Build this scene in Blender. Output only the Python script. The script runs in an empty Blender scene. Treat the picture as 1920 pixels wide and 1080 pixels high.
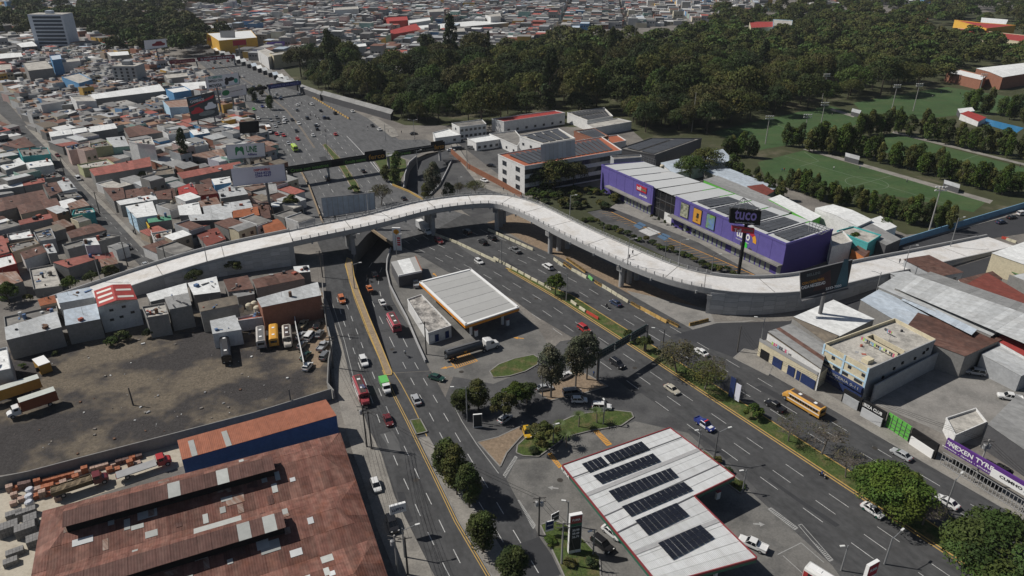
import bpy,bmesh,math,random
import numpy as np
from mathutils import Vector,Matrix
from mathutils.geometry import tessellate_polygon
random.seed(7)
D=bpy.data
S=bpy.context.scene
C=S.collection
CAM_H=100.0
PITCH=math.radians(26.3)
FPX=1333.0
cam=D.cameras.new('camera');cam.sensor_width=36.0;cam.lens=FPX/1920*36.0
cam.clip_start=1.0;cam.clip_end=9000.0
cam_o=D.objects.new('camera',cam);C.objects.link(cam_o)
cam_o.location=(0,0,CAM_H);cam_o.rotation_euler=(math.pi/2-PITCH,0,0)
S.camera=cam_o
SUN_EL=math.radians(47.0)
SUN_DIR=Vector((-0.975*math.cos(SUN_EL),0.22*math.cos(SUN_EL),math.sin(SUN_EL)))
world=D.worlds.new('World');S.world=world;world.use_nodes=True
wn=world.node_tree.nodes;wl=world.node_tree.links
sky=wn.new('ShaderNodeTexSky');sky.sky_type='NISHITA';sky.sun_disc=False
sky.sun_elevation=SUN_EL;sky.sun_rotation=math.atan2(SUN_DIR.x,SUN_DIR.y)
sky.air_density=1.0;sky.dust_density=1.2
wl.new(sky.outputs[0],wn['Background'].inputs[0]);wn['Background'].inputs[1].default_value=0.05
sun=D.lights.new('sun','SUN');sun.energy=5.0;sun.angle=math.radians(0.53);sun.color=(1.0,0.955,0.89)
sun_o=D.objects.new('sun',sun);C.objects.link(sun_o);sun_o.location=(0,200,400)
sun_o.rotation_euler=SUN_DIR.to_track_quat('Z','Y').to_euler()
S.view_settings.view_transform='Standard';S.view_settings.look='None'
S.view_settings.exposure=-0.2;S.view_settings.gamma=1.0
S.render.engine='CYCLES';S.cycles.max_bounces=6;S.cycles.diffuse_bounces=2;S.cycles.glossy_bounces=2;S.cycles.volume_bounces=0
SP,CP=math.sin(PITCH),math.cos(PITCH)
def ray(px,py):
 x=(px-960)/FPX;y=-(py-540)/FPX
 return Vector((x,CP+y*SP,-SP+y*CP))
def G(px,py,z=0.0):
 d=ray(px,py);t=(z-CAM_H)/d.z
 return Vector((d.x*t,d.y*t,z))
def V(px,py,Y):
 d=ray(px,py);t=Y/d.y
 return Vector((d.x*t,Y,CAM_H+d.z*t))
def project(p):
 dz=p.z-CAM_H
 zc=p.y*CP-dz*SP;yc=p.y*SP+dz*CP
 if zc<=1:return(-9999,-9999)
 return(960+FPX*p.x/zc,540-FPX*yc/zc)
def heading(a,b,z=0.0):
 p,q=G(*a,z),G(*b,z);return math.atan2(q.y-p.y,q.x-p.x)
MATS={}
def nd(nt,t,**kw):
 n=nt.nodes.new(t)
 for k,v in kw.items():setattr(n,k,v)
 return n
def mat(name,col,rough=0.85,var=0.12,scale=0.6,bump=0.0,metal=0.0,rand=0.0,spec=0.25,coat=0.0,emit=None,col2=None,patch=None,attr=False,fine=None):
 """base colour broken up by world-space noise; rand = per-object value shift; col2/patch = blotches of a second colour"""
 if name in MATS:return MATS[name]
 m=D.materials.new(name);m.use_nodes=True;nt=m.node_tree;b=nt.nodes['Principled BSDF']
 L=nt.links.new
 c4=(*col,1)
 out=None
 geo=nd(nt,'ShaderNodeNewGeometry')
 if attr:
  a=nd(nt,'ShaderNodeVertexColor');a.layer_name='Col';src=a.outputs[0]
 else:
  a=nd(nt,'ShaderNodeRGB');a.outputs[0].default_value=c4;src=a.outputs[0]
 if col2 is not None:
  n=nd(nt,'ShaderNodeTexNoise');n.inputs['Scale'].default_value=patch[0];n.inputs['Detail'].default_value=6
  n.inputs['Roughness'].default_value=0.65
  L(geo.outputs['Position'],n.inputs['Vector'])
  r=nd(nt,'ShaderNodeMapRange');r.inputs[1].default_value=patch[1]-patch[2];r.inputs[2].default_value=patch[1]+patch[2]
  L(n.outputs[0],r.inputs[0])
  mx=nd(nt,'ShaderNodeMix',data_type='RGBA');L(r.outputs[0],mx.inputs[0]);L(src,mx.inputs[6]);mx.inputs[7].default_value=(*col2,1)
  src=mx.outputs[2]
 if var>0 or rand>0:
  n=nd(nt,'ShaderNodeTexNoise');n.inputs['Scale'].default_value=scale;n.inputs['Detail'].default_value=8
  n.inputs['Roughness'].default_value=0.7
  L(geo.outputs['Position'],n.inputs['Vector'])
  r=nd(nt,'ShaderNodeMapRange');r.inputs[1].default_value=0.25;r.inputs[2].default_value=0.75
  r.inputs[3].default_value=1-var;r.inputs[4].default_value=1+var
  L(n.outputs[0],r.inputs[0]);val=r.outputs[0]
  if rand>0:
   oi=nd(nt,'ShaderNodeObjectInfo');r2=nd(nt,'ShaderNodeMapRange')
   r2.inputs[3].default_value=1-rand;r2.inputs[4].default_value=1+rand
   L(oi.outputs['Random'],r2.inputs[0])
   mu=nd(nt,'ShaderNodeMath',operation='MULTIPLY');L(val,mu.inputs[0]);L(r2.outputs[0],mu.inputs[1]);val=mu.outputs[0]
  if fine:
   n2=nd(nt,'ShaderNodeTexNoise');n2.inputs['Scale'].default_value=fine[0];n2.inputs['Detail'].default_value=3
   L(geo.outputs['Position'],n2.inputs['Vector'])
   r3=nd(nt,'ShaderNodeMapRange');r3.inputs[1].default_value=0.3;r3.inputs[2].default_value=0.7
   r3.inputs[3].default_value=1-fine[1];r3.inputs[4].default_value=1+fine[1];L(n2.outputs[0],r3.inputs[0])
   mu=nd(nt,'ShaderNodeMath',operation='MULTIPLY');L(val,mu.inputs[0]);L(r3.outputs[0],mu.inputs[1]);val=mu.outputs[0]
  vm=nd(nt,'ShaderNodeVectorMath',operation='SCALE');L(src,vm.inputs[0]);L(val,vm.inputs['Scale']);src=vm.outputs[0]
 L(src,b.inputs['Base Color'])
 b.inputs['Roughness'].default_value=rough;b.inputs['Metallic'].default_value=metal
 b.inputs['Specular IOR Level'].default_value=spec
 if coat:b.inputs['Coat Weight'].default_value=coat;b.inputs['Coat Roughness'].default_value=0.08
 if emit:b.inputs['Emission Color'].default_value=(*emit[0],1);b.inputs['Emission Strength'].default_value=emit[1]
 if bump>0:
  n=nd(nt,'ShaderNodeTexNoise');n.inputs['Scale'].default_value=2.5;n.inputs['Detail'].default_value=5
  L(geo.outputs['Position'],n.inputs['Vector'])
  bp=nd(nt,'ShaderNodeBump');bp.inputs['Strength'].default_value=bump;bp.inputs['Distance'].default_value=0.3
  L(n.outputs[0],bp.inputs['Height']);L(bp.outputs[0],b.inputs['Normal'])
 MATS[name]=m;return m
def streak_mat(name,col,ang,col2,amount=0.35,freq=1.2,rough=0.75,var=0.15,bump=0.25,period=0.5,rand=0.1,blot=None,metal=0.0):
 """corrugated sheet: ribs and run-off streaks across direction ang (world), with blotches"""
 if name in MATS:return MATS[name]
 m=D.materials.new(name);m.use_nodes=True;nt=m.node_tree;b=nt.nodes['Principled BSDF'];L=nt.links.new
 geo=nd(nt,'ShaderNodeNewGeometry')
 mp=nd(nt,'ShaderNodeMapping');mp.inputs['Rotation'].default_value=(0,0,-ang);L(geo.outputs['Position'],mp.inputs['Vector'])
 mp2=nd(nt,'ShaderNodeMapping');mp2.inputs['Scale'].default_value=(freq,0.12,0.12);L(mp.outputs[0],mp2.inputs['Vector'])
 n=nd(nt,'ShaderNodeTexNoise');n.inputs['Scale'].default_value=1.0;n.inputs['Detail'].default_value=5;n.inputs['Roughness'].default_value=0.7
 L(mp2.outputs[0],n.inputs['Vector'])
 r=nd(nt,'ShaderNodeMapRange');r.inputs[1].default_value=0.42;r.inputs[2].default_value=0.72;r.inputs[4].default_value=amount*2
 L(n.outputs[0],r.inputs[0])
 mx=nd(nt,'ShaderNodeMix',data_type='RGBA');L(r.outputs[0],mx.inputs[0]);mx.inputs[6].default_value=(*col,1);mx.inputs[7].default_value=(*col2,1)
 src=mx.outputs[2]
 if blot:
  n3=nd(nt,'ShaderNodeTexNoise');n3.inputs['Scale'].default_value=0.35;n3.inputs['Detail'].default_value=7;L(geo.outputs['Position'],n3.inputs['Vector'])
  r3=nd(nt,'ShaderNodeMapRange');r3.inputs[1].default_value=0.52;r3.inputs[2].default_value=0.7;r3.inputs[4].default_value=0.8;L(n3.outputs[0],r3.inputs[0])
  m3=nd(nt,'ShaderNodeMix',data_type='RGBA');L(r3.outputs[0],m3.inputs[0]);L(src,m3.inputs[6]);m3.inputs[7].default_value=(*blot,1);src=m3.outputs[2]
 n2=nd(nt,'ShaderNodeTexNoise');n2.inputs['Scale'].default_value=0.8;n2.inputs['Detail'].default_value=8;L(geo.outputs['Position'],n2.inputs['Vector'])
 r2=nd(nt,'ShaderNodeMapRange');r2.inputs[1].default_value=0.3;r2.inputs[2].default_value=0.7;r2.inputs[3].default_value=1-var;r2.inputs[4].default_value=1+var
 L(n2.outputs[0],r2.inputs[0])
 oi=nd(nt,'ShaderNodeObjectInfo');r4=nd(nt,'ShaderNodeMapRange');r4.inputs[3].default_value=1-rand;r4.inputs[4].default_value=1+rand;L(oi.outputs['Random'],r4.inputs[0])
 mu=nd(nt,'ShaderNodeMath',operation='MULTIPLY');L(r2.outputs[0],mu.inputs[0]);L(r4.outputs[0],mu.inputs[1])
 vm=nd(nt,'ShaderNodeVectorMath',operation='SCALE');L(src,vm.inputs[0]);L(mu.outputs[0],vm.inputs['Scale'])
 L(vm.outputs[0],b.inputs['Base Color']);b.inputs['Roughness'].default_value=rough;b.inputs['Specular IOR Level'].default_value=0.2
 b.inputs['Metallic'].default_value=metal
 w=nd(nt,'ShaderNodeTexWave',wave_type='BANDS',bands_direction='X');w.inputs['Scale'].default_value=0.314/period;L(mp.outputs[0],w.inputs['Vector'])
 bp=nd(nt,'ShaderNodeBump');bp.inputs['Strength'].default_value=bump;bp.inputs['Distance'].default_value=0.08;L(w.outputs[0],bp.inputs['Height']);L(bp.outputs[0],b.inputs['Normal'])
 MATS[name]=m;return m
class MB:
 def __init__(s):s.v=[];s.f=[];s.m=[]
 def add(s,vs,fs,mi=0):
  o=len(s.v);s.v+=[tuple(v)for v in vs];s.f+=[tuple(i+o for i in f)for f in fs];s.m+=[mi]*len(fs);return s
 def box(s,c,size,rz=0.0,mi=0):
  cx,cy,cz=c;hx,hy,hz=size[0]/2,size[1]/2,size[2]/2;ca,sa=math.cos(rz),math.sin(rz)
  vs=[(cx+ca*x*hx-sa*y*hy,cy+sa*x*hx+ca*y*hy,cz+z*hz)for z in(-1,1)for x,y in((-1,-1),(1,-1),(1,1),(-1,1))]
  return s.add(vs,[(3,2,1,0),(4,5,6,7),(0,1,5,4),(1,2,6,5),(2,3,7,6),(3,0,4,7)],mi)
 def beam(s,p,q,w,h,mi=0,up=Vector((0,0,1))):
  p,q=Vector(p),Vector(q);d=(q-p);l=d.length
  if l<1e-6:return s
  d/=l;sx=d.cross(up)
  if sx.length<1e-4:sx=Vector((1,0,0))
  sx.normalize();uz=sx.cross(d)
  vs=[b+sx*(a*w/2)+uz*(c*h/2)for b in(p,q)for a,c in((-1,-1),(1,-1),(1,1),(-1,1))]
  return s.add(vs,[(0,1,2,3),(7,6,5,4),(0,4,5,1),(1,5,6,2),(2,6,7,3),(3,7,4,0)],mi)
 def tube(s,p,q,r,r2=None,n=8,mi=0,cap=True):
  p,q=Vector(p),Vector(q);r2=r if r2 is None else r2;d=(q-p)
  if d.length<1e-6:return s
  d.normalize();a=d.orthogonal().normalized();b=d.cross(a)
  vs=[c+(a*math.cos(2*math.pi*i/n)+b*math.sin(2*math.pi*i/n))*rr for c,rr in((p,r),(q,r2))for i in range(n)]
  fs=[(i,(i+1)%n,n+(i+1)%n,n+i)for i in range(n)]
  if cap:fs+=[tuple(range(n-1,-1,-1)),tuple(range(n,2*n))]
  return s.add(vs,fs,mi)
 def prism(s,pts,z0,z1,mi=0,top=True,bottom=False,mt=None):
  """pts = outline (Vectors); z0,z1 numbers or lists"""
  n=len(pts);Z0=z0 if isinstance(z0,(list,tuple))else[z0]*n;Z1=z1 if isinstance(z1,(list,tuple))else[z1]*n
  ar=sum(pts[i].x*pts[(i+1)%n].y-pts[(i+1)%n].x*pts[i].y for i in range(n))
  idx=list(range(n))if ar>0 else list(range(n-1,-1,-1))
  vs=[(pts[i].x,pts[i].y,Z0[i])for i in idx]+[(pts[i].x,pts[i].y,Z1[i])for i in idx]
  s.add(vs,[(i,(i+1)%n,n+(i+1)%n,n+i)for i in range(n)],mi)
  o=len(s.v)-2*n
  tris=[(0,1,2,3)]if n==4 else[t for t in tessellate_polygon([[Vector((pts[i].x,pts[i].y,0))for i in idx]])]
  def up(t,base,flip):
   t=list(t)
   a,b,c=(Vector(vs[t[0]][:2]),Vector(vs[t[1]][:2]),Vector(vs[t[2]][:2]))
   cr=(b-a).x*(c-a).y-(b-a).y*(c-a).x
   if(cr<0)!=flip:t.reverse()
   return tuple(o+base+i for i in t)
  for t in tris:
   if top:s.f.append(up(t,n,False));s.m.append(mi if mt is None else mt)
   if bottom:s.f.append(up(t,0,True));s.m.append(mi)
  return s
 def quad(s,a,b,c,d,mi=0):return s.add([a,b,c,d],[(0,1,2,3)],mi)
 def slab4(s,q,t,mi=0):
  """thick sheet: 4 corner Vectors (any z), thickness t downwards"""
  q=[Vector(x)for x in q]
  if(q[1]-q[0]).cross(q[2]-q[0]).z<0:q.reverse()
  lo=[x-Vector((0,0,t))for x in q]
  return s.add(q+lo,[(0,1,2,3),(7,6,5,4),(0,4,5,1),(1,5,6,2),(2,6,7,3),(3,7,4,0)],mi)
 def lathe(s,prof,c=(0,0,0),n=12,mi=0):
  o=len(s.v);c=Vector(c)
  for r,z in prof:
   for i in range(n):s.v.append((c.x+r*math.cos(2*math.pi*i/n),c.y+r*math.sin(2*math.pi*i/n),c.z+z))
  for k in range(len(prof)-1):
   for i in range(n):
    s.f.append((o+k*n+i,o+k*n+(i+1)%n,o+(k+1)*n+(i+1)%n,o+(k+1)*n+i));s.m.append(mi)
  s.f.append(tuple(o+(len(prof)-1)*n+i for i in range(n)));s.m.append(mi)
  return s
 def mesh(s,name,mats,off=None,smooth=False):
  me=D.meshes.new(name)
  vs=s.v if off is None else[(x-off.x,y-off.y,z-off.z)for x,y,z in s.v]
  me.from_pydata(vs,[],s.f)
  if not isinstance(mats,(list,tuple)):mats=[mats]
  for mm in mats:me.materials.append(mm)
  if len(mats)>1:me.polygons.foreach_set('material_index',s.m)
  if smooth:me.polygons.foreach_set('use_smooth',[True]*len(s.f))
  me.update();return me
def link(name,data,parent=None,loc=(0,0,0),rz=0.0):
 o=D.objects.new(name,data);C.objects.link(o);o.location=loc;o.rotation_euler=(0,0,rz)
 if parent is not None:o.parent=parent
 return o
def tag(o,label=None,cat=None,group=None,kind=None):
 if label:o['label']=label
 if cat:o['category']=cat
 if group:o['group']=group
 if kind:o['kind']=kind
 return o
def thing(name,label,cat,loc=(0,0,0),rz=0.0,group=None,scale=None):
 o=link(name,None,None,loc,rz);o.empty_display_size=0.5
 if scale:o.scale=(scale,)*3
 return tag(o,label,cat,group)
def part(name,mb,m,parent,local=False,smooth=False):
 """mesh given in world coordinates under an unrotated parent (or local=True: already in parent space)"""
 off=None if local or parent is None else parent.location
 return link(name,mb.mesh(name,m,off,smooth),parent)
def solo(name,mb,m,label=None,cat=None,group=None,kind=None,loc=None,smooth=False):
 off=Vector(loc)if loc is not None else None
 return tag(link(name,mb.mesh(name,m,off,smooth),None,loc or(0,0,0)),label,cat,group,kind)
def inst(name,me,parent,loc=(0,0,0),rz=0.0,m=None):
 o=link(name,me,parent,loc,rz)
 if m is not None:o.material_slots[0].link='OBJECT';o.material_slots[0].material=m
 return o
def sheet(name,px,z,m,holes=(),world=None,kind='structure',parent=None):
 pts=world if world else[G(x,y)for x,y in px]
 loops=[[Vector((p.x,p.y,0))for p in pts]]+[[Vector((p.x,p.y,0))for p in h]for h in holes]
 vs=[v for l in loops for v in l];mb=MB();tr=[]
 for t in tessellate_polygon(loops):
  a,b,c=(vs[i]for i in t)
  tr.append(t if(b-a).cross(c-a).z>0 else tuple(reversed(t)))
 mb.add([(v.x,v.y,z)for v in vs],tr)
 o=link(name,mb.mesh(name,m),parent);
 if parent is None:o['kind']=kind
 return o
def raised(name,px,z0,z1,m,parent=None,kind='structure',world=None,kerb=None):
 pts=world if world else[G(x,y)for x,y in px]
 mb=MB();mb.prism(pts,z0,z1,0,mt=0)
 o=link(name,mb.mesh(name,m if not kerb else[m]),parent)
 if parent is None:o['kind']=kind
 if kerb:
  k=MB();n=len(pts)
  for i in range(n):k.beam(Vector((*pts[i].xy,z1+.005)),Vector((*pts[(i+1)%n].xy,z1+.005)),0.28,0.07)
  link('kerb',k.mesh('kerb',kerb),o)
 return o
def text(parent,s,a,u,up,height,m,name='lettering',depth=0.02,width=None,align='CENTER',bold=True):
 """flat lettering: a = centre of the line, u = reading direction, up = up direction (world, unrotated parent)"""
 cu=D.curves.new(name,'FONT');cu.body=s;cu.size=1;cu.align_x=align;cu.extrude=depth;cu.offset=0.02 if bold else 0
 cu.resolution_u=2
 sc=D.scenes.get('letter_bench')or D.scenes.new('letter_bench')
 o=D.objects.new('tmp',cu);sc.collection.objects.link(o)
 vl=sc.view_layers[0];vl.update();me=D.meshes.new_from_object(o.evaluated_get(vl.depsgraph));D.objects.remove(o);D.curves.remove(cu)
 xs=[v.co.x for v in me.vertices];ys=[v.co.y for v in me.vertices]
 if not xs:return None
 w,h=max(xs)-min(xs),max(ys)-min(ys);cx,cy=(max(xs)+min(xs))/2,(max(ys)+min(ys))/2
 if align=='LEFT':cx=min(xs)
 sy=height/h;sx=sy if width is None else width/w
 u=Vector(u).normalized();up=Vector(up).normalized();nn=u.cross(up)
 org=Vector(a)-(parent.location if parent else Vector())
 for v in me.vertices:
  v.co=org+u*((v.co.x-cx)*sx)+up*((v.co.y-cy)*sy)+nn*v.co.z
 me.materials.clear();me.materials.append(m);me.name=name
 return link(name,me,parent)
def offset_line(pts,d):
 """offset a polyline (Vectors) sideways by d (positive = to the right of travel)"""
 out=[]
 for i,p in enumerate(pts):
  a=pts[max(0,i-1)];b=pts[min(len(pts)-1,i+1)]
  t=(b-a).xy.normalized();out.append(Vector((p.x+t.y*d,p.y-t.x*d,p.z)))
 return out
def resample(pts,step):
 out=[pts[0].copy()];acc=0.0
 for a,b in zip(pts,pts[1:]):
  l=(b-a).length
  if l<1e-9:continue
  t=step-acc
  while t<=l:out.append(a+(b-a)*(t/l));t+=step
  acc=(acc+l)%step
 return out
def spline(pts,k=8):
 P=[pts[0]*2-pts[1]]+list(pts)+[pts[-1]*2-pts[-2]];out=[]
 for i in range(1,len(P)-2):
  p0,p1,p2,p3=P[i-1:i+3]
  for j in range(k):
   t=j/k
   out.append(0.5*((2*p1)+(p2-p0)*t+(2*p0-5*p1+4*p2-p3)*t*t+(3*p1-p0-3*p2+p3)*t**3))
 return out+[pts[-1].copy()]
# ================================================================ the setting: ground, roads, lots
CREAM=(0.62,0.58,0.42)
m_ground=mat('urban_ground',(0.13,0.12,0.11),0.95,0.25,0.15,col2=(0.2,0.185,0.165),patch=(0.05,0.5,0.12),fine=(1.5,.15))
m_asph=mat('asphalt',(0.072,0.074,0.078),0.9,0.14,0.12,col2=(0.056,0.058,0.062),patch=(0.04,0.5,0.08),fine=(3.0,.10),spec=.2)
_hb=math.atan2(-0.84534,0.53422);_ha=heading((653.8,581.2),(844.2,1018.7));_hu=heading((592,236),(700,340))
def asph(nm,a,c=.074):return streak_mat(nm,(c,c*1.01,c*1.03),a-math.pi/2,(c*.56,c*.57,c*.59),amount=.5,freq=.42,rough=.9,var=.13,bump=0,rand=0,blot=(c*.8,c*.8,c*.81))
m_aB,m_aA,m_aU=asph('asphalt_boulevard',_hb),asph('asphalt_avenue',_ha),asph('asphalt_upper',_hu,.118)
m_asph2=mat('worn_asphalt',(0.088,0.088,0.088),0.9,0.16,0.25,col2=(0.06,0.06,0.062),patch=(0.1,0.52,0.06),fine=(3.0,.12),spec=.2)
m_asph3=mat('dark_asphalt',(0.045,0.046,0.05),0.9,0.15,0.2,fine=(3.0,.1),spec=.2)
m_conc=mat('concrete',(0.24,0.23,0.215),0.9,0.16,0.4,col2=(0.17,0.165,0.155),patch=(0.15,0.55,0.1),fine=(2.2,.1))
m_forec=mat('forecourt',(0.155,0.15,0.14),0.9,0.18,0.3,col2=(0.10,0.098,0.094),patch=(0.12,0.55,0.08),fine=(2.5,.12))
m_walk=mat('pavement_concrete',(0.25,0.235,0.21),0.92,0.18,0.5,col2=(0.17,0.16,0.145),patch=(0.25,0.55,0.08),fine=(2.5,.14))
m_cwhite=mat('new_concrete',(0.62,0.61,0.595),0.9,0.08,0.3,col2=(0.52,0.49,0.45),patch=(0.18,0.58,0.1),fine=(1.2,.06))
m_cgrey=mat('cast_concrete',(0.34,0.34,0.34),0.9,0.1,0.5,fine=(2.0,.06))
m_dirt=mat('yard_dirt',(0.135,0.112,0.084),0.97,0.2,0.35,col2=(0.046,0.042,0.041),patch=(0.05,0.49,0.05),fine=(1.6,.28),bump=.5)
m_earth=mat('bare_earth',(0.22,0.165,0.115),0.97,0.2,0.4,fine=(1.5,.2),bump=.4)
m_cream=mat('yard_concrete',(0.42,0.38,0.31),0.92,0.12,0.3,col2=(0.3,0.26,0.2),patch=(0.2,0.57,0.1),fine=(2,.08))
m_grass=mat('lawn',(0.058,0.085,0.022),0.95,0.3,0.6,col2=(0.105,0.092,0.04),patch=(0.3,0.56,0.08),fine=(3,.25),bump=.6)
m_turf=mat('artificial_turf',(0.045,0.085,0.030),0.95,0.2,0.05,col2=(.06,.09,.035),patch=(.08,.55,.1),fine=(.6,.12))
m_white=mat('road_paint',(0.46,0.46,0.45),0.7,0.3,1.2,fine=(4,.25))
m_wornw=mat('worn_road_paint',(0.3,0.3,0.29),0.8,0.3,1.5)
m_yel=mat('yellow_paint',(0.42,0.28,0.09),0.75,0.2,1.0)
m_orange=mat('orange_paint',(0.55,0.27,0.05),0.75,0.15,1.0)
m_bluep=mat('blue_paint',(0.08,0.14,0.22),0.75,0.15,1.0)
m_pline=mat('pitch_line',(.15,.19,.13),.9,.2,1)
m_ochre=mat('ochre_kerb',(0.26,0.20,0.135),0.9,0.2,0.8,fine=(2.5,.15))
HOLE1=[(735,699),(713,645),(690,590),(674,548),(664,518),(660,494),(668,463),(688,440),(697,433),(738,462),(733,470),(728,490),(727,510),(733,535),(748,565),(765,597),(785,645),(806,695)]
HOLE2=[(757,352),(760,330),(768,308),(782,296),(800,288),(838,281),(850,290),(838,318),(822,350),(800,372)]
h1=[G(*p)for p in HOLE1];h2=[G(*p)for p in HOLE2]
W_=7000.0
sheet('ground',None,0.0,m_ground,holes=[h1,h2],world=[Vector((-W_,-300,0)),Vector((W_,-300,0)),Vector((W_,W_,0)),Vector((-W_,W_,0))])
dirt=sheet('dirt_yard',[(-60,900),(-40,700),(20,655),(100,630),(230,600),(340,590),(440,580),(560,565),(612,640),(628,740),(480,785),(330,830),(160,868)],0.02,m_dirt)
sheet('building_yard',[(-80,915),(160,866),(335,828),(350,872),(82,962),(82,1160),(-80,1160)],0.024,m_cream)
sheet('car_yard',[(548,555),(606,548),(622,660),(600,690),(576,690)],0.036,m_earth)
sheet('service_forecourt',[(738,462),(755,465),(785,478),(840,510),(905,545),(965,570),(1015,625),(1030,650),(1005,690),(925,722),(850,708),(808,694),(785,645),(765,597),(748,565),(733,535),(727,510),(728,490)],0.028,m_forec)
sheet('parking_apron',[(835,745),(850,706),(925,720),(1005,688),(1050,640),(1110,632),(1165,700),(1295,797),(1345,845),(1445,945),(1575,1057),(1710,1170),(1085,1170),(1030,1060),(990,975),(950,900),(893,830),(860,790)],0.03,m_asph2)
sheet('petrol_forecourt',[(948,905),(968,862),(1030,858),(1062,822),(1105,811),(1166,800),(1190,790),(1290,812),(1400,915),(1560,1060),(1640,1170),(1090,1170),(1040,1060),(1000,985)],0.034,m_forec)
sheet('right_yard',[(1610,745),(1690,690),(1800,640),(1960,610),(1960,860),(1800,830),(1740,800)],0.02,m_conc)
sheet('shop_parking',[(1098,398),(1150,372),(1235,415),(1330,462),(1425,515),(1420,540),(1300,512),(1190,462)],0.02,m_asph2)
sheet('shop_forecourt',[(1142,388),(1172,373),(1300,425),(1480,510),(1440,528),(1310,455)],0.026,m_conc)
sheet('school_yard',[(850,262),(880,240),(960,255),(990,300),(985,330),(958,345)],0.02,m_asph2)
sheet('bridge_dirt',[(880,398),(960,398),(1060,450),(1190,520),(1330,585),(1330,600),(1250,602),(1165,560),(1050,492),(960,440),(915,418)],0.02,m_earth)
sheet('work_apron',[(1175,545),(1330,580),(1340,604),(1420,600),(1300,622),(1240,604)],0.026,m_conc)
UP=[(915,420),(870,402),(797,377),(770,360),(757,355),(737,347),(715,325),(700,303),(735,288),(768,300),(790,286),(838,277),(800,262),(748,262),(735,252),(690,222),(640,196),(560,163),(505,146),(440,112),(400,86),(360,55),(338,30),(328,0),(300,0),(316,30),(328,58),(345,88),(370,115),(402,140),(440,172),(480,215),(500,255),(515,285),(540,330),(560,380),(588,440),(640,441),(697,432),(738,461),(800,470)]
blvd_up=sheet('boulevard',UP,0.040,m_aU)
BO=G(1418.3,833.3);BU=Vector((0.53422,-0.84534,0));BN=Vector((BU.y,-BU.x,0))
MED=[(-230,12.5),(-180,6.4),(-160,4.3),(-141,3.6),(-120,0.0),(-106,-2.2),(-80,-4.0),(-40,-4.6),(0,-4.6),(120,-4.4)]
def medd(s):
 for(a,b),(c,d)in zip(MED,MED[1:]):
  if s<=c:return b+(d-b)*(s-a)/(c-a)
 return MED[-1][1]
def BL(s,d,z=0.0):
 p=BO+BU*s+BN*(d+medd(s));p.z=z;return p
near=[(1575,1060),(1445,945),(1350,850),(1293,800),(1203,738),(1160,700),(1110,655),(1000,590),(960,560),(900,532),(840,510),(785,478),(755,464),(739,462)]
far=[BL(s,-20.6)for s in range(-150,121,15)]
sheet('boulevard',None,0.044,m_aB,world=[BL(100,17),BL(60,17)]+[G(*p)for p in near]+[G(800,440),G(870,401),G(915,419)]+far)
AV=[(588,436),(606,480),(612,560),(640,640),(660,720),(672,745),(690,800),(715,850),(740,930),(790,1030),(815,1080),(850,1160),(1085,1160),(1030,1060),(990,975),(950,900),(893,830),(860,790),(835,745),(808,696),(735,700),(713,645),(690,590),(674,548),(664,518),(660,494),(668,463),(688,440),(697,433),(640,430)]
sheet('avenue',AV,0.048,m_aA)
sheet('side_street',[(842,282),(852,262),(905,345),(965,362),(1010,396),(960,402),(905,420),(870,398),(824,352),(840,318)],0.052,m_asph2)
sheet('side_street',[(1262,628),(1300,618),(1345,606),(1480,602),(1620,560),(1780,505),(1960,450),(1960,470),(1800,530),(1640,590),(1450,640),(1415,655),(1380,672)],0.052,m_asph3)
sheet('side_street',[(1560,512),(1620,485),(1690,457),(1860,413),(1960,388),(1960,432),(1860,447),(1710,482)],0.052,m_asph3)
sheet('residential_street',[(-20,170),(0,176),(40,222),(78,268),(130,322),(160,355),(215,410),(262,460),(330,528),(300,540),(255,490),(200,440),(150,385),(110,340),(68,290),(30,240),(-20,195)],0.03,m_asph2)
raised('pavement',None,0.0,0.15,m_walk,world=[BL(s,-20.6)for s in range(100,-23,-6)]+[BL(s,-25.0)for s in range(-22,101,6)],kerb=m_conc)
raised('pavement',[(600,556),(612,561),(640,641),(660,721),(672,746),(690,801),(715,851),(740,931),(790,1031),(815,1081),(845,1160),(770,1160),(735,1060),(705,985),(682,905),(660,845),(640,775),(628,720),(622,650)],0.0,0.10,m_walk)
raised('pavement',[(1568,505),(1690,452),(1860,408),(1960,384),(1960,389),(1860,414),(1692,459),(1575,512)],0.0,0.15,m_walk,kerb=m_conc)
raised('pavement',[(60,236),(88,268),(138,322),(168,353),(222,408),(268,456),(340,525),(332,530),(262,461),(215,411),(160,356),(130,323),(78,269),(46,236)],0.0,0.13,m_walk)
raised('pavement',[(1375,672),(1395,655),(1420,660),(1450,685),(1440,705)],0.0,0.16,m_walk,kerb=m_conc)
raised('pavement',[(905,345),(968,361),(1010,385),(1018,392),(962,372),(900,350),(852,290),(846,268),(851,264)],0.0,0.14,m_walk)
med=raised('median',None,0.0,0.16,m_grass,world=[BL(s,-0.35)for s in range(-108,101,8)]+[BL(s,-4.8)for s in range(96,-88,-8)]+[BL(s,-2.4)for s in range(-92,-109,-6)],kerb=m_yel)
raised('median',[(648,496),(656,530),(667,560),(690,620),(711,672),(723,704),(733,704),(735,699),(713,645),(690,590),(674,548),(664,518),(659,488),(651,484)],0.0,0.18,m_ochre,kerb=m_yel)
raised('median',[(769,790),(788,787),(801,811),(781,816)],0.0,0.35,m_grass,kerb=m_conc)
raised('median',[(786,822),(803,820),(840,885),(885,950),(930,1015),(975,1085),(1010,1160),(962,1160),(921,1079),(861,978),(822,898)],0.0,0.16,m_walk,kerb=m_conc)
raised('median',[(605,272),(611,270),(640,300),(670,345),(676,362),(664,360),(640,318)],0.0,0.15,m_grass,kerb=m_ochre)
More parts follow.
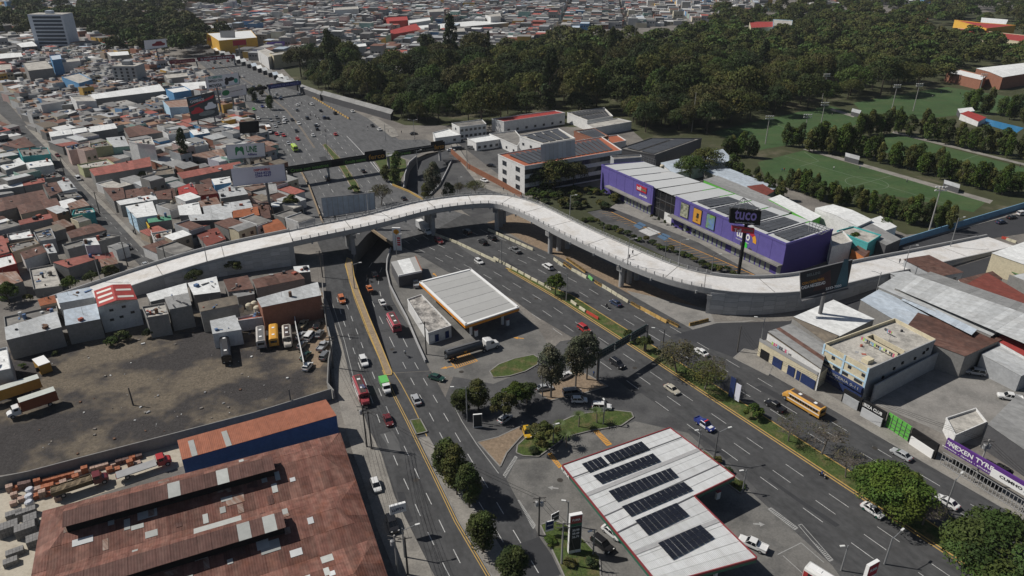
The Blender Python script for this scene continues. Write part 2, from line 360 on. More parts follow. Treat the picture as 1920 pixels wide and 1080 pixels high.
raised('traffic_island',[(690,222),(700,218),(740,242),(747,256),(735,258)],0.0,0.16,m_walk,kerb=m_conc)
raised('traffic_island',[(702,300),(728,288),(760,300),(762,316),(752,335),(752,350),(737,345),(718,325)],0.0,0.16,m_grass)
raised('lawn',[(918,697),(935,684),(965,673),(1000,666),(1010,672),(1008,684),(985,697),(955,706),(925,709)],0.0,0.2,m_grass,kerb=m_conc)
raised('lawn',[(982,856),(968,850),(970,836),(985,822),(1008,812),(1050,792),(1072,782),(1095,776),(1150,770),(1184,774),(1188,783),(1165,799),(1105,809),(1062,820),(1030,843),(1010,857)],0.0,0.2,m_grass,kerb=m_conc)
raised('lawn',[(1013,985),(1038,977),(1062,985),(1082,1000),(1124,1045),(1126,1080),(1160,1130),(1080,1130),(1048,1060)],0.0,0.2,m_grass,kerb=m_conc)
raised('lawn',[(1316,843),(1330,852),(1372,890),(1398,912),(1388,926),(1360,905),(1322,862)],0.0,0.2,m_grass,kerb=m_conc)
raised('planting_bed',[(896,830),(934,820),(985,796),(990,805),(950,850),(938,876)],0.0,0.16,m_earth,kerb=m_conc)
raised('planting_bed',[(1010,738),(1075,690),(1105,705),(1140,725),(1080,742),(1030,752)],0.0,0.16,m_earth,kerb=m_conc)
m_bed=mat('bed_soil',(.045,.05,.024),.95,.3,.6)
raised('planting_bed',[(1020,384),(1100,398),(1190,455),(1300,508),(1400,530),(1400,538),(1290,528),(1180,480),(1090,440)],0.0,0.2,m_bed)
raised('planting_bed',[(985,350),(1120,352),(1170,372),(1142,390),(1100,398),(1020,384)],0.0,0.2,m_bed)
for q in([(1332,248),(1440,222),(1555,198),(1614,214),(1605,234),(1530,263),(1425,281)],[(1600,193),(1680,178),(1777,163),(1960,192),(1960,206),(1817,214),(1700,226),(1620,214)],[(1421,304),(1507,282),(1850,378),(1825,398),(1705,372),(1560,352),(1434,332)],[(1606,276),(1672,249),(1960,325),(1960,352),(1870,336),(1797,312)]):
 sheet('sports_field',q,0.02,m_turf)
sheet('parkland',[(500,95),(900,60),(1200,75),(1560,30),(1960,20),(1960,420),(1700,440),(1420,330),(1250,300),(1180,240),(900,235),(760,235),(640,190),(560,160)],0.012,mat('park_floor',(0.05,0.055,0.025),0.95,0.3,0.1,col2=(0.12,0.105,0.07),patch=(0.03,0.6,0.06)))
sheet('pitch_path',[(1676,246),(1960,316),(1960,320),(1672,249)],0.028,m_walk)
sheet('pitch_path',[(1505,280),(1520,279),(1862,376),(1856,382)],0.028,m_walk)
sheet('pitch_path',[(1560,203),(1604,216),(1600,220),(1556,206)],0.028,m_walk)
ROADS=[o for o in C.objects if o.name.startswith(('boulevard','avenue'))]
dash_me={}
def strip(parent,a,b,w,m,name='lane_line',z=0.006):
 mb=MB();d=(b-a).xy.normalized();s=Vector((-d.y,d.x,0))*(w/2)
 zz=Vector((0,0,z));mb.quad(a-s+zz,b-s+zz,b+s+zz,a+s+zz)
 return link(name,mb.mesh(name,m),parent)
def dashes(parent,pts,period,length,phase,w,m,z):
 step=resample(pts,0.5);n=len(step);k=int(phase/0.5)
 while k<n-1:
  e=min(n-1,k+int(length/0.5));a,b=step[k].copy(),step[e].copy();a.z=b.z=z
  if e>k:strip(parent,a,b,w,m,'lane_dash',0.0)
  k+=int(period/0.5)
def solid(parent,pts,w,m,z,name='edge_line'):
 mb=MB()
 for p,q in zip(offset_line(pts,-w/2),offset_line(pts,w/2)):mb.v+=[(p.x,p.y,z),(q.x,q.y,z)]
 mb.f=[(2*i,2*i+1,2*i+3,2*i+2)for i in range(len(pts)-1)];mb.m=[0]*len(mb.f)
 return link(name,mb.mesh(name,m),parent)
bl=D.objects['boulevard.001'];up=D.objects['boulevard'];av=D.objects['avenue']
DZ=0.058
PH=0.0
for d,s0 in((4.6,-149.2),(8.45,-149.4),(12.3,-149.4)):
 dashes(bl,[BL(s,d)for s in np.arange(s0,95,1.0)],10.65,4.8,0,0.13,m_white,DZ)
for d in(-8.4,-12.3,-16.4):
 dashes(bl,[BL(s,d)for s in np.arange(-146,95,1.0)],10.65,4.8,3,0.13,m_white,DZ)
solid(bl,[BL(s,0.25)for s in range(-106,100,2)],0.32,m_yel,DZ)
CL=[(640,545),(653.8,581.2),(672.2,630),(694.2,688.3),(718.3,750),(752.8,826.2),(795.8,918.3),(844.2,1018.7),(880,1090)]
DL=[(628,545),(640,590),(655,633),(670,676),(690,730),(712,791.7),(747,876),(768.7,923.3),(791.7,975.5),(818.7,1033),(845,1085)]
dashes(av,[G(*p)for p in CL],8.3,3.6,2,0.15,m_white,DZ)
dashes(av,[G(*p)for p in DL],8.3,3.6,5,0.15,m_white,DZ)
dashes(av,[G(*p)for p in[(755,679.2),(770.8,710.5),(787.5,742.2),(806.7,777.5),(860,880),(940,1010),(975,1075)]],8.0,3.6,0,0.15,m_white,DZ)
dashes(av,[G(*p)for p in[(777.5,680),(795.8,713.3),(816.7,749.2),(870,840),(930,940),(1010,1075)]],8.0,3.6,0,0.15,m_white,DZ)
for o_ in(0,0.45):
 solid(av,offset_line([G(*p)for p in[(720,693),(739,738),(767,793),(780,820),(818,897),(857,978),(917,1079),(930,1100)]],o_),0.17,m_yel,DZ)
solid(av,[G(*p)for p in[(738,698),(752,720),(775,763),(798,813),(812,845),(835,882)]],0.2,m_yel,DZ)
for o_ in(0.5,0.9):
 solid(av,offset_line([G(*p)for p in[(646,496),(664,560),(687,620),(718,690)]],-o_+0.4),0.17,m_yel,DZ)
solid(av,[G(*p)for p in[(848,755),(866,790),(893,832),(935,888)]],0.18,m_wornw,DZ)
solid(av,[G(*p)for p in[(620,560),(646,640),(668,730),(682,765)]],0.16,m_wornw,DZ)
LE=[G(*p)for p in[(600,432),(570,375),(548,330),(524,285),(505,248),(480,210),(440,170),(402,138),(372,113)]]
RE=[G(*p)for p in[(770,395),(735,345),(694,300),(668,268),(640,236),(610,205),(560,172),(500,146),(440,116)]]
NL=9
for k in range(1,NL):
 ln=[LE[i].lerp(RE[i],k/NL)for i in range(len(LE))]
 if k==4:
  for o_ in(-.3,.3):solid(up,offset_line(ln[3:],o_),0.22,m_ochre,0.056)
 else:dashes(up,ln,10.5,4.5,(k*3.1)%10,0.17,m_white if k%2 else m_wornw,0.056)
solid(up,[G(*p)for p in[(650,255),(672,278),(694,303),(712,325),(735,347),(768,361),(800,380)]],0.3,m_white,0.056)
solid(up,[G(*p)for p in[(700,304),(716,326)]],0.3,m_white,0.056)
rs=D.objects['residential_street']
dashes(rs,[G(*p)for p in[(70,280),(118,328),(160,370),(205,415),(262,475),(300,515)]],7,3,0,0.14,m_wornw,0.04)
for k in range(7):
 a=G(109+k*2.7,314.5-k*0.25);b=G(112+k*2.7,319-k*.25);strip(rs,a,b,0.55,m_white,'crossing_bar',0.012)
fc=D.objects['petrol_forecourt'];sfc=D.objects['service_forecourt'];pa=D.objects['parking_apron']
def hatch(parent,q,n,w,m,z,name='hatch_bar'):
 q=[G(*p)for p in q]
 if(q[1]-q[0]).length<(q[2]-q[1]).length:q=q[1:]+q[:1]
 for i in range(n):
  t=(i+.5)/n;a=q[0].lerp(q[1],t);b=q[3].lerp(q[2],t);a.z=b.z=z;strip(parent,a,b,w,m,name,0)
 for a,b in zip(q,q[1:]+q[:1]):a=a.copy();b=b.copy();a.z=b.z=z+.004;strip(parent,a,b,0.15,m,'hatch_border',0)
hatch(sfc,[(843,675),(880,662),(896,677),(853,691)],11,0.22,m_orange,0.04)
hatch(fc,[(966,855),(970,858),(946,897),(941,895)],16,0.22,m_wornw,0.042)
hatch(fc,[(966,940),(973,938),(1004,985),(1000,992)],20,0.22,m_wornw,0.042)
hatch(fc,[(1112,808),(1120,806),(1147,833),(1138,836)],11,0.35,m_orange,0.042)
hatch(fc,[(1027,852),(1033,849),(1053,874),(1048,878)],9,0.35,m_orange,0.042)
hatch(fc,[(1497,985),(1503,983),(1562,1050),(1555,1053)],24,0.2,m_wornw,0.042)
hatch(fc,[(1440,955),(1446,952),(1496,990),(1490,994)],18,0.2,m_wornw,0.042)
for a,b in(((1458,1040),(1502,1018)),((1502,1018),(1545,1055)),((1468,1042),(1510,1080))):
 strip(fc,G(*a),G(*b),0.16,m_wornw,'bay_line',0.042)
def arrow(parent,p,ang,m,z,L=2.2):
 p=G(*p);u=Vector((math.cos(ang),math.sin(ang),0));n=Vector((-u.y,u.x,0));p.z=z;mb=MB()
 mb.add([p-u*L/2-n*.18,p+u*.1-n*.18,p+u*.1+n*.18,p-u*L/2+n*.18],[(0,1,2,3)])
 mb.add([p+u*.1-n*.6,p+u*L/2,p+u*.1+n*.6],[(0,1,2)])
 link('arrow_marking',mb.mesh('arrow_marking',m),parent)
arrow(fc,(1037,915),math.radians(170),m_wornw,0.042);arrow(fc,(1423,983),math.radians(-5),m_wornw,0.042)
arrow(sfc,(972,634),math.radians(170),m_orange,0.04,3);arrow(sfc,(815,515),math.radians(120),m_orange,0.04,3);arrow(sfc,(838,689),math.radians(200),m_orange,.04,3.5)
sp=D.objects['shop_parking']
A0,A1=G(1143,396),G(1422,519)
solid(sp,[A0,G(1190,418),G(1262,450),G(1340,483),A1],0.3,m_orange,0.034,'bay_line')
nb=34
for i in range(nb):
 t=i/nb
 if 0.33<t<0.5:continue
 p=A0.lerp(A1,t);a=p+Vector((0,0,.03));b=p+Vector((-4.6,-1.2,.03));strip(sp,a,b,0.13,m_orange if i%2 else m_yel,'bay_line',0)
sheet('loading_bay',[(1197,433),(1216,426),(1239,436),(1218,443)],0.034,m_white,parent=sp)
sheet('disabled_bay',[(1187,423),(1199,416),(1212,422),(1199,430)],0.034,m_bluep,parent=sp)
sheet('disabled_bay',[(1232,444),(1243,437),(1258,443),(1246,451)],0.034,m_bluep,parent=sp)
for fld,lines in((2,[((1470,292),(1800,390)),((1595,350),(1670,330)),((1508,285),(1535,302)),((1535,302),(1500,312))]),(0,[((1440,226),(1520,262))]),(3,[((1800,302),(1835,290))])):
 f=D.objects['sports_field'+('' if fld==0 else '.%03d'%fld)]
 for a,b in lines:strip(f,G(*a),G(*b),0.25,m_pline,'pitch_line',0.028)
f=D.objects['sports_field.002'];cc=G(1625,343);solid(f,[cc+Vector((9*math.cos(t/16*math.pi),9*math.sin(t/16*math.pi),0))for t in range(33)],0.25,m_pline,0.028,'centre_circle')
rp=random.Random(8);m_pat=mat('asphalt_patch',(.042,.043,.046),.9,.15,.6);m_pat2=mat('old_asphalt_patch',(.1,.1,.1),.9,.15,.6);m_iron=mat('manhole_iron',(.05,.045,.04),.6,.2,3)
for(x,y,a,L,w,m_)in((530,225,_hu,9,6,m_pat),(610,300,_hu,12,3.4,m_pat),(560,300,_hu,10,3.2,m_pat2),(700,640,_ha,6,2.5,m_pat),(735,830,_ha,7,3,m_pat2),(760,950,_ha,9,1.2,m_pat),(1000,1050,_ha,9,7,m_pat),(1120,640,_hb,8,2.6,m_pat2),(1330,830,_hb,12,1.4,m_pat),(1500,940,_hb,16,1.2,m_pat),(1180,720,_hb,9,2.8,m_pat),(1600,870,_hb,9,2.6,m_pat2),(1450,740,_hb,8,2.2,m_pat),(960,500,_hb,10,2,m_pat),(880,470,_hb,12,3,m_pat2),(840,300,.3,6,5,m_pat)):
 p_=G(x,y);u_=Vector((math.cos(a),math.sin(a),0))*L/2;n_=Vector((-u_.y,u_.x,0)).normalized()*w/2
 sheet('road_patch',None,.0545,m_,world=[p_+q_+Vector((rp.uniform(-.5,.5),rp.uniform(-.4,.4),0))for q_ in(-u_-n_,-n_*1.05,u_-n_,u_+n_,n_*.95,-u_+n_)],parent=bl if x>840 else(up if y<330 else av))
mh=MB();mh.add([(.42*math.cos(t*math.pi/6),.42*math.sin(t*math.pi/6),.0)for t in range(12)],[tuple(range(12))]);mh_me=mh.mesh('manhole',m_iron)
for x,y in((735,655),(700,740),(780,900),(1005,560),(1190,690),(1320,790),(1565,790),(1640,840),(680,610),(600,250),(560,215),(640,280),(865,697),(1050,900),(1100,880),(1180,850)):link('manhole',mh_me,av,G(x,y,.0655)).scale=(1.5,)*3
LW=[(735,699,0.03),(713,645,-1.0),(690,590,-2.6),(674,548,-4.0),(664,518,-5.0),(660,494,-5.6),(668,463,-6.0),(688,440,-6.2),(697,433,-6.3)]
RW=[(806,695,0.03),(785,645,-1.0),(765,597,-2.6),(748,565,-4.0),(733,535,-5.0),(727,510,-5.6),(728,490,-6.0),(733,470,-6.2),(738,462,-6.3)]
lw=[G(x,y)for x,y,z in LW];rw=[G(x,y)for x,y,z in RW];zs=[z for*_,z in LW]
for p,q,z in zip(lw,rw,zs):p.z=z;q.z=z
lw2=[G(757,352),G(760,330),G(768,308),G(782,296),G(838,281)];rw2=[G(800,372),G(822,350),G(838,318),G(846,303),G(850,290)]
for p,q,z in zip(lw2,rw2,(-6.3,-5.5,-3.6,-2.0,0.03)):p.z=z;q.z=z
mb=MB();L_,R_=lw+lw2,rw+rw2
for i in range(len(L_)-1):mb.quad(L_[i],R_[i],R_[i+1],L_[i+1])
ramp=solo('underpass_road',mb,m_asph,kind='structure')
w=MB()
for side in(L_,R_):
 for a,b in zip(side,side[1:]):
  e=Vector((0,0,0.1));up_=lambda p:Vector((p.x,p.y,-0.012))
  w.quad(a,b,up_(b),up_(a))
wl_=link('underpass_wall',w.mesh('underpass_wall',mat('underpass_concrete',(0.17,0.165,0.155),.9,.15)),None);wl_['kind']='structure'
def parapet(name,pts,h,t,m,zoff=0.0,label=None,cat='wall'):
 mb=MB()
 for a,b in zip(pts,pts[1:]):mb.beam(Vector((a.x,a.y,zoff+h/2)),Vector((b.x,b.y,zoff+h/2)),t,h)
 return solo(name,mb,m,label,cat)
parapet('parapet_wall',[G(697,433),G(738,462)],1.0,0.5,m_ochre,0.06,'low ochre parapet across the mouth of the underpass')
parapet('parapet_wall',[G(733,468),G(726,490),G(725,510),G(731,537),G(746,567),G(763,599),G(783,647),G(798,680)],0.9,0.35,m_cgrey,0.03,'grey wall along the petrol station side of the underpass ramp')
parapet('parapet_wall',[G(757,354),G(759,330),G(767,307),G(781,295)],0.9,0.4,m_cgrey,0.05,'grey parapet on the left of the far underpass ramp')
parapet('parapet_wall',[G(800,374),G(824,350),G(840,318),G(847,303)],0.9,0.4,m_cgrey,0.05,'grey parapet on the right of the far underpass ramp')
parapet('parapet_wall',[G(736,348),G(768,361),G(800,380)],0.8,0.35,m_yel,0.06,'yellow low wall beside the boulevard before the flyover')
parapet('parapet_wall',[G(562,318),G(580,352),G(596,395),G(606,422),G(612,445)],0.9,0.5,m_ochre,0.06,'ochre barrier between the left lanes and the boulevard')
for t in(0.36,0.7):
 for i in range(1,7):
  a=lw[i].lerp(rw[i],t);b=lw[i+1].lerp(rw[i+1],t)if i<8 else a
  strip(ramp,a,a.lerp(b,0.42),0.15,m_white,'lane_dash',0.015)
# ================================================================ the flyover
FE=[(90,562,1.0),(157,539,2.2),(272,501,4.0),(375,470,5.7),(480,446,7.3),(537,435,8.1),(605,420,9.0),(665,409,9.6),(730,392,10.1),(782,378,10.4),(855,368,10.6),(905,364,10.7),(955,366,10.6),(1017,386,10.4),(1097,426,10.0),(1197,470,9.2),(1255,495,8.6),(1305,511,8.0),(1365,520.5,7.2),(1440,521,6.3),(1502,514,5.4),(1600,492,4.0),(1715,470,2.0),(1852,442,0.25)]
fe=resample(spline([G(x,y,z)for x,y,z in FE],10),1.5)
for _ in range(30):
 fe=[fe[0]]+[(fe[i-1]+fe[i]*2+fe[i+1])/4 for i in range(1,len(fe)-1)]+[fe[-1]]
DW=11.3
ne=offset_line(fe,DW);ctr=offset_line(fe,DW/2)
for _ in range(12):ne=[ne[0]]+[(ne[i-1]+ne[i]*2+ne[i+1])/4 for i in range(1,len(ne)-1)]+[ne[-1]]
for a,b in zip(ne,fe):a.z=b.z
def arc_at(pxx):
 return min(range(len(ctr)),key=lambda i:abs(project(ctr[i])[0]-pxx))
i_ab0,i_ab1=arc_at(548),arc_at(1328)
fly=thing('flyover','new pale concrete flyover curving across the boulevard on columns, with ramps at both ends','flyover',ctr[len(ctr)//2].copy())
fly.location.z=0
def ribbon(A,B,z=0.0,m=None,name='deck',seg=None):
 mb=MB();A=A if seg is None else A[seg[0]:seg[1]+1];B=B if seg is None else B[seg[0]:seg[1]+1]
 for a,b in zip(A,B):mb.v+=[(a.x,a.y,a.z+z),(b.x,b.y,b.z+z)]
 mb.f=[(2*i,2*i+1,2*i+3,2*i+2)for i in range(len(A)-1)];mb.m=[0]*len(mb.f)
 return part(name,mb,m,fly)
m_joint=mat('expansion_joint',(0.2,0.19,0.18),.9,.2)
joints=[0]+[arc_at(x)for x in(300,420,548,657,725,810,880,945,1000,1047,1115,1185,1255,1325,1440,1560,1680,1790)]+[len(fe)-1]
fi,ni=offset_line(fe,0.42),offset_line(ne,-0.42)
for a,b in zip(joints,joints[1:]):
 ribbon(fi,ni,0.0,m_cwhite,'deck_slab',(a,b))
for j in joints[1:-1]:
 mb=MB();p,q=fi[j],ni[j];mb.beam(p+Vector((0,0,.004)),q+Vector((0,0,.004)),0.22,0.03);part('expansion_joint',mb,m_joint,fly)
m_rail=mat('galvanised_rail',(0.42,0.42,0.42),.5,.08,metal=.3)
def edge(A,inward,ramp_h,name):
 mb=MB();n=len(A);B=offset_line(A,inward)
 for i in range(n-1):
  on=i_ab0<=i<i_ab1
  h=0.45 if on else ramp_h
  if A[i].z<0.6:h=min(h,0.8)
  lo=1.3 if on else None
  za0,za1=A[i].z,A[i+1].z
  b0,b1=(za0-1.25,za1-1.25)if on else(-0.05,-0.05)
  p=[A[i],A[i+1],B[i+1],B[i]]
  mb.prism([Vector((v.x,v.y,0))for v in p],[b0,b1,b1,b0],[za0+h,za1+h,za1+h,za0+h],bottom=on)
 return part(name,mb,m_cgrey,fly)
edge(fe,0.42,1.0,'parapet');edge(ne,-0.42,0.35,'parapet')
post_me=MB().box((0,0,0.55),(0.22,0.28,1.1)).mesh('post',m_cgrey)
for A,inn in((fe,0.21),(ne,-0.21)):
 B=offset_line(A,inn)
 L=resample(B[i_ab0:i_ab1+1],2.9)
 for p in L:inst('railing_post',post_me,fly,Vector((p.x,p.y,p.z+.4))-fly.location)
 r=MB()
 for z in(0.75,1.05,1.4):
  for a,b in zip(B[i_ab0:i_ab1:2],B[i_ab0+2:i_ab1+2:2]):r.beam(a+Vector((0,0,z)),b+Vector((0,0,z)),0.06,0.06)
 part('railing',r,m_rail,fly)
g=MB()
for off in(1.6,4.3,7.0,9.7):
 L=offset_line(fe,off)[i_ab0:i_ab1+1]
 for a,b in zip(L[::2],L[2::2]):g.beam(a-Vector((0,0,1.15)),b-Vector((0,0,1.15)),0.6,1.5)
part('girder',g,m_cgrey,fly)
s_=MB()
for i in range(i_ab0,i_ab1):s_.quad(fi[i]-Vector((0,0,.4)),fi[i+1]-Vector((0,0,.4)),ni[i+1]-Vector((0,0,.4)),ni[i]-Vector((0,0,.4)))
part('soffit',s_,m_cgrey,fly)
for i in range(i_ab0+4,i_ab1,7):
 mb=MB();p=ne[i];mb.box((p.x,p.y,p.z-1.35),(0.5,0.5,0.9));part('bracket',mb,m_cgrey,fly)
for px_ in(657,806,940,1047,1185):
 i=arc_at(px_);c=ctr[i];t=(ctr[i+1]-ctr[i-1]).xy.normalized();nrm=Vector((t.y,-t.x,0));rz=math.atan2(nrm.y,nrm.x)
 mb=MB();mb.box((c.x,c.y,c.z-2.6),(DW-0.6,1.9,1.4),rz)
 for sgn in(1,):
  e=c+nrm*(DW/2-0.9);mb.box((e.x,e.y,c.z-2.35),(1.2,2.1,1.5),rz)
 part('cross_head',mb,m_cgrey,fly)
 for k in(-0.72,0.0,0.72):
  col=MB();e=c+nrm*(k*(DW/2-.4));col.lathe([(0.85,-0.1),(0.85,c.z-3.2)],(e.x,e.y,0),14);part('column',col,m_cgrey,fly,smooth=False)
i=i_ab1;c=ctr[i];t=(ctr[i]-ctr[i-2]).xy.normalized();nrm=Vector((t.y,-t.x,0));rz=math.atan2(nrm.y,nrm.x)
mb=MB();mb.box((c.x,c.y,c.z-2.2),(DW,1.4,1.3),rz);part('cross_head',mb,m_cgrey,fly)
for k in(-.9,-.6,-.3,0,.3,.6,.9):
 col=MB();e=c+nrm*(k*DW/2*.98);col.box((e.x,e.y,(c.z-2.8)/2),(1.0,1.0,c.z-2.8),rz);part('column',col,m_cgrey,fly)
m_panel=mat('facing_panel',(0.42,0.42,0.42),.92,.12,.6,rand=.14)
def panels(i0,i1,A,outw):
 B=offset_line(A,outw);i=i0
 while i+2<=i1:
  a,b=B[i],B[i+2];zt=min(a.z,b.z)-0.5;z=0.0;r=(i//2)%2
  d=(b-a).normalized()*0.04
  while z<zt-0.3:
   hgt=min((1.5 if r==0 else 1.1)if z==0 else 1.5,zt-z)
   mb=MB();mb.beam(Vector((a.x,a.y,z+hgt/2))+d,Vector((b.x,b.y,z+hgt/2))-d,0.12,hgt-0.06)
   part('facing_panel',mb,m_panel,fly);z+=hgt
  i+=2
panels(i_ab1,len(ne)-10,ne,0.07);panels(arc_at(300),i_ab0,ne,0.07)
# ================================================================ buildings
RD=heading((0,420),(340,330))
def rust(nm,c,c2,a=0.0,**k):return streak_mat(nm,c,a,c2,**k)
R={'rust':rust('rust_sheet',(0.112,0.058,0.045),(0.16,0.105,0.085),RD,blot=(0.085,0.05,0.042),rand=.28,var=.25),'rust2':rust('patchy_rust_sheet',(0.19,0.10,0.068),(0.33,0.29,0.26),RD,amount=.5,rand=.25),'orange':rust('orange_rust_sheet',(0.30,0.10,0.045),(0.22,0.09,0.05),RD,rand=.1),'maroon':rust('maroon_sheet',(0.19,0.055,0.042),(0.12,0.05,0.04),RD,rand=.1),'red':rust('red_sheet',(0.29,0.095,0.075),(0.24,0.12,0.10),RD,rand=.15,amount=.35,var=.22),'brick':rust('bright_red_sheet',(0.33,0.05,0.045),(0.28,0.06,0.05),RD,rand=.06,amount=.2),'pale':rust('pale_sheet',(0.44,0.455,0.46),(0.33,0.33,0.32),RD,rand=.12,amount=.4),'white':rust('white_sheet',(0.68,0.69,0.68),(0.55,0.55,0.53),RD,rand=.06,amount=.3),'grey':rust('grey_sheet',(0.27,0.27,0.265),(0.2,0.2,0.195),RD,rand=.12,amount=.4),'blueish':rust('bluish_sheet',(0.42,0.48,0.54),(0.36,0.38,0.4),RD,rand=.1),'greens':rust('green_sheet',(0.10,0.30,0.19),(0.12,0.25,0.18),RD,rand=.05),'moss':rust('mossy_sheet',(0.17,0.145,0.115),(0.11,0.10,0.085),RD,blot=(0.24,0.2,0.15),rand=.1),'conc':mat('roof_concrete',(0.25,0.24,0.22),.95,.22,.35,col2=(0.13,0.125,0.12),patch=(0.25,0.5,0.14),fine=(2,.15)),'cpale':mat('pale_roof_concrete',(0.43,0.41,0.37),.95,.2,.35,col2=(0.25,0.24,0.22),patch=(0.3,0.55,0.1),fine=(2,.15)),'tile':mat('clay_tile',(0.34,0.11,0.06),.9,.15,.5,rand=.1),}
def wallm(nm,c,v=.14):return mat('wall_'+nm,c,.92,v,.45,fine=(1.8,.07),rand=.05)
Wm={'block':wallm('block',(0.23,0.225,0.215)),'white':wallm('white',(0.60,0.60,0.59)),'lilac':wallm('lilac',(0.44,0.43,0.48)),'pink':wallm('pink',(0.50,0.38,0.34)),'lime':wallm('lime',(0.42,0.43,0.25)),'turq':wallm('turquoise',(0.08,0.36,0.36)),'mint':wallm('mint',(0.27,0.42,0.36)),'cream':wallm('cream',(0.56,0.50,0.36)),'yellow':wallm('yellow',(0.62,0.36,0.06)),'orange':wallm('orange',(0.50,0.18,0.06)),'red':wallm('red',(0.38,0.06,0.05)),'blue':wallm('blue',(0.05,0.11,0.29)),'brick':wallm('brick',(0.26,0.12,0.08)),'grey':wallm('grey',(0.33,0.34,0.35)),'dark':wallm('dark',(0.09,0.09,0.095)),'sky':wallm('sky',(0.10,0.26,0.46)),'green':wallm('green',(0.12,0.42,0.07)),'tan':wallm('tan',(0.40,0.33,0.25)),'navy':wallm('navy',(0.02,0.035,0.11)),'ltblue':wallm('light_blue',(0.40,0.56,0.68))}
m_glass=mat('window_glass',(0.03,0.035,0.042),0.12,0.0,spec=.5)
m_frame=mat('window_frame',(0.5,0.5,0.5),.6,.05)
m_black=mat('black_void',(0.012,0.012,0.013),.95,0)
m_steel=mat('steel',(0.16,0.16,0.165),.55,.1,metal=.4)
m_tank=mat('cream_tank',(0.52,0.47,0.36),.6,.1)
m_btank=mat('black_tank',(0.03,0.03,0.032),.6,.1)
def C1(*a):return[(a[i]/6,230+a[i+1]/6)for i in range(0,8,2)]
def C2(*a):return[(a[i]/6,400+a[i+1]/6)for i in range(0,8,2)]
def C3(*a):return[(260+a[i]/6,230+a[i+1]/6)for i in range(0,8,2)]
def C4(*a):return[(240+a[i]/4.8,480+a[i+1]/4.8)for i in range(0,8,2)]
def C5(*a):return[(a[i]/4,540+a[i+1]/4)for i in range(0,8,2)]
def C0(*a):return[(a[i]/4,a[i+1]/4)for i in range(0,8,2)]
def C7(*a):return[(300+a[i]/4.8,60+a[i+1]/4.8)for i in range(0,8,2)]
def C8(*a):return[(820+a[i]/4.8,190+a[i+1]/4.8)for i in range(0,8,2)]
def C6(*a):return[(480+a[i]/4,a[i+1]/4)for i in range(0,8,2)]
def PX(*a):return[(a[i],a[i+1])for i in range(0,len(a),2)]
tank_me=MB().lathe([(0.5,0),(0.55,.15),(0.55,1.0),(0.35,1.2),(0.15,1.25)],n=12).mesh('water_tank',m_tank,smooth=False)
def window_on(parent,a,b,t,z,w,h,name='window',m=None,proud=0.06,frame=True):
 """window on the wall a->b at fraction t (outside is to the right of a->b)"""
 d=(b-a).xy.normalized();n=Vector((d.y,-d.x,0));p=a.lerp(b,t);p.z=z;rz=math.atan2(d.y,d.x)
 if frame:
  f=MB().box(p+n*(proud/2),(w+.16,proud,h+.16),rz);o=part(name,f,m_frame,parent)
  g=MB().box(p+n*(proud*0.5+.02),(w,proud,h),rz);gm=g.mesh('pane',m or m_glass,parent.location);link('pane',gm,o)
 else:
  f=MB().box(p+n*(proud/2),(w,proud,h),rz);part(name,f,m or m_glass,parent)
def strips(parent,q,n,mats,t=0.06,jit=0.03,name='roof_sheet',alt=None,p_alt=0.0):
 """split a slope (q0->q1 along the eave, q3->q2 opposite) into n sheets, each an object"""
 for i in range(n):
  a,b=i/n,(i+1)/n;e=0.008/max(1.0,(q[1]-q[0]).length)
  k=[q[0].lerp(q[1],a+e),q[0].lerp(q[1],b-e),q[3].lerp(q[2],b-e),q[3].lerp(q[2],a+e)]
  dz=Vector((0,0,random.uniform(0,jit)));mb=MB().slab4([x+dz for x in k],t)
  mm=random.choice(alt)if alt and random.random()<p_alt else mats
  part(name,mb,mm,parent)
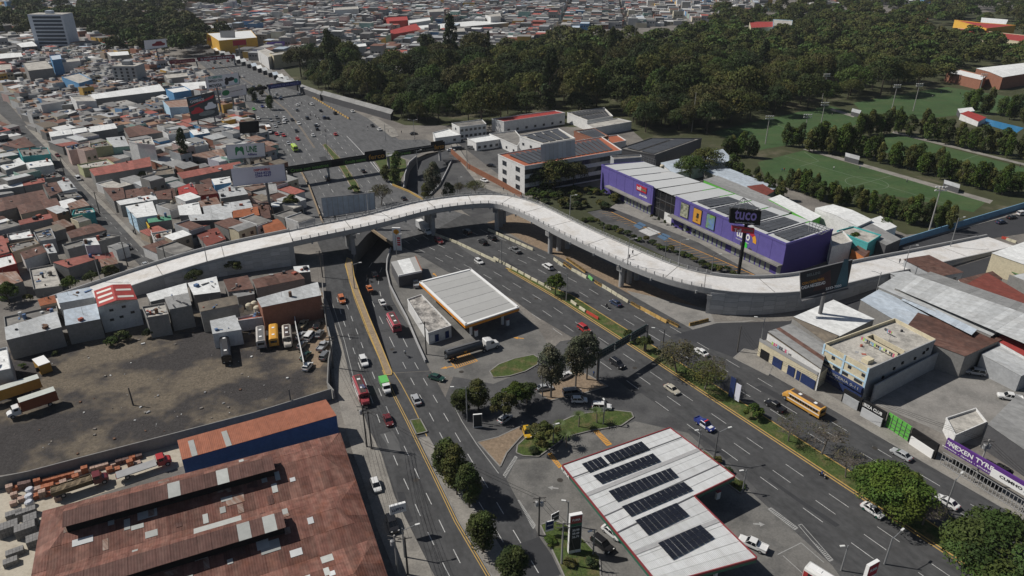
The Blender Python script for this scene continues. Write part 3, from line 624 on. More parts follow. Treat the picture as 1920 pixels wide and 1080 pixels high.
def house(q,h,roof,wall,label,kind='shed',rise=0.7,cat='house',name='house',win=0,alt=None,sheetw=2.6,group=None,par=0.55,base=0.0):
 p=[G(x,y,h)for x,y in q];c=sum((x for x in p),Vector())/4;c.z=base
 o=thing(name,label,cat,c,group=group)
 rm=R[roof]if isinstance(roof,str)else roof;wm=Wm[wall]if isinstance(wall,str)else wall
 ar=(p[1]-p[0]).cross(p[2]-p[0]).z
 if ar>0:p=[p[1],p[0],p[3],p[2]]
 up=Vector((0,0,rise))
 if kind=='flat':
  mb=MB();mb.prism(p,base,h-par,0,mt=1);part('wall',mb,[wm,rm],o)
  pr=MB()
  for i in range(4):
   a,b=p[i],p[(i+1)%4];d=(b-a).normalized()*.11
   pr.beam(Vector((a.x,a.y,h-par/2-.02))+d,Vector((b.x,b.y,h-par/2-.02))-d*-1,.2,par+.03)
  part('parapet',pr,wm,o)
 elif kind=='shed':
  z=[h+rise,h+rise,h,h];pp=[Vector((v.x,v.y,zz))for v,zz in zip(p,z)]
  mb=MB();mb.prism([c+(v-c)*.985 for v in p],base,[zz-.12 for zz in z]);part('wall',mb,wm,o)
  n=max(2,int((p[1]-p[0]).length/sheetw));strips(o,pp,min(n,14),rm,alt=alt,p_alt=.25 if alt else 0)
 elif kind=='gable':
  e=[Vector((v.x,v.y,h))for v in p];r0=(e[0]+e[3])/2+up;r1=(e[1]+e[2])/2+up
  mb=MB();s=[c+(v-c)*.985 for v in p];mb.prism(s,base,h-.12)
  m0=(s[0]+s[3])/2;m1=(s[1]+s[2])/2;m0.z=m1.z=h+rise-.16
  S_=[Vector((v.x,v.y,h-.12))for v in s];mb.add([S_[3],S_[0],m0],[(0,1,2)]);mb.add([S_[1],S_[2],m1],[(0,1,2)])
  part('wall',mb,wm,o)
  n=max(2,min(14,int((p[1]-p[0]).length/sheetw)))
  strips(o,[e[0],e[1],r1,r0],n,rm,alt=alt,p_alt=.2 if alt else 0);strips(o,[e[3],e[2],r1,r0],n,rm,alt=alt,p_alt=.2 if alt else 0)
 if win:
  for fl in range(max(1,int((h-1)//3))):
   for k in range(win):
    window_on(o,p[3],p[2],(k+.5)/win,1.6+3*fl+base,1.1,1.1)
 return o
T=[(C1(550,120,800,85,820,125,570,160),5,'white','white','white sheet-roofed house at the street corner beside a long ribbed roof','shed'),(C1(805,90,1290,20,1320,60,830,140),5,'white','block','long bright white ribbed shed roof above the pink house','shed'),(C1(1390,75,1570,40,1830,105,1450,165),5,'rust','block','wide rust-brown roof behind the tall white block','shed'),(C1(735,270,1000,205,1020,275,770,310),7.5,'conc','pink','pink two-storey house with cluttered roof terrace on the street corner','flat'),(C1(1012,240,1200,200,1260,255,1022,282),7.5,'conc','lime','pale lime two-storey house between the pink and mint houses','flat'),(C1(1195,185,1400,165,1455,262,1268,278),6.5,'pale','mint','mint green house with grey sheet roof beside the tall white block','shed'),(C1(1440,200,1700,163,1738,245,1540,228),12,'cpale','white','tall narrow white block with bare grey front wall','flat'),(C1(1005,540,1690,400,1705,490,1060,600),5.5,'red','block','long faded red sheet roof below the tall white block','shed'),(C1(870,470,1200,408,1300,470,930,512),4.5,'cpale','lime','pale green corner house with weathered flat roof','flat'),(C1(20,262,280,170,400,262,200,292),4.5,'rust','block','rust-roofed house across the street from the pink house','shed'),(C1(200,292,530,280,565,350,250,382),6.5,'conc','turq','flat-roofed house with bright turquoise front wall','flat'),(C1(0,505,220,410,290,462,60,535),5,'white','block','white sheet roof left of the turquoise house','shed'),(C1(290,470,570,425,605,472,330,512),5,'white','white','white shed roof in front of the turquoise wall','shed'),(C1(400,605,640,562,700,602,430,642),4,'conc','block','low grey flat roof at the zebra crossing','flat'),(C1(-120,740,250,680,262,712,-100,765),5,'white','block','long narrow white roof strip beside the left edge','shed'),(C1(250,680,500,640,508,668,266,712),5,'red','block','narrow faded pink roof strip continuing a white one','shed'),(C1(480,712,640,682,702,772,560,832),5,'rust','block','small square rust roof with one chimney hatch','shed'),(C1(645,682,770,640,862,740,706,772),5,'pale','white','pale grey roof overlooking the bend of the street','shed'),(C1(-60,880,490,772,545,862,-40,1010),5,'rust','block','broad brown roof with two dark hatches','shed'),(C1(190,950,640,862,682,932,230,1032),4.6,'rust','tan','brown roof with a green bush growing over it','shed'),(C1(650,800,850,780,922,832,690,852),5,'conc','block','grey flat roof next to the street with dark courtyard','flat'),(C1(760,932,940,872,1012,932,790,978),4.4,'rust2','block','small patchy rust roof above a turquoise parapet','shed'),(C1(830,985,1040,960,1064,1004,812,1034),5,'cpale','turq','flat roof with turquoise parapet on the left of the street','flat'),(C1(1160,748,1390,750,1412,850,1280,882),5,'rust','block','dark brown sagging roof along the right pavement','shed'),(C1(1412,780,1700,730,1752,800,1422,852),5,'rust','block','brown roof beside the sagging dark one','shed'),(C1(1310,902,1740,822,1772,862,1350,928),5,'white','block','narrow white strip roof between brown roofs','shed'),(C1(1745,792,1925,770,1935,862,1775,862),5,'rust','block','brown roof left of the red gabled one','shed'),(C1(1415,960,1720,902,1772,1036,1530,1072),6,'white','ltblue','white-roofed office with blue striped street wall','shed'),(C2(210,102,570,20,592,52,222,132),4.6,'red','block','long red strip roof at the left','shed'),(C2(80,232,330,180,372,266,100,302),5,'white','block','cut-out white roof on the left terrace','flat'),(C2(90,352,380,292,442,334,140,432),4.4,'conc','tan','grey flat roof with arched arcade front','flat'),(C2(380,212,570,166,622,282,430,312),5,'conc','grey','grey flat roof left of the brown gable','flat'),(C2(740,212,1060,112,1202,186,790,282),4.2,'rust','block','brown gable roof beside the street lamp','gable'),(C2(700,352,1180,222,1342,252,760,402),4.8,'conc','block','patched concrete roof terrace with black water tank','flat'),(C2(940,312,1080,292,1122,352,960,362),8,'white','lilac','small lilac upper room standing above the roofs','shed'),(C2(490,372,600,362,642,442,540,452),5,'pale','block','small pale sheet roof in the left terrace','shed'),(C2(230,462,480,382,522,432,270,522),4.2,'rust','white','brown roof over a small white-walled yard','shed'),(C2(600,572,1140,452,1162,492,762,612),4.2,'red','block','long red roof with a blue water drum','shed'),(C2(1100,492,1270,452,1292,492,1112,542),4,'red','block','short red roof at the end of the long red roof','shed'),(C2(1120,542,1310,512,1332,562,1140,602),3.8,'rust2','block','striped rusty lean-to near the flyover wall','shed'),(C2(-80,300,50,282,107,432,-60,480),5,'red','block','faded red roof at the left edge','shed'),(C2(-80,500,130,452,182,562,-60,630),5,'white','red','white flat roof with red wall at the left edge','flat'),(C2(-60,700,190,672,262,762,-40,850),4.4,'rust2','block','patchy brown roof above the dark green tree','shed'),(C2(330,622,600,572,692,812,380,852),3,'cpale','block','crumbling pale concrete slab roof strewn with rubble','flat'),(C2(640,932,1020,852,1062,942,660,1012),7,'blueish','white','white house with bluish sheet roof next to the red gable','shed'),(C2(430,992,620,942,642,1002,450,1044),5,'orange','tan','small orange-brown roof beside the bluish roof','shed'),(C2(1660,82,1925,42,1930,72,1670,108),4.6,'greens','block','half green half white strip roof beside the office','shed'),(C2(1700,222,1925,182,1930,262,1740,292),4,'cpale','white','low white house with littered roof facing a small yard','flat'),(C3(570,382,950,302,982,372,760,422),4.4,'rust2','dark','striped rusty carport roof left of the green logo billboard','shed'),(C3(540,250,740,202,782,242,600,272),5,'conc','white','white-walled house behind the rusty carport','flat'),(C3(430,582,1140,452,1172,492,490,632),4.6,'red','block','long red roof running behind the phone number billboard','shed'),(C3(80,552,380,502,402,572,100,602),5.2,'moss','block','dark brown-grey flat roof with high bare wall','flat'),(C3(440,752,600,692,672,802,460,842),4.8,'brick','cream','bright red roof over a cream house with dark doors','shed'),(C3(200,792,400,752,432,842,230,872),4.6,'rust','tan','brown roof left of the bright red one','shed'),(C3(630,712,800,702,892,792,680,822),4.6,'rust','red','brown roof with maroon front wall','shed'),(C3(820,652,1030,622,1042,672,850,702),5,'white','sky','white roof with blue wall under the phone number billboard','shed'),(C3(890,782,1080,702,1112,742,900,800),4.4,'pale','white','pale lean-to roof beside the blue wall','shed'),(C3(900,802,1180,747,1232,802,920,852),6,'pale','block','pale grey roof over a high block wall','shed'),(C3(670,902,880,852,922,912,700,952),4.8,'rust2','block','small streaked rusty roof near the flyover','shed'),(C3(720,962,1250,882,1292,972,740,1042),5.2,'pale','block','large pale sheet roof near the flyover with rusty corner','shed'),(C3(1060,1012,1340,962,1362,1040,1060,1072),5.2,'orange','dark','orange-brown rusty shed roof beside the flyover','shed'),(C3(440,952,680,912,712,1032,460,1042),4.8,'white','block','white roof with rows of dark vents','shed'),(C3(1280,922,1460,912,1492,982,1300,992),4.6,'rust','block','brown roof at the foot of the phone number billboard','shed'),(C3(560,1062,1050,1022,1062,1085,580,1105),4.8,'pale','dark','pale long roof above the dark gap by the flyover','shed'),(C3(265,88,450,62,482,112,330,132),6.5,'conc','white','white workshop with a wide dark doorway','flat'),(C3(570,102,770,82,802,112,620,142),5,'white','sky','white and blue roof beside the dark conifer','shed'),(C3(1300,445,1490,395,1500,425,1310,470),4,'moss','tan','brown strip roof between the two white billboards','shed'),(C3(1500,925,1650,905,1660,935,1510,950),4,'white','dark','narrow white roof right of the billboard pole','shed'),(PX(482,392,504,388,508,408,486,412),4.5,'rust','block','brown roof near the lamp by the flyover','shed'),(PX(490,420,520,410,538,430,500,442),4.5,'orange','brick','orange-brown roof touching the flyover edge','gable'),(PX(340,384,358,398,398,420,372,428),3,'maroon','white','dark red low roof next to the white yard wall','shed'),(PX(366,440,408,430,424,448,388,462),3.6,'maroon','block','dark red roof directly behind the flyover ramp','shed'),(C4(170,362,530,260,542,332,200,412),5.5,'white','block','white sheet roof with torn edge beside the flyover ramp','shed'),(C4(330,392,550,350,572,442,370,482),7,'grey','block','grey block house overlooking the dirt yard','shed'),(C4(125,455,330,420,360,520,170,552),6.6,'cpale','block','roofless grey block building with pale debris inside','flat'),(C4(540,262,800,202,832,322,590,352),5,'white','block','torn white sheet roof between brown roofs','shed'),(C4(860,232,1080,192,1132,292,900,322),5,'rust','block','brown roof with blue barrels at its corner','shed'),(C4(630,442,980,372,992,432,650,502),6.8,'moss','block','long mossy lean-to roof on a high grey wall','shed'),(C4(890,322,1120,290,1140,340,985,372),4,'grey','block','grey patched roof cluttered with scrap','shed'),(C4(1115,212,1480,122,1592,202,1150,292),5.6,'rust','block','brown roof with white patches behind the grey hall','gable'),(C4(1160,402,1710,252,1742,352,1200,462),7.5,'pale','brick','light grey hall roof with brick panel wall above the parked buses','shed'),(C4(1490,112,1630,102,1640,142,1500,152),5,'white','block','small white roof beside the avenue under the flyover','shed'),(C4(740,602,970,552,1022,662,760,702),4.6,'pale','white','small pale rusted shed beside the black bus','shed'),(C4(980,552,1200,512,1210,548,990,580),3.6,'red','white','low hut with red roof edge carrying cream water tanks','flat'),(C5(40,312,430,190,462,292,45,392),6,'pale','block','wide pale metal roof over a bare block wall','shed'),(C5(480,182,730,132,752,232,490,282),6,'blueish','block','patched bluish and translucent roof in front of the white house','shed'),(C5(-120,480,50,442,77,602,-100,640),7,'white','grey','white flat-roofed block at the left edge of the dirt yard','flat'),(C5(30,215,420,130,432,185,40,300),4.2,'conc','block','open roof terrace crowded with tubs and scrap','flat'),]
for row in T:house(*row[:5],kind=row[5],alt=None)
q=C2(1055,872,1470,796,1546,966,1100,1056);h=8.2
p=[G(x,y,h)for x,y in q];c=sum(p,Vector())/4;c.z=0
o=thing('house','white house with bright red gable roof and white skylight strips','house',c)
r0,r1=(p[0]+p[1])/2,(p[3]+p[2])/2;r0=G(210.5,533.5,h+1.6);r1=G(218,563,h+1.6)
mb=MB();mb.prism(p,0,h-.1);mb.add([p[2]-Vector((0,0,.1)),p[3]-Vector((0,0,.1)),r1-Vector((0,0,.15))],[(0,1,2)]);part('wall',mb,Wm['white'],o)
for sl,ns in(([p[0],p[3],r1,r0],7),([p[1],p[2],r1,r0],7)):
 for i in range(ns):
  a,b=i/ns,(i+1)/ns
  k=[sl[0].lerp(sl[1],a),sl[0].lerp(sl[1],b),sl[3].lerp(sl[2],b),sl[3].lerp(sl[2],a)]
  part('roof_sheet',MB().slab4(k,.08),R['brick'],o)
  if i in(1,3,5)if sl[0]is p[0]else i in(2,5):
   cc=sum(k,Vector())/4;kk=[cc+(v-cc)*.78+Vector((0,0,.05))for v in k];part('skylight',MB().slab4(kk,.04),mat('skylight',(.62,.6,.55),.6,.05),o)
for t,z in((.3,6.5),(.62,6.8),(.25,3.6),(.5,3.9),(.8,4.6)):window_on(o,p[3],p[2],t,z,1.0,.7)
for x,y in((452,585),(468,581),(478,577),(483,586)):
 t=link('water_tank',tank_me,None,G(x,y,3.65));t.scale=(1.7,)*3
 tag(t,'cream plastic water tank on the low hut by the parked buses','water tank','cream tanks on the hut')
for x,y,z,s,lab,m_ in((197,443,5,1.2,'black water tank on the patched concrete terrace',m_btank),(121,402,5,1.0,'black water tank on the flat roof with turquoise parapet',m_btank),(10,446,5,1.1,'black water tank at the left end of the cut-out white roof',m_btank),(286,366,5.5,1.0,'grey water tank at the end of the narrow white strip roof',m_cgrey),(1241,318,9,1.8,'cream water tank behind the purple store',m_tank),(170,482,4.6,.9,'blue water drum on the long red roof',Wm['blue'])):
 t=link('water_tank',tank_me.copy()if m_ is not m_tank else tank_me,None,G(x,y,z));t.scale=(s,)*3;t.data.materials[0]=m_;tag(t,lab,'water tank')
E0,E1=G(80,958,5.2),G(638,811,5.2);U=(E1-E0).normalized();Vv=Vector((U.y,-U.x,0))
wh=thing('warehouse','large rust-red corrugated warehouse roof with raised ridge vents in the foreground','warehouse',E0.copy());wh.location.z=0
WA=math.atan2(U.y,U.x)
wr=streak_mat('warehouse_sheet',(0.148,0.066,0.051),WA,(0.225,0.135,0.105),amount=.32,freq=.9,rand=.26,blot=(0.155,0.062,0.04),period=.45,var=.28)
wr2=streak_mat('warehouse_ridge_sheet',(0.105,0.054,0.045),WA,(0.15,0.09,0.075),amount=.3,freq=.9,rand=.14,var=.22,period=.45)
wpatch=mat('translucent_sheet',(0.40,0.41,0.39),.7,.15,.8,rand=.2);wpat2=mat('new_zinc_sheet',(0.56,0.57,0.57),.5,.1,.8,rand=.1)
def ruv(u,v,z):p=E0+U*u+Vv*v;p.z=z;return p
def vof(px,py,z):
 p=G(px,py,z)-E0;return p.dot(U),p.dot(Vv)
uR0,_=vof(638,811,5.2);uR1,vR1=vof(722,1065,5.2)
def uend(v):return uR0+(uR1-uR0)*v/vR1
BW=vof(480,955,5.2)[1]
NB=4;rnd=random.Random(3)
wm_=MB();wm_.prism([ruv(0.1,0.1,0),ruv(uend(0)-.1,0.1,0),ruv(uend(BW*NB)-.1,BW*NB,0),ruv(0.1,BW*NB,0)],0,5.0);part('wall',wm_,Wm['block'],wh)
SHW=2.1
for b in range(NB):
 v0=b*BW;vr,ve,v1=v0+.40*BW,v0+.66*BW,v0+BW
 ul,ur=5.2,uend(v0+.5*BW)-14.5
 def zz(v):t=(v-v0)/BW;return 5.2+2.0*(t/.5 if t<.5 else(1-t)/.5)
 for(va,vb)in((v0,v0+.5*BW),(v0+.5*BW,v1)):
  for half in(0,1):
   w0,w1=va+(vb-va)*half/2,va+(vb-va)*(half+1)/2
   u=0.0
   while u<uend(v0)-.4:
    vv=v0 if va==v0 else v1
    lo0,lo1=(5.2*abs(w_-vv)/(.5*BW)for w_ in(w0,w1));hi0,hi1=uend(w0)-lo0,uend(w1)-lo1
    ua,ub=u,u+SHW;u+=SHW
    if max(hi0,hi1)-ua<.2 or ub-min(lo0,lo1)<.2:continue
    k4=[min(max(ua,lo0),hi0),max(min(ub,hi0),lo0),max(min(ub,hi1),lo1),min(max(ua,lo1),hi1)]
    m_=wr
    dz=rnd.uniform(0,.035)
    part('roof_sheet',MB().slab4([ruv(k4[0],w0,zz(w0)+dz),ruv(k4[1],w0,zz(w0)+dz),ruv(k4[2],w1,zz(w1)+dz+.02),ruv(k4[3],w1,zz(w1)+dz+.02)],.05),m_,wh)
 for(ua,s)in((0,1),(uend(v0+.5*BW),-1)):
  a_,b_,c_=ruv(ua if s>0 else uend(v0),v0,5.24),ruv(ua if s>0 else uend(v1),v1,5.24),ruv(ua+s*5.2,v0+.5*BW,7.25)
  k=8;base=(a_+b_)/2
  for i in range(k):
   p0,p1=a_.lerp(b_,i/k),a_.lerp(b_,(i+1)/k);t0,t1=1-abs(2*i/k-1),1-abs(2*(i+1)/k-1)
   apex=lambda t,i_:(a_ if i_<=k/2 else b_).lerp(c_,t)
   q0,q1=apex(t0,i),apex(t1,i+1)
   part('roof_sheet',MB().slab4([p0,p1,q1,q0],.05),wr,wh)
 for k in range(44):
  va=v0+rnd.uniform(.03,.9)*BW;u=rnd.uniform(4,uend(v0)-9);du,dv=rnd.choice([.9,1.0,1.0,2.0,3.2]),rnd.choice([.9,1.3,2.0,2.2]);vb=min(va+dv,v0+(.5 if va<v0+.5*BW else 1)*BW-.05)
  if b==1 and k==0:u,va,vb,du=25,v0+.04*BW,v0+.17*BW,8
  if vb-va<.4:continue
  part('patch_sheet',MB().slab4([ruv(u,va,zz(va)+.09),ruv(u+du,va,zz(va)+.09),ruv(u+du,vb,zz(vb)+.1),ruv(u,vb,zz(vb)+.1)],.03),rnd.choice([wpatch,wpatch,wpatch,wpat2,R['rust2'],wr2]),wh)
 zt,ze=9.5,8.8;va_,vb_,vc_=v0+.36*BW,v0+.46*BW,v0+.67*BW
 side=MB().prism([ruv(ul,va_+.3,0),ruv(ur,va_+.3,0),ruv(ur,vc_-.8,0),ruv(ul,vc_-.8,0)],6.2,ze-.15,top=False);part('ridge_vent',side,m_black,wh)  # sides coloured black to stand for the shadow under the ridge eaves
 u=ul-.3
 while u<ur:
  ub=min(u+SHW,ur+.3);dz=rnd.uniform(0,.03)
  part('ridge_sheet',MB().slab4([ruv(u,va_,ze+dz),ruv(ub-.03,va_,ze+dz),ruv(ub-.03,vb_,zt+dz),ruv(u,vb_,zt+dz)],.05),wr,wh)
  part('ridge_sheet',MB().slab4([ruv(u,vb_,zt+dz),ruv(ub-.03,vb_,zt+dz),ruv(ub-.03,vc_,ze+dz),ruv(u,vc_,ze+dz)],.05),wr2 if rnd.random()>.05 else wpatch,wh)
  u+=SHW
q=PX(334,832,612,755,631,779,341,862);h=6.4
p=[G(x,y,h)for x,y in q];c=sum(p,Vector())/4;c.z=0
o=thing('hall','long hall with orange corrugated roof and dark blue side wall','building',c)
p[0].z+=.9;p[1].z+=.9
mb=MB().prism(p,0,[v.z-.1 for v in p]);part('wall',mb,Wm['blue'],o)
om=streak_mat('orange_profile_sheet',(0.33,0.125,0.075),math.atan2((p[1]-p[0]).y,(p[1]-p[0]).x),(0.29,0.12,0.08),amount=.2,period=.35,rand=.07)
strips(o,p,16,om)
for t in(.06,.27):
 k=[p[3].lerp(p[2],t),p[3].lerp(p[2],t+.035),p[0].lerp(p[1],t+.035).lerp(p[3].lerp(p[2],t+.035),.2),p[0].lerp(p[1],t).lerp(p[3].lerp(p[2],t),.2)]
 part('skylight',MB().slab4([v+Vector((0,0,.07))for v in k],.04),wpatch,o)
def wall_px(pts,h,t,m,label,z=0.0,cat='wall'):
 P=[G(x,y)for x,y in pts];mb=MB()
 for a,b in zip(P,P[1:]):mb.beam(Vector((a.x,a.y,z+h/2)),Vector((b.x,b.y,z+h/2)),t,h)
 return solo('wall',mb,m,label,cat,loc=None)
wall_px([(-40,925),(60,905),(160,878),(330,833),(480,793),(623,748)],3.0,.25,Wm['block'],'grey block wall between the dirt yard and the brick yard')
wall_px([(549,560),(556,620),(572,695)],2.6,.2,Wm['white'],'thin white wall between the parked buses and the car yard')
wall_px([(606,545),(612,610),(624,660),(618,690),(616,735),(628,750)],2.8,.25,Wm['block'],'bare block wall along the avenue pavement beside the car yard')
wall_px([(285,445),(272,425),(258,410)],4.2,.25,wallm('mural',(0.6,0.4,0.05)),'bright yellow painted wall along the residential street')
wall_px([(328,520),(305,488),(286,447)],3.2,.25,Wm['white'],'long white yard wall along the residential street near the flyover')
wall_px([(1650,472),(1760,438),(1860,408),(1960,378)],2.6,.3,wallm('bluewall',(0.16,0.30,0.42)),'long sky blue boundary wall along the far street')
PUR=mat('purple_render',(0.112,0.092,0.30),.8,.09,.25,fine=(.7,.06));PUR_SHADE_TRIM=mat('purple_shade_trim',(0.062,0.045,0.19),.8,.09,.25)  # darker purple paints shade onto the end wall; also plinth and joint trim
ZP=12.0
A,B,Cc,Dd=G(1128,308,ZP),G(1208,303,ZP),G(1562,429,ZP),G(1475,456,ZP)
pc=(A+B+Cc+Dd)/4;pc.z=0
st=thing('store','large purple furniture store with white roof and glass centre beside the flyover','store',pc)
f1,f2=A.lerp(Dd,.345),A.lerp(Dd,.475)
fd=(Dd-A).xy.normalized();fn=Vector((fd.y,-fd.x,0))
if fn.dot(Vector((0,-1,0)))<0:fn=-fn
mb=MB();back=(B-A)
mb.prism([A,f1,f1-fn*14,A.lerp(B,.95)],0,ZP-.7);mb.prism([f2,Dd,Cc,f2-fn*14],0,ZP-.7)
part('wall',mb,PUR,st)
wl3=MB()
for a,b in((A,f1),(f2,Dd),(Dd,Cc),(A,B)):wl3.beam(Vector((a.x,a.y,ZP-.35)),Vector((b.x,b.y,ZP-.35)),.3,.72)
part('parapet',wl3,PUR,st)
side=MB();sd_=(Cc-Dd).xy.normalized();sn=Vector((sd_.y,-sd_.x,0));sn=sn if sn.x>0 else-sn
side.prism([Dd+sn*.06,Cc+sn*.06,Cc-sn*.1,Dd-sn*.1],0,ZP-.02);part('end_wall',side,PUR_SHADE_TRIM,st)  # thin skin over the wall, its shaded side put into the colour
roofm=mat('store_roof',(0.47,0.48,0.48),.6,.06,.3,rand=.04);n=11
for i in range(n):
 a,b=i/n+.004,(i+1)/n-.004
 k=[A.lerp(Dd,a)-fn*.4,A.lerp(Dd,b)-fn*.4,B.lerp(Cc,b)+fn*.3,B.lerp(Cc,a)+fn*.3]
 for v in k:v.z=ZP-.45
 k[2].z+=.5;k[3].z+=.5
 part('roof_sheet',MB().slab4(k,.1),roofm,st)
m_pv=mat('solar_panel',(0.016,0.018,0.026),.25,.1,spec=.5,rand=.1);m_pv2=mat('solar_panel_dusty',(0.075,0.078,0.085),.45,.1,spec=.4,rand=.12)
def pv_array(parent,q,z,nx,ny,m,gap=.06,lift=.12,tilt=0.0,thick=.05):
 c_=[G(x,y,z)for x,y in q]if not isinstance(q[0],Vector)else q
 for i in range(nx):
  for j in range(ny):
   def at(s,t):v=c_[0].lerp(c_[1],s).lerp(c_[3].lerp(c_[2],s),t);v=v.copy();v.z=z+lift+tilt*(1-t);return v
   ex,ey=gap/nx,gap/ny
   part('solar_panel',MB().slab4([at(i/nx+ex,j/ny+ey),at((i+1)/nx-ex,j/ny+ey),at((i+1)/nx-ex,(j+1)/ny-ey),at(i/nx+ex,(j+1)/ny-ey)],thick),m,parent)
for i in(6,7,8,9,10):
 a,b=(i+.12)/n,(i+.88)/n
 pv_array(st,[A.lerp(Dd,a)-fn*2.5,A.lerp(Dd,b)-fn*2.5,B.lerp(Cc,b)+fn*4.5,B.lerp(Cc,a)+fn*4.5],ZP-.05,3,6,m_pv2,.03)
for i in range(1,18):
 t=i/18
 if not.345<t<.475:p_=A.lerp(Dd,t);part('panel_joint',MB().box(Vector((p_.x,p_.y,8.0))+fn*.01,(.07,.06,7.2),math.atan2(fd.y,fd.x)),PUR_SHADE_TRIM,st)
ga,gb=f1-fn*1.2,f2-fn*1.2;gl=MB();gl.beam(Vector((ga.x,ga.y,ZP/2-.3)),Vector((gb.x,gb.y,ZP/2-.3)),.2,ZP-.6)
part('glazing',gl,mat('dark_glazing',(0.012,0.013,0.016),.08,0,spec=.6),st)
for t in(.0,.25,.5,.75,1.0):
 p_=ga.lerp(gb,t);part('mullion',MB().box((p_.x,p_.y,ZP/2-.3),(.12,.3,ZP-.8),math.atan2(fd.y,fd.x)),m_steel,st)
for z in(3.5,7.5):
 part('transom',MB().beam(Vector((ga.x,ga.y,z))+fn*.12,Vector((gb.x,gb.y,z))+fn*.12,.12,.12),m_steel,st)
part('entrance_panel',MB().beam(Vector((*f1.lerp(f2,.55).xy,1.8))+fn*-.6,Vector((*f2.xy,1.8))+fn*-.6,.2,3.6),Wm['white'],st)
for a,b in((A.lerp(Dd,.06),f1),(f2.lerp(Dd,-.02),Dd)):
 mb=MB();mid=fn*1.0
 mb.beam(Vector((*a.xy,4.2))+mid,Vector((*b.xy,4.2))+mid,2.4,.5);part('canopy',mb,m_conc,st)
 part('plinth',MB().beam(Vector((*a.xy,2.0))+fn*.04,Vector((*b.xy,2.0))+fn*.04,.12,4.0),PUR_SHADE_TRIM,st)
 L=(b-a).xy.length;k=int(L/2.2)
 for i in range(k):
  if(i%9)==4:continue
  t=(i+.5)/k;p_=a.lerp(b,t);w_=L/k*.72
  if t<.12:continue
  part('shop_window',MB().box(Vector((*p_.xy,1.9))+fn*.13,(w_,.1,3.4),math.atan2(fd.y,fd.x)),mat('shop_glass',(.22,.24,.22),.2,.1,rand=.15),st)
upz=Vector((0,0,1));rd_=Vector((fd.x,fd.y,0))
def board_on(parent,a,b,t,z,w,h,m,name='panel',proud=.15,n=None,d=None):
 d=d or rd_;n=n or fn;p_=a.lerp(b,t);p_=Vector((p_.x,p_.y,z))+n*proud
 part(name,MB().box(p_,(w,.2,h),math.atan2(d.y,d.x)),m,parent);return p_+n*.12
m_wht=mat('sign_white',(.75,.75,.74),.6,.03);m_sred=mat('sign_red',(.42,.03,.05),.5,.03);m_sgreen=mat('sign_green',(.02,.25,.10),.5,.05)
p_=board_on(st,A,f1,.80,9.0,6.4,2.4,m_sred,'sign');text(st,'toll',p_-rd_*1.5,rd_,upz,1.5,m_wht);text(st,'moda',p_+rd_*1.3,rd_,upz,1.0,m_sgreen)
p_=A.lerp(f1,.80);p_=Vector((p_.x,p_.y,6.4))+fn*.05;text(st,'divertido',p_+rd_*1.2,rd_,upz,1.0,m_wht)
m_poster=[mat('poster_room',(.36,.36,.27),.7,.5,.9,col2=(.10,.12,.08),patch=(.7,.52,.08)),mat('poster_orange',(.55,.27,.04),.7,.05),mat('poster_lawn',(.18,.32,.06),.7,.3,.8,col2=(.12,.2,.42),patch=(.25,.5,.1))]
for t,m_ in zip((.105,.235,.365),m_poster):
 board_on(st,f2,Dd,t,8.0,4.4,5.6,mat('poster_edge',(.03,.03,.03),.6,0),'poster_frame',.1);board_on(st,f2,Dd,t,8.0,4.0,5.2,m_,'poster',.16)
p_=f2.lerp(Dd,.235);p_=Vector((p_.x,p_.y,7.6))+fn*.3
ch=MB();ch.box(p_+rd_*.3+upz*.9,(1.1,.06,1.3),math.atan2(fd.y,fd.x));ch.box(p_+rd_*.2,(1.4,.06,.35),math.atan2(fd.y,fd.x));ch.box(p_+rd_*.2-upz*.6,(.15,.06,1.0),math.atan2(fd.y,fd.x));ch.box(p_+rd_*.2-upz*1.2,(1.2,.06,.15),math.atan2(fd.y,fd.x))
part('print',ch,mat('print_black',(.03,.03,.02),.8,0),st)
p_=f2.lerp(Dd,.66);p_=Vector((p_.x,p_.y,8.6))+fn*.08
text(st,'tuco',p_,rd_,upz,2.9,m_wht,width=6.2);text(st,'Especialistas en Muebles',p_-upz*2.3,rd_,upz,.55,m_wht,bold=False)
lg=MB()
for i,(a0,a1,mi)in enumerate(((-.1,.5,0),(.5,1.0,1))):
 k=6
 for j in range(k):
  t0,t1=a0+(a1-a0)*j/k,a0+(a1-a0)*(j+1)/k;cpt=p_+rd_*2.6-upz*.9
  f=lambda r,t:cpt+rd_*(r*math.cos(t))+upz*(r*math.sin(t))
  lg.quad(f(1.9,t0*1.5),f(3.4,t0*1.5),f(3.4,t1*1.5),f(1.9,t1*1.5),mi)
part('logo_arc',lg,[mat('logo_yellow',(.7,.33,.03),.6,0),m_sred],st)
lg=MB();lg.add([p_+rd_*(1.2+1.3*math.cos(t*math.pi/8))-upz*(3.4-1.3*math.sin(t*math.pi/8))+fn*.02 for t in range(16)],[tuple(range(16))]);part('logo_disc',lg,mat('logo_green',(.05,.5,.06),.6,0),st)
lg=MB()
for j in range(8):
 t0,t1=math.pi*(1.0+j/8*.9),math.pi*(1.0+(j+1)/8*.9);cpt=p_+rd_*2.0-upz*2.9+fn*.03
 f=lambda r,t:cpt+rd_*(r*math.cos(t))+upz*(r*math.sin(t));lg.quad(f(1.6,t0),f(2.9,t0),f(2.9,t1),f(1.6,t1))
part('logo_swoosh',lg,mat('logo_grey',(.05,.055,.06),.6,0),st)
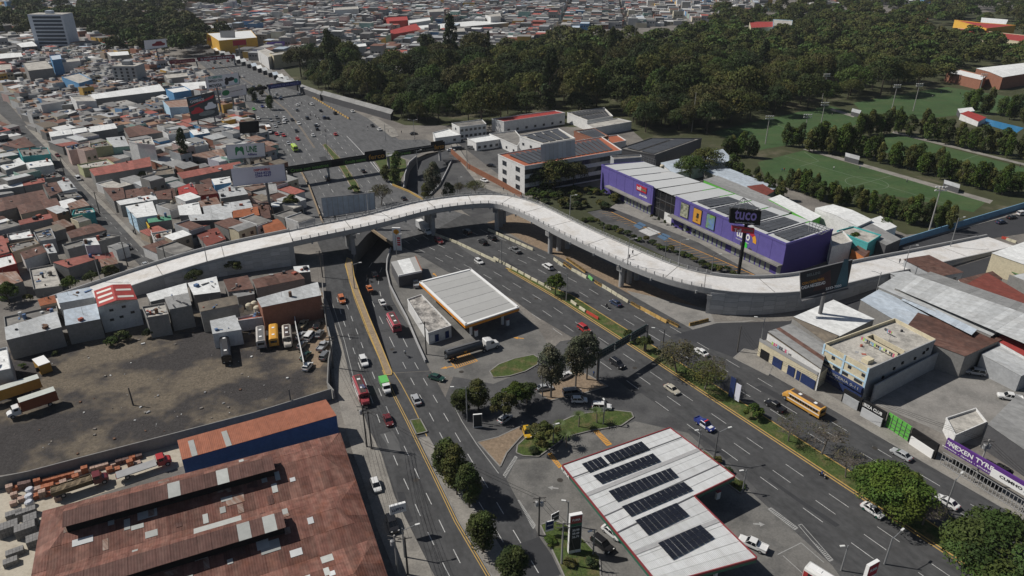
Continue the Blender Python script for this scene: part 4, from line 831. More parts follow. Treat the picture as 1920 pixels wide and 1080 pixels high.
def frame_board(px4,Y,label,back=True,m=None,name='billboard',nx=6,nz=4):
 P=[V(x,y,Y)for x,y in px4];c=sum(P,Vector())/4;c.z=0;o=thing(name,label,'billboard',c)
 mb=MB()
 for i in range(nx+1):mb.beam(P[0].lerp(P[1],i/nx),P[3].lerp(P[2],i/nx),.14,.14)
 for j in range(nz+1):mb.beam(P[0].lerp(P[3],j/nz),P[1].lerp(P[2],j/nz),.14,.14)
 part('frame',mb,m_cgrey,o)
 return o,P
frame_board([(1203,291),(1230,300),(1228,318),(1203,308)],B.y+4,'lattice billboard frame seen from behind at the rear of the purple store')
frame_board([(1518,414),(1558,430),(1540,440),(1516,434)],Cc.y-6,'lattice billboard frame at the right end of the store roof')
def wall_quad(a,b):return[Vector(a),Vector(b)]
zh=9.5
q=[G(x,y,zh)for x,y in PX(1547,644,1678,597,1754,636,1631,690)]
c=sum(q,Vector())/4;c.z=0
o=thing('building','cream building with light blue bands, flat roof terrace and tall blank side wall','building',c)
mb=MB().prism(q,0,zh-.9,0,mt=1);part('wall',mb,[Wm['grey'],R['cpale']],o)
TLq,TRq,BRq,BLq=q
def seg(nm,a,b,z,w,h,m,par_=o):part(nm,MB().beam(Vector((*a.xy,z)),Vector((*b.xy,z)),w,h),m,par_)
for a,b in((TLq,TRq),(TRq,BRq)):seg('parapet',a,b,zh-.45,.25,.95,Wm['cream'])
seg('parapet',BRq,BLq,zh-.5,.25,.8,Wm['grey'])
fdx=(BLq-TLq).xy.normalized();fnx=Vector((-fdx.y,fdx.x,0));fnx=fnx if fnx.dot(Vector((-1,-1,0)))>0 else-fnx
seg('front_wall',TLq+fnx*.08,BLq+fnx*.08,(zh+3.2)/2,.16,zh-3.2,Wm['cream'])
for z in(zh-1.6,zh-4.0):seg('band',TLq+fnx*.2,BLq+fnx*.2,z,.12,.35,Wm['ltblue'])
for t in(0.01,.48,.99):
 p_=TLq.lerp(BLq,t)+fnx*.22;part('pilaster',MB().box((p_.x,p_.y,(zh+3.4)/2),(.5,.14,zh-3.4),math.atan2(fdx.y,fdx.x)),Wm['ltblue'],o)
for t,z,w_,h_ in((.25,zh-2.4,.9,.8),(.62,zh-2.4,.9,.8),(.92,zh-2.5,.9,.8),(.12,zh-4.6,1.8,.7),(.36,zh-4.6,2.0,.7),(.56,zh-4.7,1.6,.7),(.85,zh-4.7,2.2,.7),(.38,zh-5.6,1.2,1.8)):
 p_=TLq.lerp(BLq,t)+fnx*.18;w2=MB().box((p_.x,p_.y,z),(w_,.12,h_),math.atan2(fdx.y,fdx.x));part('window',w2,m_glass,o)
seg('shop_sign',TLq+fnx*.6,BLq+fnx*.6,3.4,.9,1.3,Wm['navy']);seg('shopfront',TLq+fnx*.25,BLq+fnx*.25,1.4,.4,2.8,Wm['navy'])
text(o,'CARNICERIA 0-11',TLq.lerp(BLq,.5)+fnx*1.08+upz*(3.5-zh),Vector((*fdx,0)),upz,.7,m_wornw,width=11)
text(o,'TEL. 2473-9455',TLq.lerp(BLq,.35)+fnx*.5+upz*(2.2-zh),Vector((*fdx,0)),upz,.45,m_wht,width=6)
lt=[TLq.lerp(TRq,.42).lerp(BLq.lerp(BRq,.42),.25),TLq.lerp(TRq,.52).lerp(BLq.lerp(BRq,.52),.25),TLq.lerp(TRq,.52).lerp(BLq.lerp(BRq,.52),.98),TLq.lerp(TRq,.42).lerp(BLq.lerp(BRq,.42),.98)]
for a,b in((lt[0],lt[3]),(lt[1],lt[2]),(lt[0],lt[1])):seg('light_well_wall',a,b,zh-.25,.2,1.3,Wm['cream'])
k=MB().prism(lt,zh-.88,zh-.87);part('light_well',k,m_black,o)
p_=TLq.lerp(TRq,.12).lerp(BLq.lerp(BRq,.12),.78);part('roof_hatch',MB().box((p_.x,p_.y,zh-.4),(1.8,2.2,1.1),math.atan2(fdx.y,fdx.x)),Wm['cream'],o)
for t,z in((.25,4.8),(.4,6.0),(.52,6.6),(.72,6.2),(.9,7.4),(.85,6.8)):
 p_=BLq.lerp(BRq,t);part('window',MB().box((p_.x+.05,p_.y-.05,z),(.7,.3,.7),math.atan2((BRq-BLq).y,(BRq-BLq).x)),m_black,o)
wl4=MB();rr=random.Random(5)
cl=[mat('laundry_white',(.6,.6,.6),.9,.1),mat('laundry_dark',(.05,.05,.07),.9,.1),mat('laundry_pink',(.55,.12,.2),.9,.1),mat('laundry_blue',(.2,.35,.5),.9,.1),mat('laundry_lime',(.35,.55,.12),.9,.1)]
def laundry(a,b,n,zb,lab):
 o=thing('washing_line',lab,'washing line',((a+b)/2).copy());o.location.z=zb
 part('line',MB().beam(Vector((*a.xy,zb+1.5)),Vector((*b.xy,zb+1.5)),.03,.03),m_steel,o)
 for i in range(n):
  p_=a.lerp(b,(i+.5)/n);hh=rr.uniform(.5,1.0);ww=(b-a).length/n*.8
  part('garment',MB().box((p_.x,p_.y,zb+1.5-hh/2),(ww,.04,hh),math.atan2((b-a).y,(b-a).x)),rr.choice(cl),o)
laundry(lt[0].lerp(TLq,.12),lt[3].lerp(BLq,.12),18,zh-.88,'line of white and dark laundry on the roof terrace of the cream building')
laundry(TRq.lerp(BRq,.15).lerp(lt[1],.6),TRq.lerp(BRq,.65).lerp(lt[1],.6),8,zh-.88,'short line of dark laundry behind the light well of the cream building')
z1=4.4
q=[G(x,y,z1)for x,y in PX(1424,640,1448,634,1552,690,1533,704)]
c=sum(q,Vector())/4;c.z=0
o2=thing('building','low cream corner building with dark blue garage doors and a laundry balcony','building',c)
part('wall',MB().prism(q,0,z1,0,mt=1),[Wm['cream'],R['conc']],o2)
q2=[G(x,y,6.8)for x,y in PX(1440,622,1484,607,1552,648,1540,690)]
part('upper_storey',MB().prism(q2,0,6.3,0,mt=1),[Wm['white'],R['moss']],o2)
strips(o2,[Vector((*v.xy,zz_))for v,zz_ in zip(q2,(6.9,6.9,6.6,6.6))],6,R['rust'],alt=[R['grey'],R['grey']],p_alt=.5)
a,b=q[0],q[3];dd_=(b-a).xy.normalized();nn_=Vector((-dd_.y,dd_.x,0));nn_=nn_ if nn_.dot(Vector((-1,-1,0)))>0 else-nn_
for t,w_ in((.13,2.8),(.36,3.0),(.60,2.2),(.72,1.1),(.88,4.2)):
 p_=a.lerp(b,t);part('garage_door',MB().box(Vector((*p_.xy,1.4))+nn_*.05,(w_,.2,2.6),math.atan2(dd_.y,dd_.x)),Wm['navy']if t>.2 else m_black,o2)
part('balcony_rail',MB().beam(Vector((*a.xy,z1+.5))+nn_*.05,Vector((*b.xy,z1+.5))+nn_*.05,.1,.9),m_rail,o2)
laundry(a.lerp(b,.18)-nn_*.6,a.lerp(b,.48)-nn_*.6,9,z1,'colourful laundry hanging on the balcony of the low cream corner building')
for row in((PX(1487,598,1562,566,1640,598,1575,630),6.5,'white','block','white ribbed roof behind the cream building with the tall pole through it','shed'),(PX(1484,600,1530,585,1575,628,1552,645),6.2,'moss','block','brown patched roof behind the low cream corner building','shed'),(PX(1612,566,1650,545,1770,608,1725,628),6.5,'blueish','block','bluish patched roof in the middle of the right-hand block','shed'),(PX(1690,628,1720,590,1880,636,1810,668),6.4,'rust','block','dark brown roof with a raised translucent ridge strip','shed'),(PX(1645,542,1680,520,1900,600,1860,630),7.2,'pale','block','long grey sheet roof between the brown roof and the ribbed hall','shed'),(PX(1862,640,1900,622,1990,655,1960,690),5.5,'brick','white','red sheet roof with white side at the right edge','shed'),(PX(1838,668,1880,648,1960,685,1915,705),4.6,'pale','grey','grey canopy roof at the back of the right yard','shed'),(PX(1790,548,1850,515,1960,575,1920,600),4.6,'maroon','block','red-brown roof with white stripes behind the ribbed hall','shed'),(PX(1795,528,1860,512,1880,522,1820,545),4.4,'rust','white','low rusty roof with white lean-to next to the far street','shed')):
 house(*row[:5],kind=row[5])
q=[G(x,y,8.5)for x,y in PX(1678,540,1745,508,1985,590,1960,640)]
c=sum(q,Vector())/4;c.z=0
o=thing('hall','big ribbed grey metal hall roof beside the flyover ramp','building',c)
r0,r1=q[0].lerp(q[1],.62),q[3].lerp(q[2],.62);r0.z=r1.z=10.0
r0,r1=G(1712,514,10.2),G(1990,612,10.2)
part('wall',MB().prism([q[0],q[1],q[2],q[3]],0,8.3),Wm['block'],o)
strips(o,[G(1678,540,8.5),G(1930,648,8.5),r1,r0],22,R['pale']);strips(o,[r0,r1,G(1990,592,8.5),G(1748,512,8.5)],22,R['grey'])
mb=MB()
strips(D.objects.get('hall.001',o),[G(1700,553,7.6),G(1832,618,7.6),G(1822,628,7.4),G(1690,562,7.4)],18,R['blueish'],name='ridge_sheet')
wall_px([(1632,755),(1720,707),(1830,650)],5.0,.3,Wm['grey'],'long grey party wall at the back of the right-hand yard')
def frontage(p0,p1,segs,h,label,name='shopfront',depth=.5,cat='building'):
 a,b=G(*p0),G(*p1);d=(b-a).xy.normalized();n=Vector((-d.y,d.x,0));n=n if n.dot(Vector((-1,-1,0)))>0 else-n
 o=thing(name,label,cat,((a+b)/2).copy());o['_']=0;del o['_']
 for t0,t1,z0,z1,m,nm,pr in segs:
  p,q=a.lerp(b,t0),a.lerp(b,t1);part(nm,MB().beam(Vector((*p.xy,(z0+z1)/2))+n*pr,Vector((*q.xy,(z0+z1)/2))+n*pr,depth,z1-z0),m,o)
 return o,a,b,Vector((d.x,d.y,0)),n
m_roll=mat('roller_shutter',(.45,.46,.47),.5,.1)
o,a,b,d,n=frontage((1578,752),(1612,772),[(0,1,0,3.6,m_black,'wall',0),(.1,.9,.2,2.6,Wm['grey'],'shutter',.3)],3.6,'dark shopfront with grey shutter under the cream building')
o,a,b,d,n=frontage((1614,778),(1655,802),[(0,1,0,4.2,m_black,'wall',0),(.02,.95,.1,2.4,m_roll,'shutter',.3)],4,'black club front with long white roller shutter')
text(o,'IBIZA CLUB',a.lerp(b,.45)+upz*3.3+n*.3,d,upz,.8,m_wht,width=4.6)
o,a,b,d,n=frontage((1660,800),(1702,828),[(0,1,0,4.0,Wm['green'],'panel',0)],4,'bright green sheet metal gate in the yard frontage','gate',.2,'gate')
for i in range(6):part('gate_frame',MB().beam(Vector((*a.lerp(b,i/5).xy,0))+n*.15,Vector((*a.lerp(b,i/5).xy,4))+n*.15,.1,.1),m_steel,o)
for z in(1,2,3):part('gate_frame',MB().beam(Vector((*a.xy,z))+n*.15,Vector((*b.xy,z))+n*.15,.08,.08),m_steel,o)
o,a,b,d,n=frontage((1704,830),(1752,862),[(0,1,0,4.0,m_black,'wall',0),(.06,.93,.1,2.2,m_wht,'shutter',.3)],4,'black frontage with white mural shutter next to the green gate')
o,a,b,d,n=frontage((1762,870),(1960,992),[(0,1,4.4,7.0,mat('tyre_purple',(.10,.035,.2),.6,.04),'sign',.2),(.45,1,4.38,6.2,m_wht,'sign_panel',.25)],7,'tyre shop with long purple sign above dark gates',depth=.4)
text(o,'NEXEN TYRE',a.lerp(b,.25)+upz*6.0+n*.42,d,upz,1.0,m_wht,width=9);text(o,'2600',a.lerp(b,.06)+upz*6.2+n*.42,d,upz,.8,m_wht)
text(o,'servicio - llantas - alineacion',a.lerp(b,.24)+upz*4.9+n*.42,d,upz,.35,m_wht,width=11,bold=False);text(o,'CUMHO general',a.lerp(b,.72)+upz*5.4+n*.5,d,upz,.8,m_black,width=8)
for i in range(30):part('gate_bar',MB().beam(Vector((*a.lerp(b,i/29).xy,0)),Vector((*a.lerp(b,i/29).xy,3.2)),.1,.1),m_rail,o)
for z in(.3,1.6,3.1):part('gate_rail',MB().beam(Vector((*a.xy,z)),Vector((*b.xy,z)),.1,.1),m_rail,o)
house(PX(1850,800,1905,745,1990,790,1960,870),5.5,'grey','dark','grey sheet roof of the tyre workshop behind the purple sign',kind='shed')
wk=house(PX(1775,783,1830,765,1850,790,1792,815),3.6,'cpale','white','small unroofed white-walled room in the right-hand yard',kind='flat')
def tyre_ring(r=.34,w=.22,n=12):
 mb=MB()
 for s in range(n):
  for t in range(6):
   A_,B_=2*math.pi*s/n,2*math.pi*t/6;rr_=r-.08+.11*math.cos(B_);mb.v.append((rr_*math.cos(A_),rr_*math.sin(A_),.11+.11*math.sin(B_)))
 for s in range(n):
  for t in range(6):mb.f.append((s*6+t,((s+1)%n)*6+t,((s+1)%n)*6+(t+1)%6,s*6+(t+1)%6));mb.m.append(0)
 return mb.mesh('tyre',mat('tyre_rubber',(.018,.018,.019),.9,.1))
tyre_me=tyre_ring()
for k in range(13):
 t=.06+(k%13)*.038;base=a.lerp(b,t)-n*(2.5+(k//13)*1.2)
 for j in range(5):
  tag(link('tyre',tyre_me,None,Vector((base.x,base.y,.05+j*.225))),'black tyre in the stacked rows behind the tyre shop gate','tyre','tyres stacked behind the gate');
for k in range(14):
 t=.30+(k%7)*.032;base=a.lerp(b,t)-n*(4.5+(k//10)*1.0)
 for j in range(3):tag(link('tyre',tyre_me,None,Vector((base.x,base.y,2.4+j*.5+random.uniform(0,.1)))),'large dark tyre in the heap behind the purple sign','tyre','tyre heap behind the purple sign').scale=(1.7,1.7,2)
house(PX(1858,478,1925,455,1990,470,1960,510),6.5,'white','cream','white-roofed cream restaurant with green awning at the ramp end',kind='shed')
a,b=G(1858,505),G(1935,545);part('awning',MB().beam(Vector((*a.xy,3.2)),Vector((*b.xy,3.0)),2.5,.2),mat('awning_green',(.06,.14,.05),.8,.1),D.objects[[o.name for o in C.objects if o.get('label','').startswith('white-roofed cream')][0]])
wall_px([(846,288),(880,318),(935,347),(978,372)],2.6,.3,wallm('rustwall',(.22,.095,.055)),'orange boundary wall of the school along the side street')
# ================================================================ petrol station with solar canopy (foreground)
ZC=6.0
cpx=[(1055,873),(1256,803),(1377,893),(1300,930),(1418,1046),(1236,1096)]
cp=[G(x,y,ZC)for x,y in cpx];c=sum(cp,Vector())/6;c.z=0
gs=thing('petrol_canopy','white L-shaped petrol station canopy with red and green fascia and solar panels','canopy',c)
m_can=streak_mat('canopy_sheet',(0.55,0.56,0.56),heading((1055,873),(1256,803),6),(0.42,0.42,0.41),amount=.35,period=.3,rand=.07,bump=.5,var=.06)
m_cred=mat('fascia_red',(.24,.04,.045),.4,.05,coat=.3);m_cgrn=mat('fascia_green',(.012,.12,.075),.4,.05,coat=.3)
part('ceiling',MB().prism(cp,ZC-1.0,ZC-.9,bottom=True),mat('canopy_soffit',(.4,.4,.4),.8,.05),gs)
def lerp2(a,b,c_,d_,s,t):return a.lerp(b,s).lerp(d_.lerp(c_,s),t)
inner=cp[3];d1,d2=(cp[3]-cp[2]).xy,(cp[5]-cp[0]).xy;w_=(cp[0]-cp[2]).xy;den=d1.x*d2.y-d1.y*d2.x
lft=cp[0].lerp(cp[5],-(w_.x*d1.y-w_.y*d1.x)/-den if False else(w_.x*d1.y-w_.y*d1.x)/den)
UA,UB,UC,UDd=cp[0],cp[1],cp[2],lft
k=9
for i in range(k):
 a,b=i/k+.002,(i+1)/k-.002
 q=[UA.lerp(UDd,a),UB.lerp(UC,a),UB.lerp(UC,b),UA.lerp(UDd,b)];dz=Vector((0,0,.02*(i%2)));part('roof_sheet',MB().slab4([v+dz for v in q],.08),m_can,gs)
UE=inner;P0,P1,P2,P3=lft,inner,cp[4],cp[5]
for i in range(8):
 a,b=i/8+.002,(i+1)/8-.002
 q=[P0.lerp(P3,a),P1.lerp(P2,a),P1.lerp(P2,b),P0.lerp(P3,b)];dz=Vector((0,0,.02*(i%2)-.03));part('roof_sheet',MB().slab4([v+dz for v in q],.08),m_can,gs)
for i in range(6):
 a,b=cp[i],cp[(i+1)%6]
 for z,hh,m_,pr in((ZC-.05,.45,m_cred,.2),(ZC-.62,.64,m_cgrn,.16)):
  d=(b-a).xy.normalized();n=Vector((d.y,-d.x,0));n=n if(n.dot((a+b)/2-c)>0)else-n
  if i==2 or i==3:n=Vector((d.y,-d.x,0));n=n if n.dot(Vector((1,-1,0))if i==2 else Vector((1,1,0)))>0 else-n
  part('fascia',MB().beam(Vector((*a.xy,z))+n*pr/2,Vector((*b.xy,z))+n*pr/2,pr,hh),m_,gs)
dl=(cp[5]-cp[0]).xy.normalized();nl=Vector((dl.y,-dl.x,0));nl=nl if nl.x<0 else-nl
text(gs,'PUMA',cp[0].lerp(cp[5],.055)+nl*.4+upz*-.35,Vector((*dl,0)),upz,.7,m_wht,width=3.2)
def X7(*a):return[(960+a[i]/4,810+a[i+1]/4)for i in range(0,len(a),2)]
for q,nx,ny in((X7(520,255,665,200,720,245,575,305),4,2),(X7(685,195,970,85,1030,130,735,240),8,2),(X7(605,345,1055,175,1115,220,670,390),12,2),(X7(720,460,1185,285,1245,335,785,525),12,2),(X7(820,575,1285,390,1355,435,885,635),12,2),(X7(920,680,1230,548,1325,625,1015,775),8,3),(X7(1090,850,1410,712,1515,795,1200,960),8,3)):
 pv_array(gs,q,ZC+.15,nx,ny,m_pv,.035,.25,.35,.06)
for a_,b_ in((UA.lerp(UDd,.2),UB.lerp(UC,.2)),(UA.lerp(UDd,.78),UB.lerp(UC,.78)),(UDd,inner)):part('gutter',MB().beam(a_+upz*.07,b_+upz*.07,.22,.06),m_steel,gs)
for a_,b_ in((UA.lerp(UDd,.47),UB.lerp(UC,.47)),(P0.lerp(P3,.42),P1.lerp(P2,.42))):part('flashing',MB().beam(a_+upz*.06,b_+upz*.06,.9,.05),m_cgrey,gs)
for t_ in((.25,.15),(.25,.7),(.75,.15),(.75,.7)):
 p_=UA.lerp(UDd,t_[1]).lerp(UB.lerp(UC,t_[1]),t_[0]);part('column',MB().box((p_.x,p_.y,(ZC-1)/2),(.5,.5,ZC-1),WA),m_wht,gs)
for t_ in((.3,.3),(.3,.85),(.7,.3),(.7,.85)):
 p_=P0.lerp(P3,t_[1]).lerp(P1.lerp(P2,t_[1]),t_[0]);part('column',MB().box((p_.x,p_.y,(ZC-1)/2),(.5,.5,ZC-1),WA),m_wht,gs)
pump=MB();pump.box((0,0,.9),(.9,.5,1.8));pump.box((0,0,1.95),(1.0,.55,.3),mi=1)
pump_me=pump.mesh('fuel_pump',[m_wht,m_cred])
for k_,(x,y)in enumerate(((1160,885),(1215,870),(1260,985),(1310,990),(1345,935))):
 tag(link('fuel_pump',pump_me,None,G(x,y),WA),'white and red fuel pump under the solar petrol canopy','fuel pump','pumps under the solar canopy')
def pylon(base,w,h,d,rz,label,face,lines,name='price_sign',z0=.3):
 b=G(*base);o=thing(name,label,'sign',b,0)
 part('frame',MB().box((b.x,b.y,z0+h/2),(w,d,h),rz),m_wht,o)
 u=Vector((math.cos(rz),math.sin(rz),0));n=Vector((u.y,-u.x,0))
 for zc,hh,m_ in face:part('sign_face',MB().box(Vector((b.x,b.y,z0+zc))+n*(d/2+.03),(w*.92,.06,hh),rz),m_,o)
 for s,zc,hh,m_,ww in lines:text(o,s,Vector((b.x,b.y,z0+zc))+n*(d/2+.1),u,upz,hh,m_,width=ww)
 return o
m_sdark=mat('sign_dark',(.03,.035,.04),.5,.05)
pylon((1076,1036),2.3,9.0,.7,math.radians(14),'tall red and black petrol price pylon on the lawn',[(8.0,1.7,m_cred),(6.8,.6,m_cgrn),(3.6,5.6,m_sdark)],[('PUMA',8.0,.5,m_wht,1.5)]+[(s,5.6-i*.8,.5,m_wht,1.3)for i,s in enumerate(('30.99','29.49','26.79'))])
pylon((1622,1105),2.6,6.0,.6,math.radians(28),'white petrol sign with dark red face at the bottom right',[(4.6,2.6,m_sred)],[('PUMA',4.8,.7,m_wht,1.8)])
pylon((1030,1004),1.6,2.4,.15,math.radians(20),'small dark blue board on the petrol station lawn',[(1.4,1.8,Wm['navy'])],[('AUTO LAVADO',1.5,.3,m_wht,1.2)],'sign_board',1.2)
pylon((1040,990),1.8,2.2,.15,math.radians(35),'small black board behind the blue one on the lawn',[(1.3,1.8,m_sdark)],[('HORARIO',1.4,.3,m_wht,1.3)],'sign_board',1.6)
pylon((896,802),2.0,3.6,.35,math.radians(8),'dark advertising panel on the brown kerb bed beside the avenue',[(1.9,3.2,m_sdark)],[],'advertising_panel',.2)
pylon((750,1000),3.0,2.0,.5,math.radians(22),'white box sign above the pavement beside the warehouse',[(1.0,1.8,m_wht)],[('LUPITA',1.0,.6,Wm['navy'],2.2)],'box_sign',5.2)
# ================================================================ yellow-and-white petrol station in the middle
ZS=6.0
sp_=[G(x,y,ZS)for x,y in((787,529),(883,505),(973,577),(873,610))];c=sum(sp_,Vector())/4;c.z=0
sh=thing('petrol_canopy','grey petrol station canopy with white rim and orange fascia beside the boulevard','canopy',c)
m_sgr=mat('canopy_grey',(.36,.36,.35),.8,.06,.5,rand=.05);m_sor=mat('fascia_orange',(.62,.23,.02),.5,.04)
for i in range(7):
 a,b=i/7+.002,(i+1)/7-.002
 q=[sp_[0].lerp(sp_[3],a),sp_[1].lerp(sp_[2],a),sp_[1].lerp(sp_[2],b),sp_[0].lerp(sp_[3],b)];dz=Vector((0,0,.025*(i%2)));part('roof_sheet',MB().slab4([v+dz for v in q],.1),m_sgr,sh)
for i in range(4):
 a,b=sp_[i],sp_[(i+1)%4];d=(b-a).xy.normalized();n=Vector((d.y,-d.x,0));n=n if n.dot((a+b)/2-c)>0 else-n
 part('rim',MB().beam(Vector((*a.xy,ZS+.05))-n*.2,Vector((*b.xy,ZS+.05))-n*.2,.7,.4),m_wht,sh)
 part('fascia',MB().beam(Vector((*a.xy,ZS-.55)),Vector((*b.xy,ZS-.55)),.3,.8),m_sor,sh)
part('ceiling',MB().prism(sp_,ZS-.9,ZS-.8,bottom=True),mat('canopy_soffit',(.4,.4,.4)),sh)
for s,t in((.2,.12),(.2,.5),(.2,.88),(.8,.12),(.8,.5),(.8,.88)):
 p_=lerp2(sp_[0],sp_[1],sp_[2],sp_[3],s,t);part('column',MB().box((p_.x,p_.y,2.6),(.6,.6,5.2),.5),m_wht,sh)
 tag(link('fuel_pump',pump_me,None,Vector((p_.x+1.5,p_.y-.6,0.03)),.6),'fuel pump under the orange-trimmed canopy','fuel pump','pumps under the orange canopy')
kq=[G(x,y,4.2)for x,y in((733,491),(779,481),(791,508),(747,517))];c=sum(kq,Vector())/4;c.z=0
o=thing('kiosk','small white-roofed station kiosk next to the underpass','building',c)
part('wall',MB().prism(kq,0,3.9),Wm['dark'],o);strips(o,kq,4,R['white'],t=.3,alt=[m_sgr],p_alt=.3)
part('roof_edge',MB().beam(kq[1],kq[2],.3,.6),Wm['brick'],o);part('roof_edge',MB().beam(kq[3]+upz*-.1,kq[2]+upz*-.1,.3,.6),m_wht,o)
wq=[G(x,y,3.8)for x,y in((764,561),(790,552),(846,610),(803,624))];c=sum(wq,Vector())/4;c.z=0
o=thing('building','long low white station building with stained flat roof beside the underpass ramp','building',c)
part('wall',MB().prism(wq,0,3.4,0,mt=1),[Wm['white'],mat('stained_roof',(.42,.4,.37),.95,.3,.5,col2=(.13,.125,.12),patch=(.35,.5,.1),fine=(2,.2))],o)
for i in range(4):part('parapet',MB().beam(Vector((*wq[i].xy,3.6)),Vector((*wq[(i+1)%4].xy,3.6)),.2,.5),Wm['white'],o)
for t in(.35,.8):window_on(o,wq[3],wq[2],t,1.4,1.2,2.2,'door',Wm['navy'])
window_on(o,wq[3],wq[2],.15,1.8,1.4,2.0,'notice_board',m_wht)
p_=G(746,470);o=pylon((746,470),2.9,8.6,.6,math.radians(-4),'white petrol price pylon with yellow shell emblem and red price bars',[(4.3,8.4,m_wht)],[],z0=.2)
n=Vector((math.sin(math.radians(-4)),-math.cos(math.radians(-4)),0));u=Vector((math.cos(math.radians(-4)),math.sin(math.radians(-4)),0));o_c=p_+n*.42
em=MB();cc=o_c+upz*7.3;pts=[cc+u*(1.0*math.cos(t)*(1 if math.sin(t)>-.6 else.7))+upz*(1.0*math.sin(t))for t in[2*math.pi*i/18 for i in range(18)]];em.add(pts,[tuple(range(18))]);part('emblem',em,mat('emblem_yellow',(.75,.36,.02),.5,0),o)
for i in range(5):
 a_=math.radians(40+i*25);part('emblem_rib',MB().beam(cc-upz*.7+n*.02,cc+u*.85*math.cos(a_)+upz*.85*math.sin(a_)+n*.02,.07,.02),m_sred,o)
for i in range(4):part('price_bar',MB().beam(o_c+upz*(5.0-i*.85)+u*.1,o_c+upz*(5.0-i*.85)+u*1.2,.05,.55),mat('price_red',(.55,.03,.05),.5,0),o)
# ================================================================ billboards and footbridges
def billboard(px4,pole_base,label,face,lines=(),pole_top=None,thick=.5,m_back=None,poles=1,extra=None,Y=None):
 """upright panel at the distance of its pole's foot"""
 b=G(*pole_base)if pole_base else None;Y=Y or b.y;P=[V(x,y,Y)for x,y in px4]
 c=Vector(((P[0].x+P[1].x)/2,Y,0))if not b else b.copy();o=thing('billboard',label,'billboard',c)
 bk=Vector((0,thick,0));q=P;mb=MB().add([v for v in q]+[v+bk for v in q],[(3,2,1,0),(4,5,6,7),(0,1,5,4),(1,2,6,5),(2,3,7,6),(3,0,4,7)])
 part('panel',mb,m_back or m_steel,o)
 f=Vector((0,-.04,0));cc=sum(P,Vector())/4;part('face',MB().add([cc+(v-cc)*.985+f for v in(P[3],P[2],P[1],P[0])],[(0,1,2,3)]),face,o)
 u=(P[1]-P[0]).normalized();upv=(P[0]-P[3]).normalized();W=(P[1]-P[0]).length;H=(P[0]-P[3]).length
 for s,fx,fy,hh,m_,ww in lines:text(o,s,P[3]+(P[2]-P[3])*fx+(P[0]-P[3])*fy+Vector((0,-.12,0)),u,upv,hh*H,m_,width=ww*W)
 if b:
  top=(P[2]+P[3])/2;top=Vector((b.x,Y+thick+.5,(P[2].z+P[3].z)/2+H*.5))
  if poles==1:part('pole',MB().tube(Vector((b.x,Y+thick+.5,0)),top,.55,n=12),m_steel,o)
  else:
   for t in(.2,.8):part('pole',MB().tube(Vector((P[3].lerp(P[2],t).x,Y+thick+.4,0)),Vector((P[3].lerp(P[2],t).x,Y+thick+.4,P[3].z+H*.3)),.4,n=10),m_steel,o)
 part('walkway',MB().beam(P[3]+Vector((0,-.6,-.3)),P[2]+Vector((0,-.6,-.3)),.8,.12),m_steel,o)
 if extra:extra(o,P,u,upv,W,H)
 return o
mf_white=mat('vinyl_white',(.74,.75,.78),.6,.04,.2);mf_lilac=mat('vinyl_lilac',(.62,.63,.72),.6,.06,.2);m_lgreen=mat('ink_green',(.03,.22,.09),.6,0);m_lblue=mat('ink_blue',(.05,.05,.25),.6,0)
m_lred=mat('ink_red',(.5,.04,.05),.6,0);m_lblk=mat('ink_black',(.02,.02,.025),.6,0);m_teal=mat('ink_teal',(.05,.32,.26),.6,0)
def blob(o,P,fx,fy,w,h,W,H,u,upv,m_,name='print',n=14,shape=None):
 cc=P[3]+(P[2]-P[3])*fx+(P[0]-P[3])*fy+Vector((0,-.08,0))
 sh_=shape or[(math.cos(2*math.pi*i/n),math.sin(2*math.pi*i/n))for i in range(n)]
 part(name,MB().add([cc+u*(x*w*W/2)+upv*(y*h*H/2)for x,y in sh_],[tuple(range(len(sh_)))]),m_,o)
HEARTY=[(-1,-.9),(-.75,-.95),(-.55,-.2),(0,.1),(.55,-.2),(.75,-.95),(1,-.9),(1,.6),(.7,1),(.2,.9),(0,.6),(-.2,.9),(-.7,1),(-1,.6)]
billboard([(423,272),(496,267.5),(498,293),(426.5,299.5)],(464,342),'white billboard with green emblem reading UNE',mf_white,[('UNE',.66,.57,.42,m_lgreen,.27),('Afiliate',.66,.22,.16,m_lblue,.24)],extra=lambda o,P,u,upv,W,H:blob(o,P,.34,.52,.22,.6,W,H,u,upv,m_lgreen,'emblem',shape=HEARTY))
billboard([(432,317),(533,307.5),(538,339),(437,350)],(507,402),'pale lilac billboard with DISPONIBLE and phone numbers',mf_lilac,[('DISPONIBLE',.57,.78,.13,m_lred,.3),('2364-8228',.58,.6,.14,m_lblue,.3),('2365-4647',.58,.44,.14,m_lblue,.3)])
billboard([(448,229),(485,226),(486,248),(450,251)],(471,268),'dark back of a billboard beside the boulevard',m_black)
def moto(o,P,u,upv,W,H):
 blob(o,P,.72,.45,.3,.5,W,H,u,upv,m_lblk,'print',shape=[(-1,.2),(-.6,.9),(-.2,.5),(.4,.8),(.9,.5),(1,-.1),(.5,-.4),(-.4,-.5),(-.9,-.3)]);blob(o,P,.62,.26,.12,.36,W,H,u,upv,m_lblk);blob(o,P,.9,.3,.12,.36,W,H,u,upv,m_teal)
billboard([(384,144),(447,136),(449.5,157),(388,168)],(416,224),'tall billboard with a motorcycle and the word MOVESA',mf_white,[('TU LIBERTAD',.3,.82,.18,m_teal,.42),('EMPIEZA CON',.3,.56,.18,m_lblk,.42),('MOVESA',.28,.2,.24,m_lblk,.38)],extra=moto)
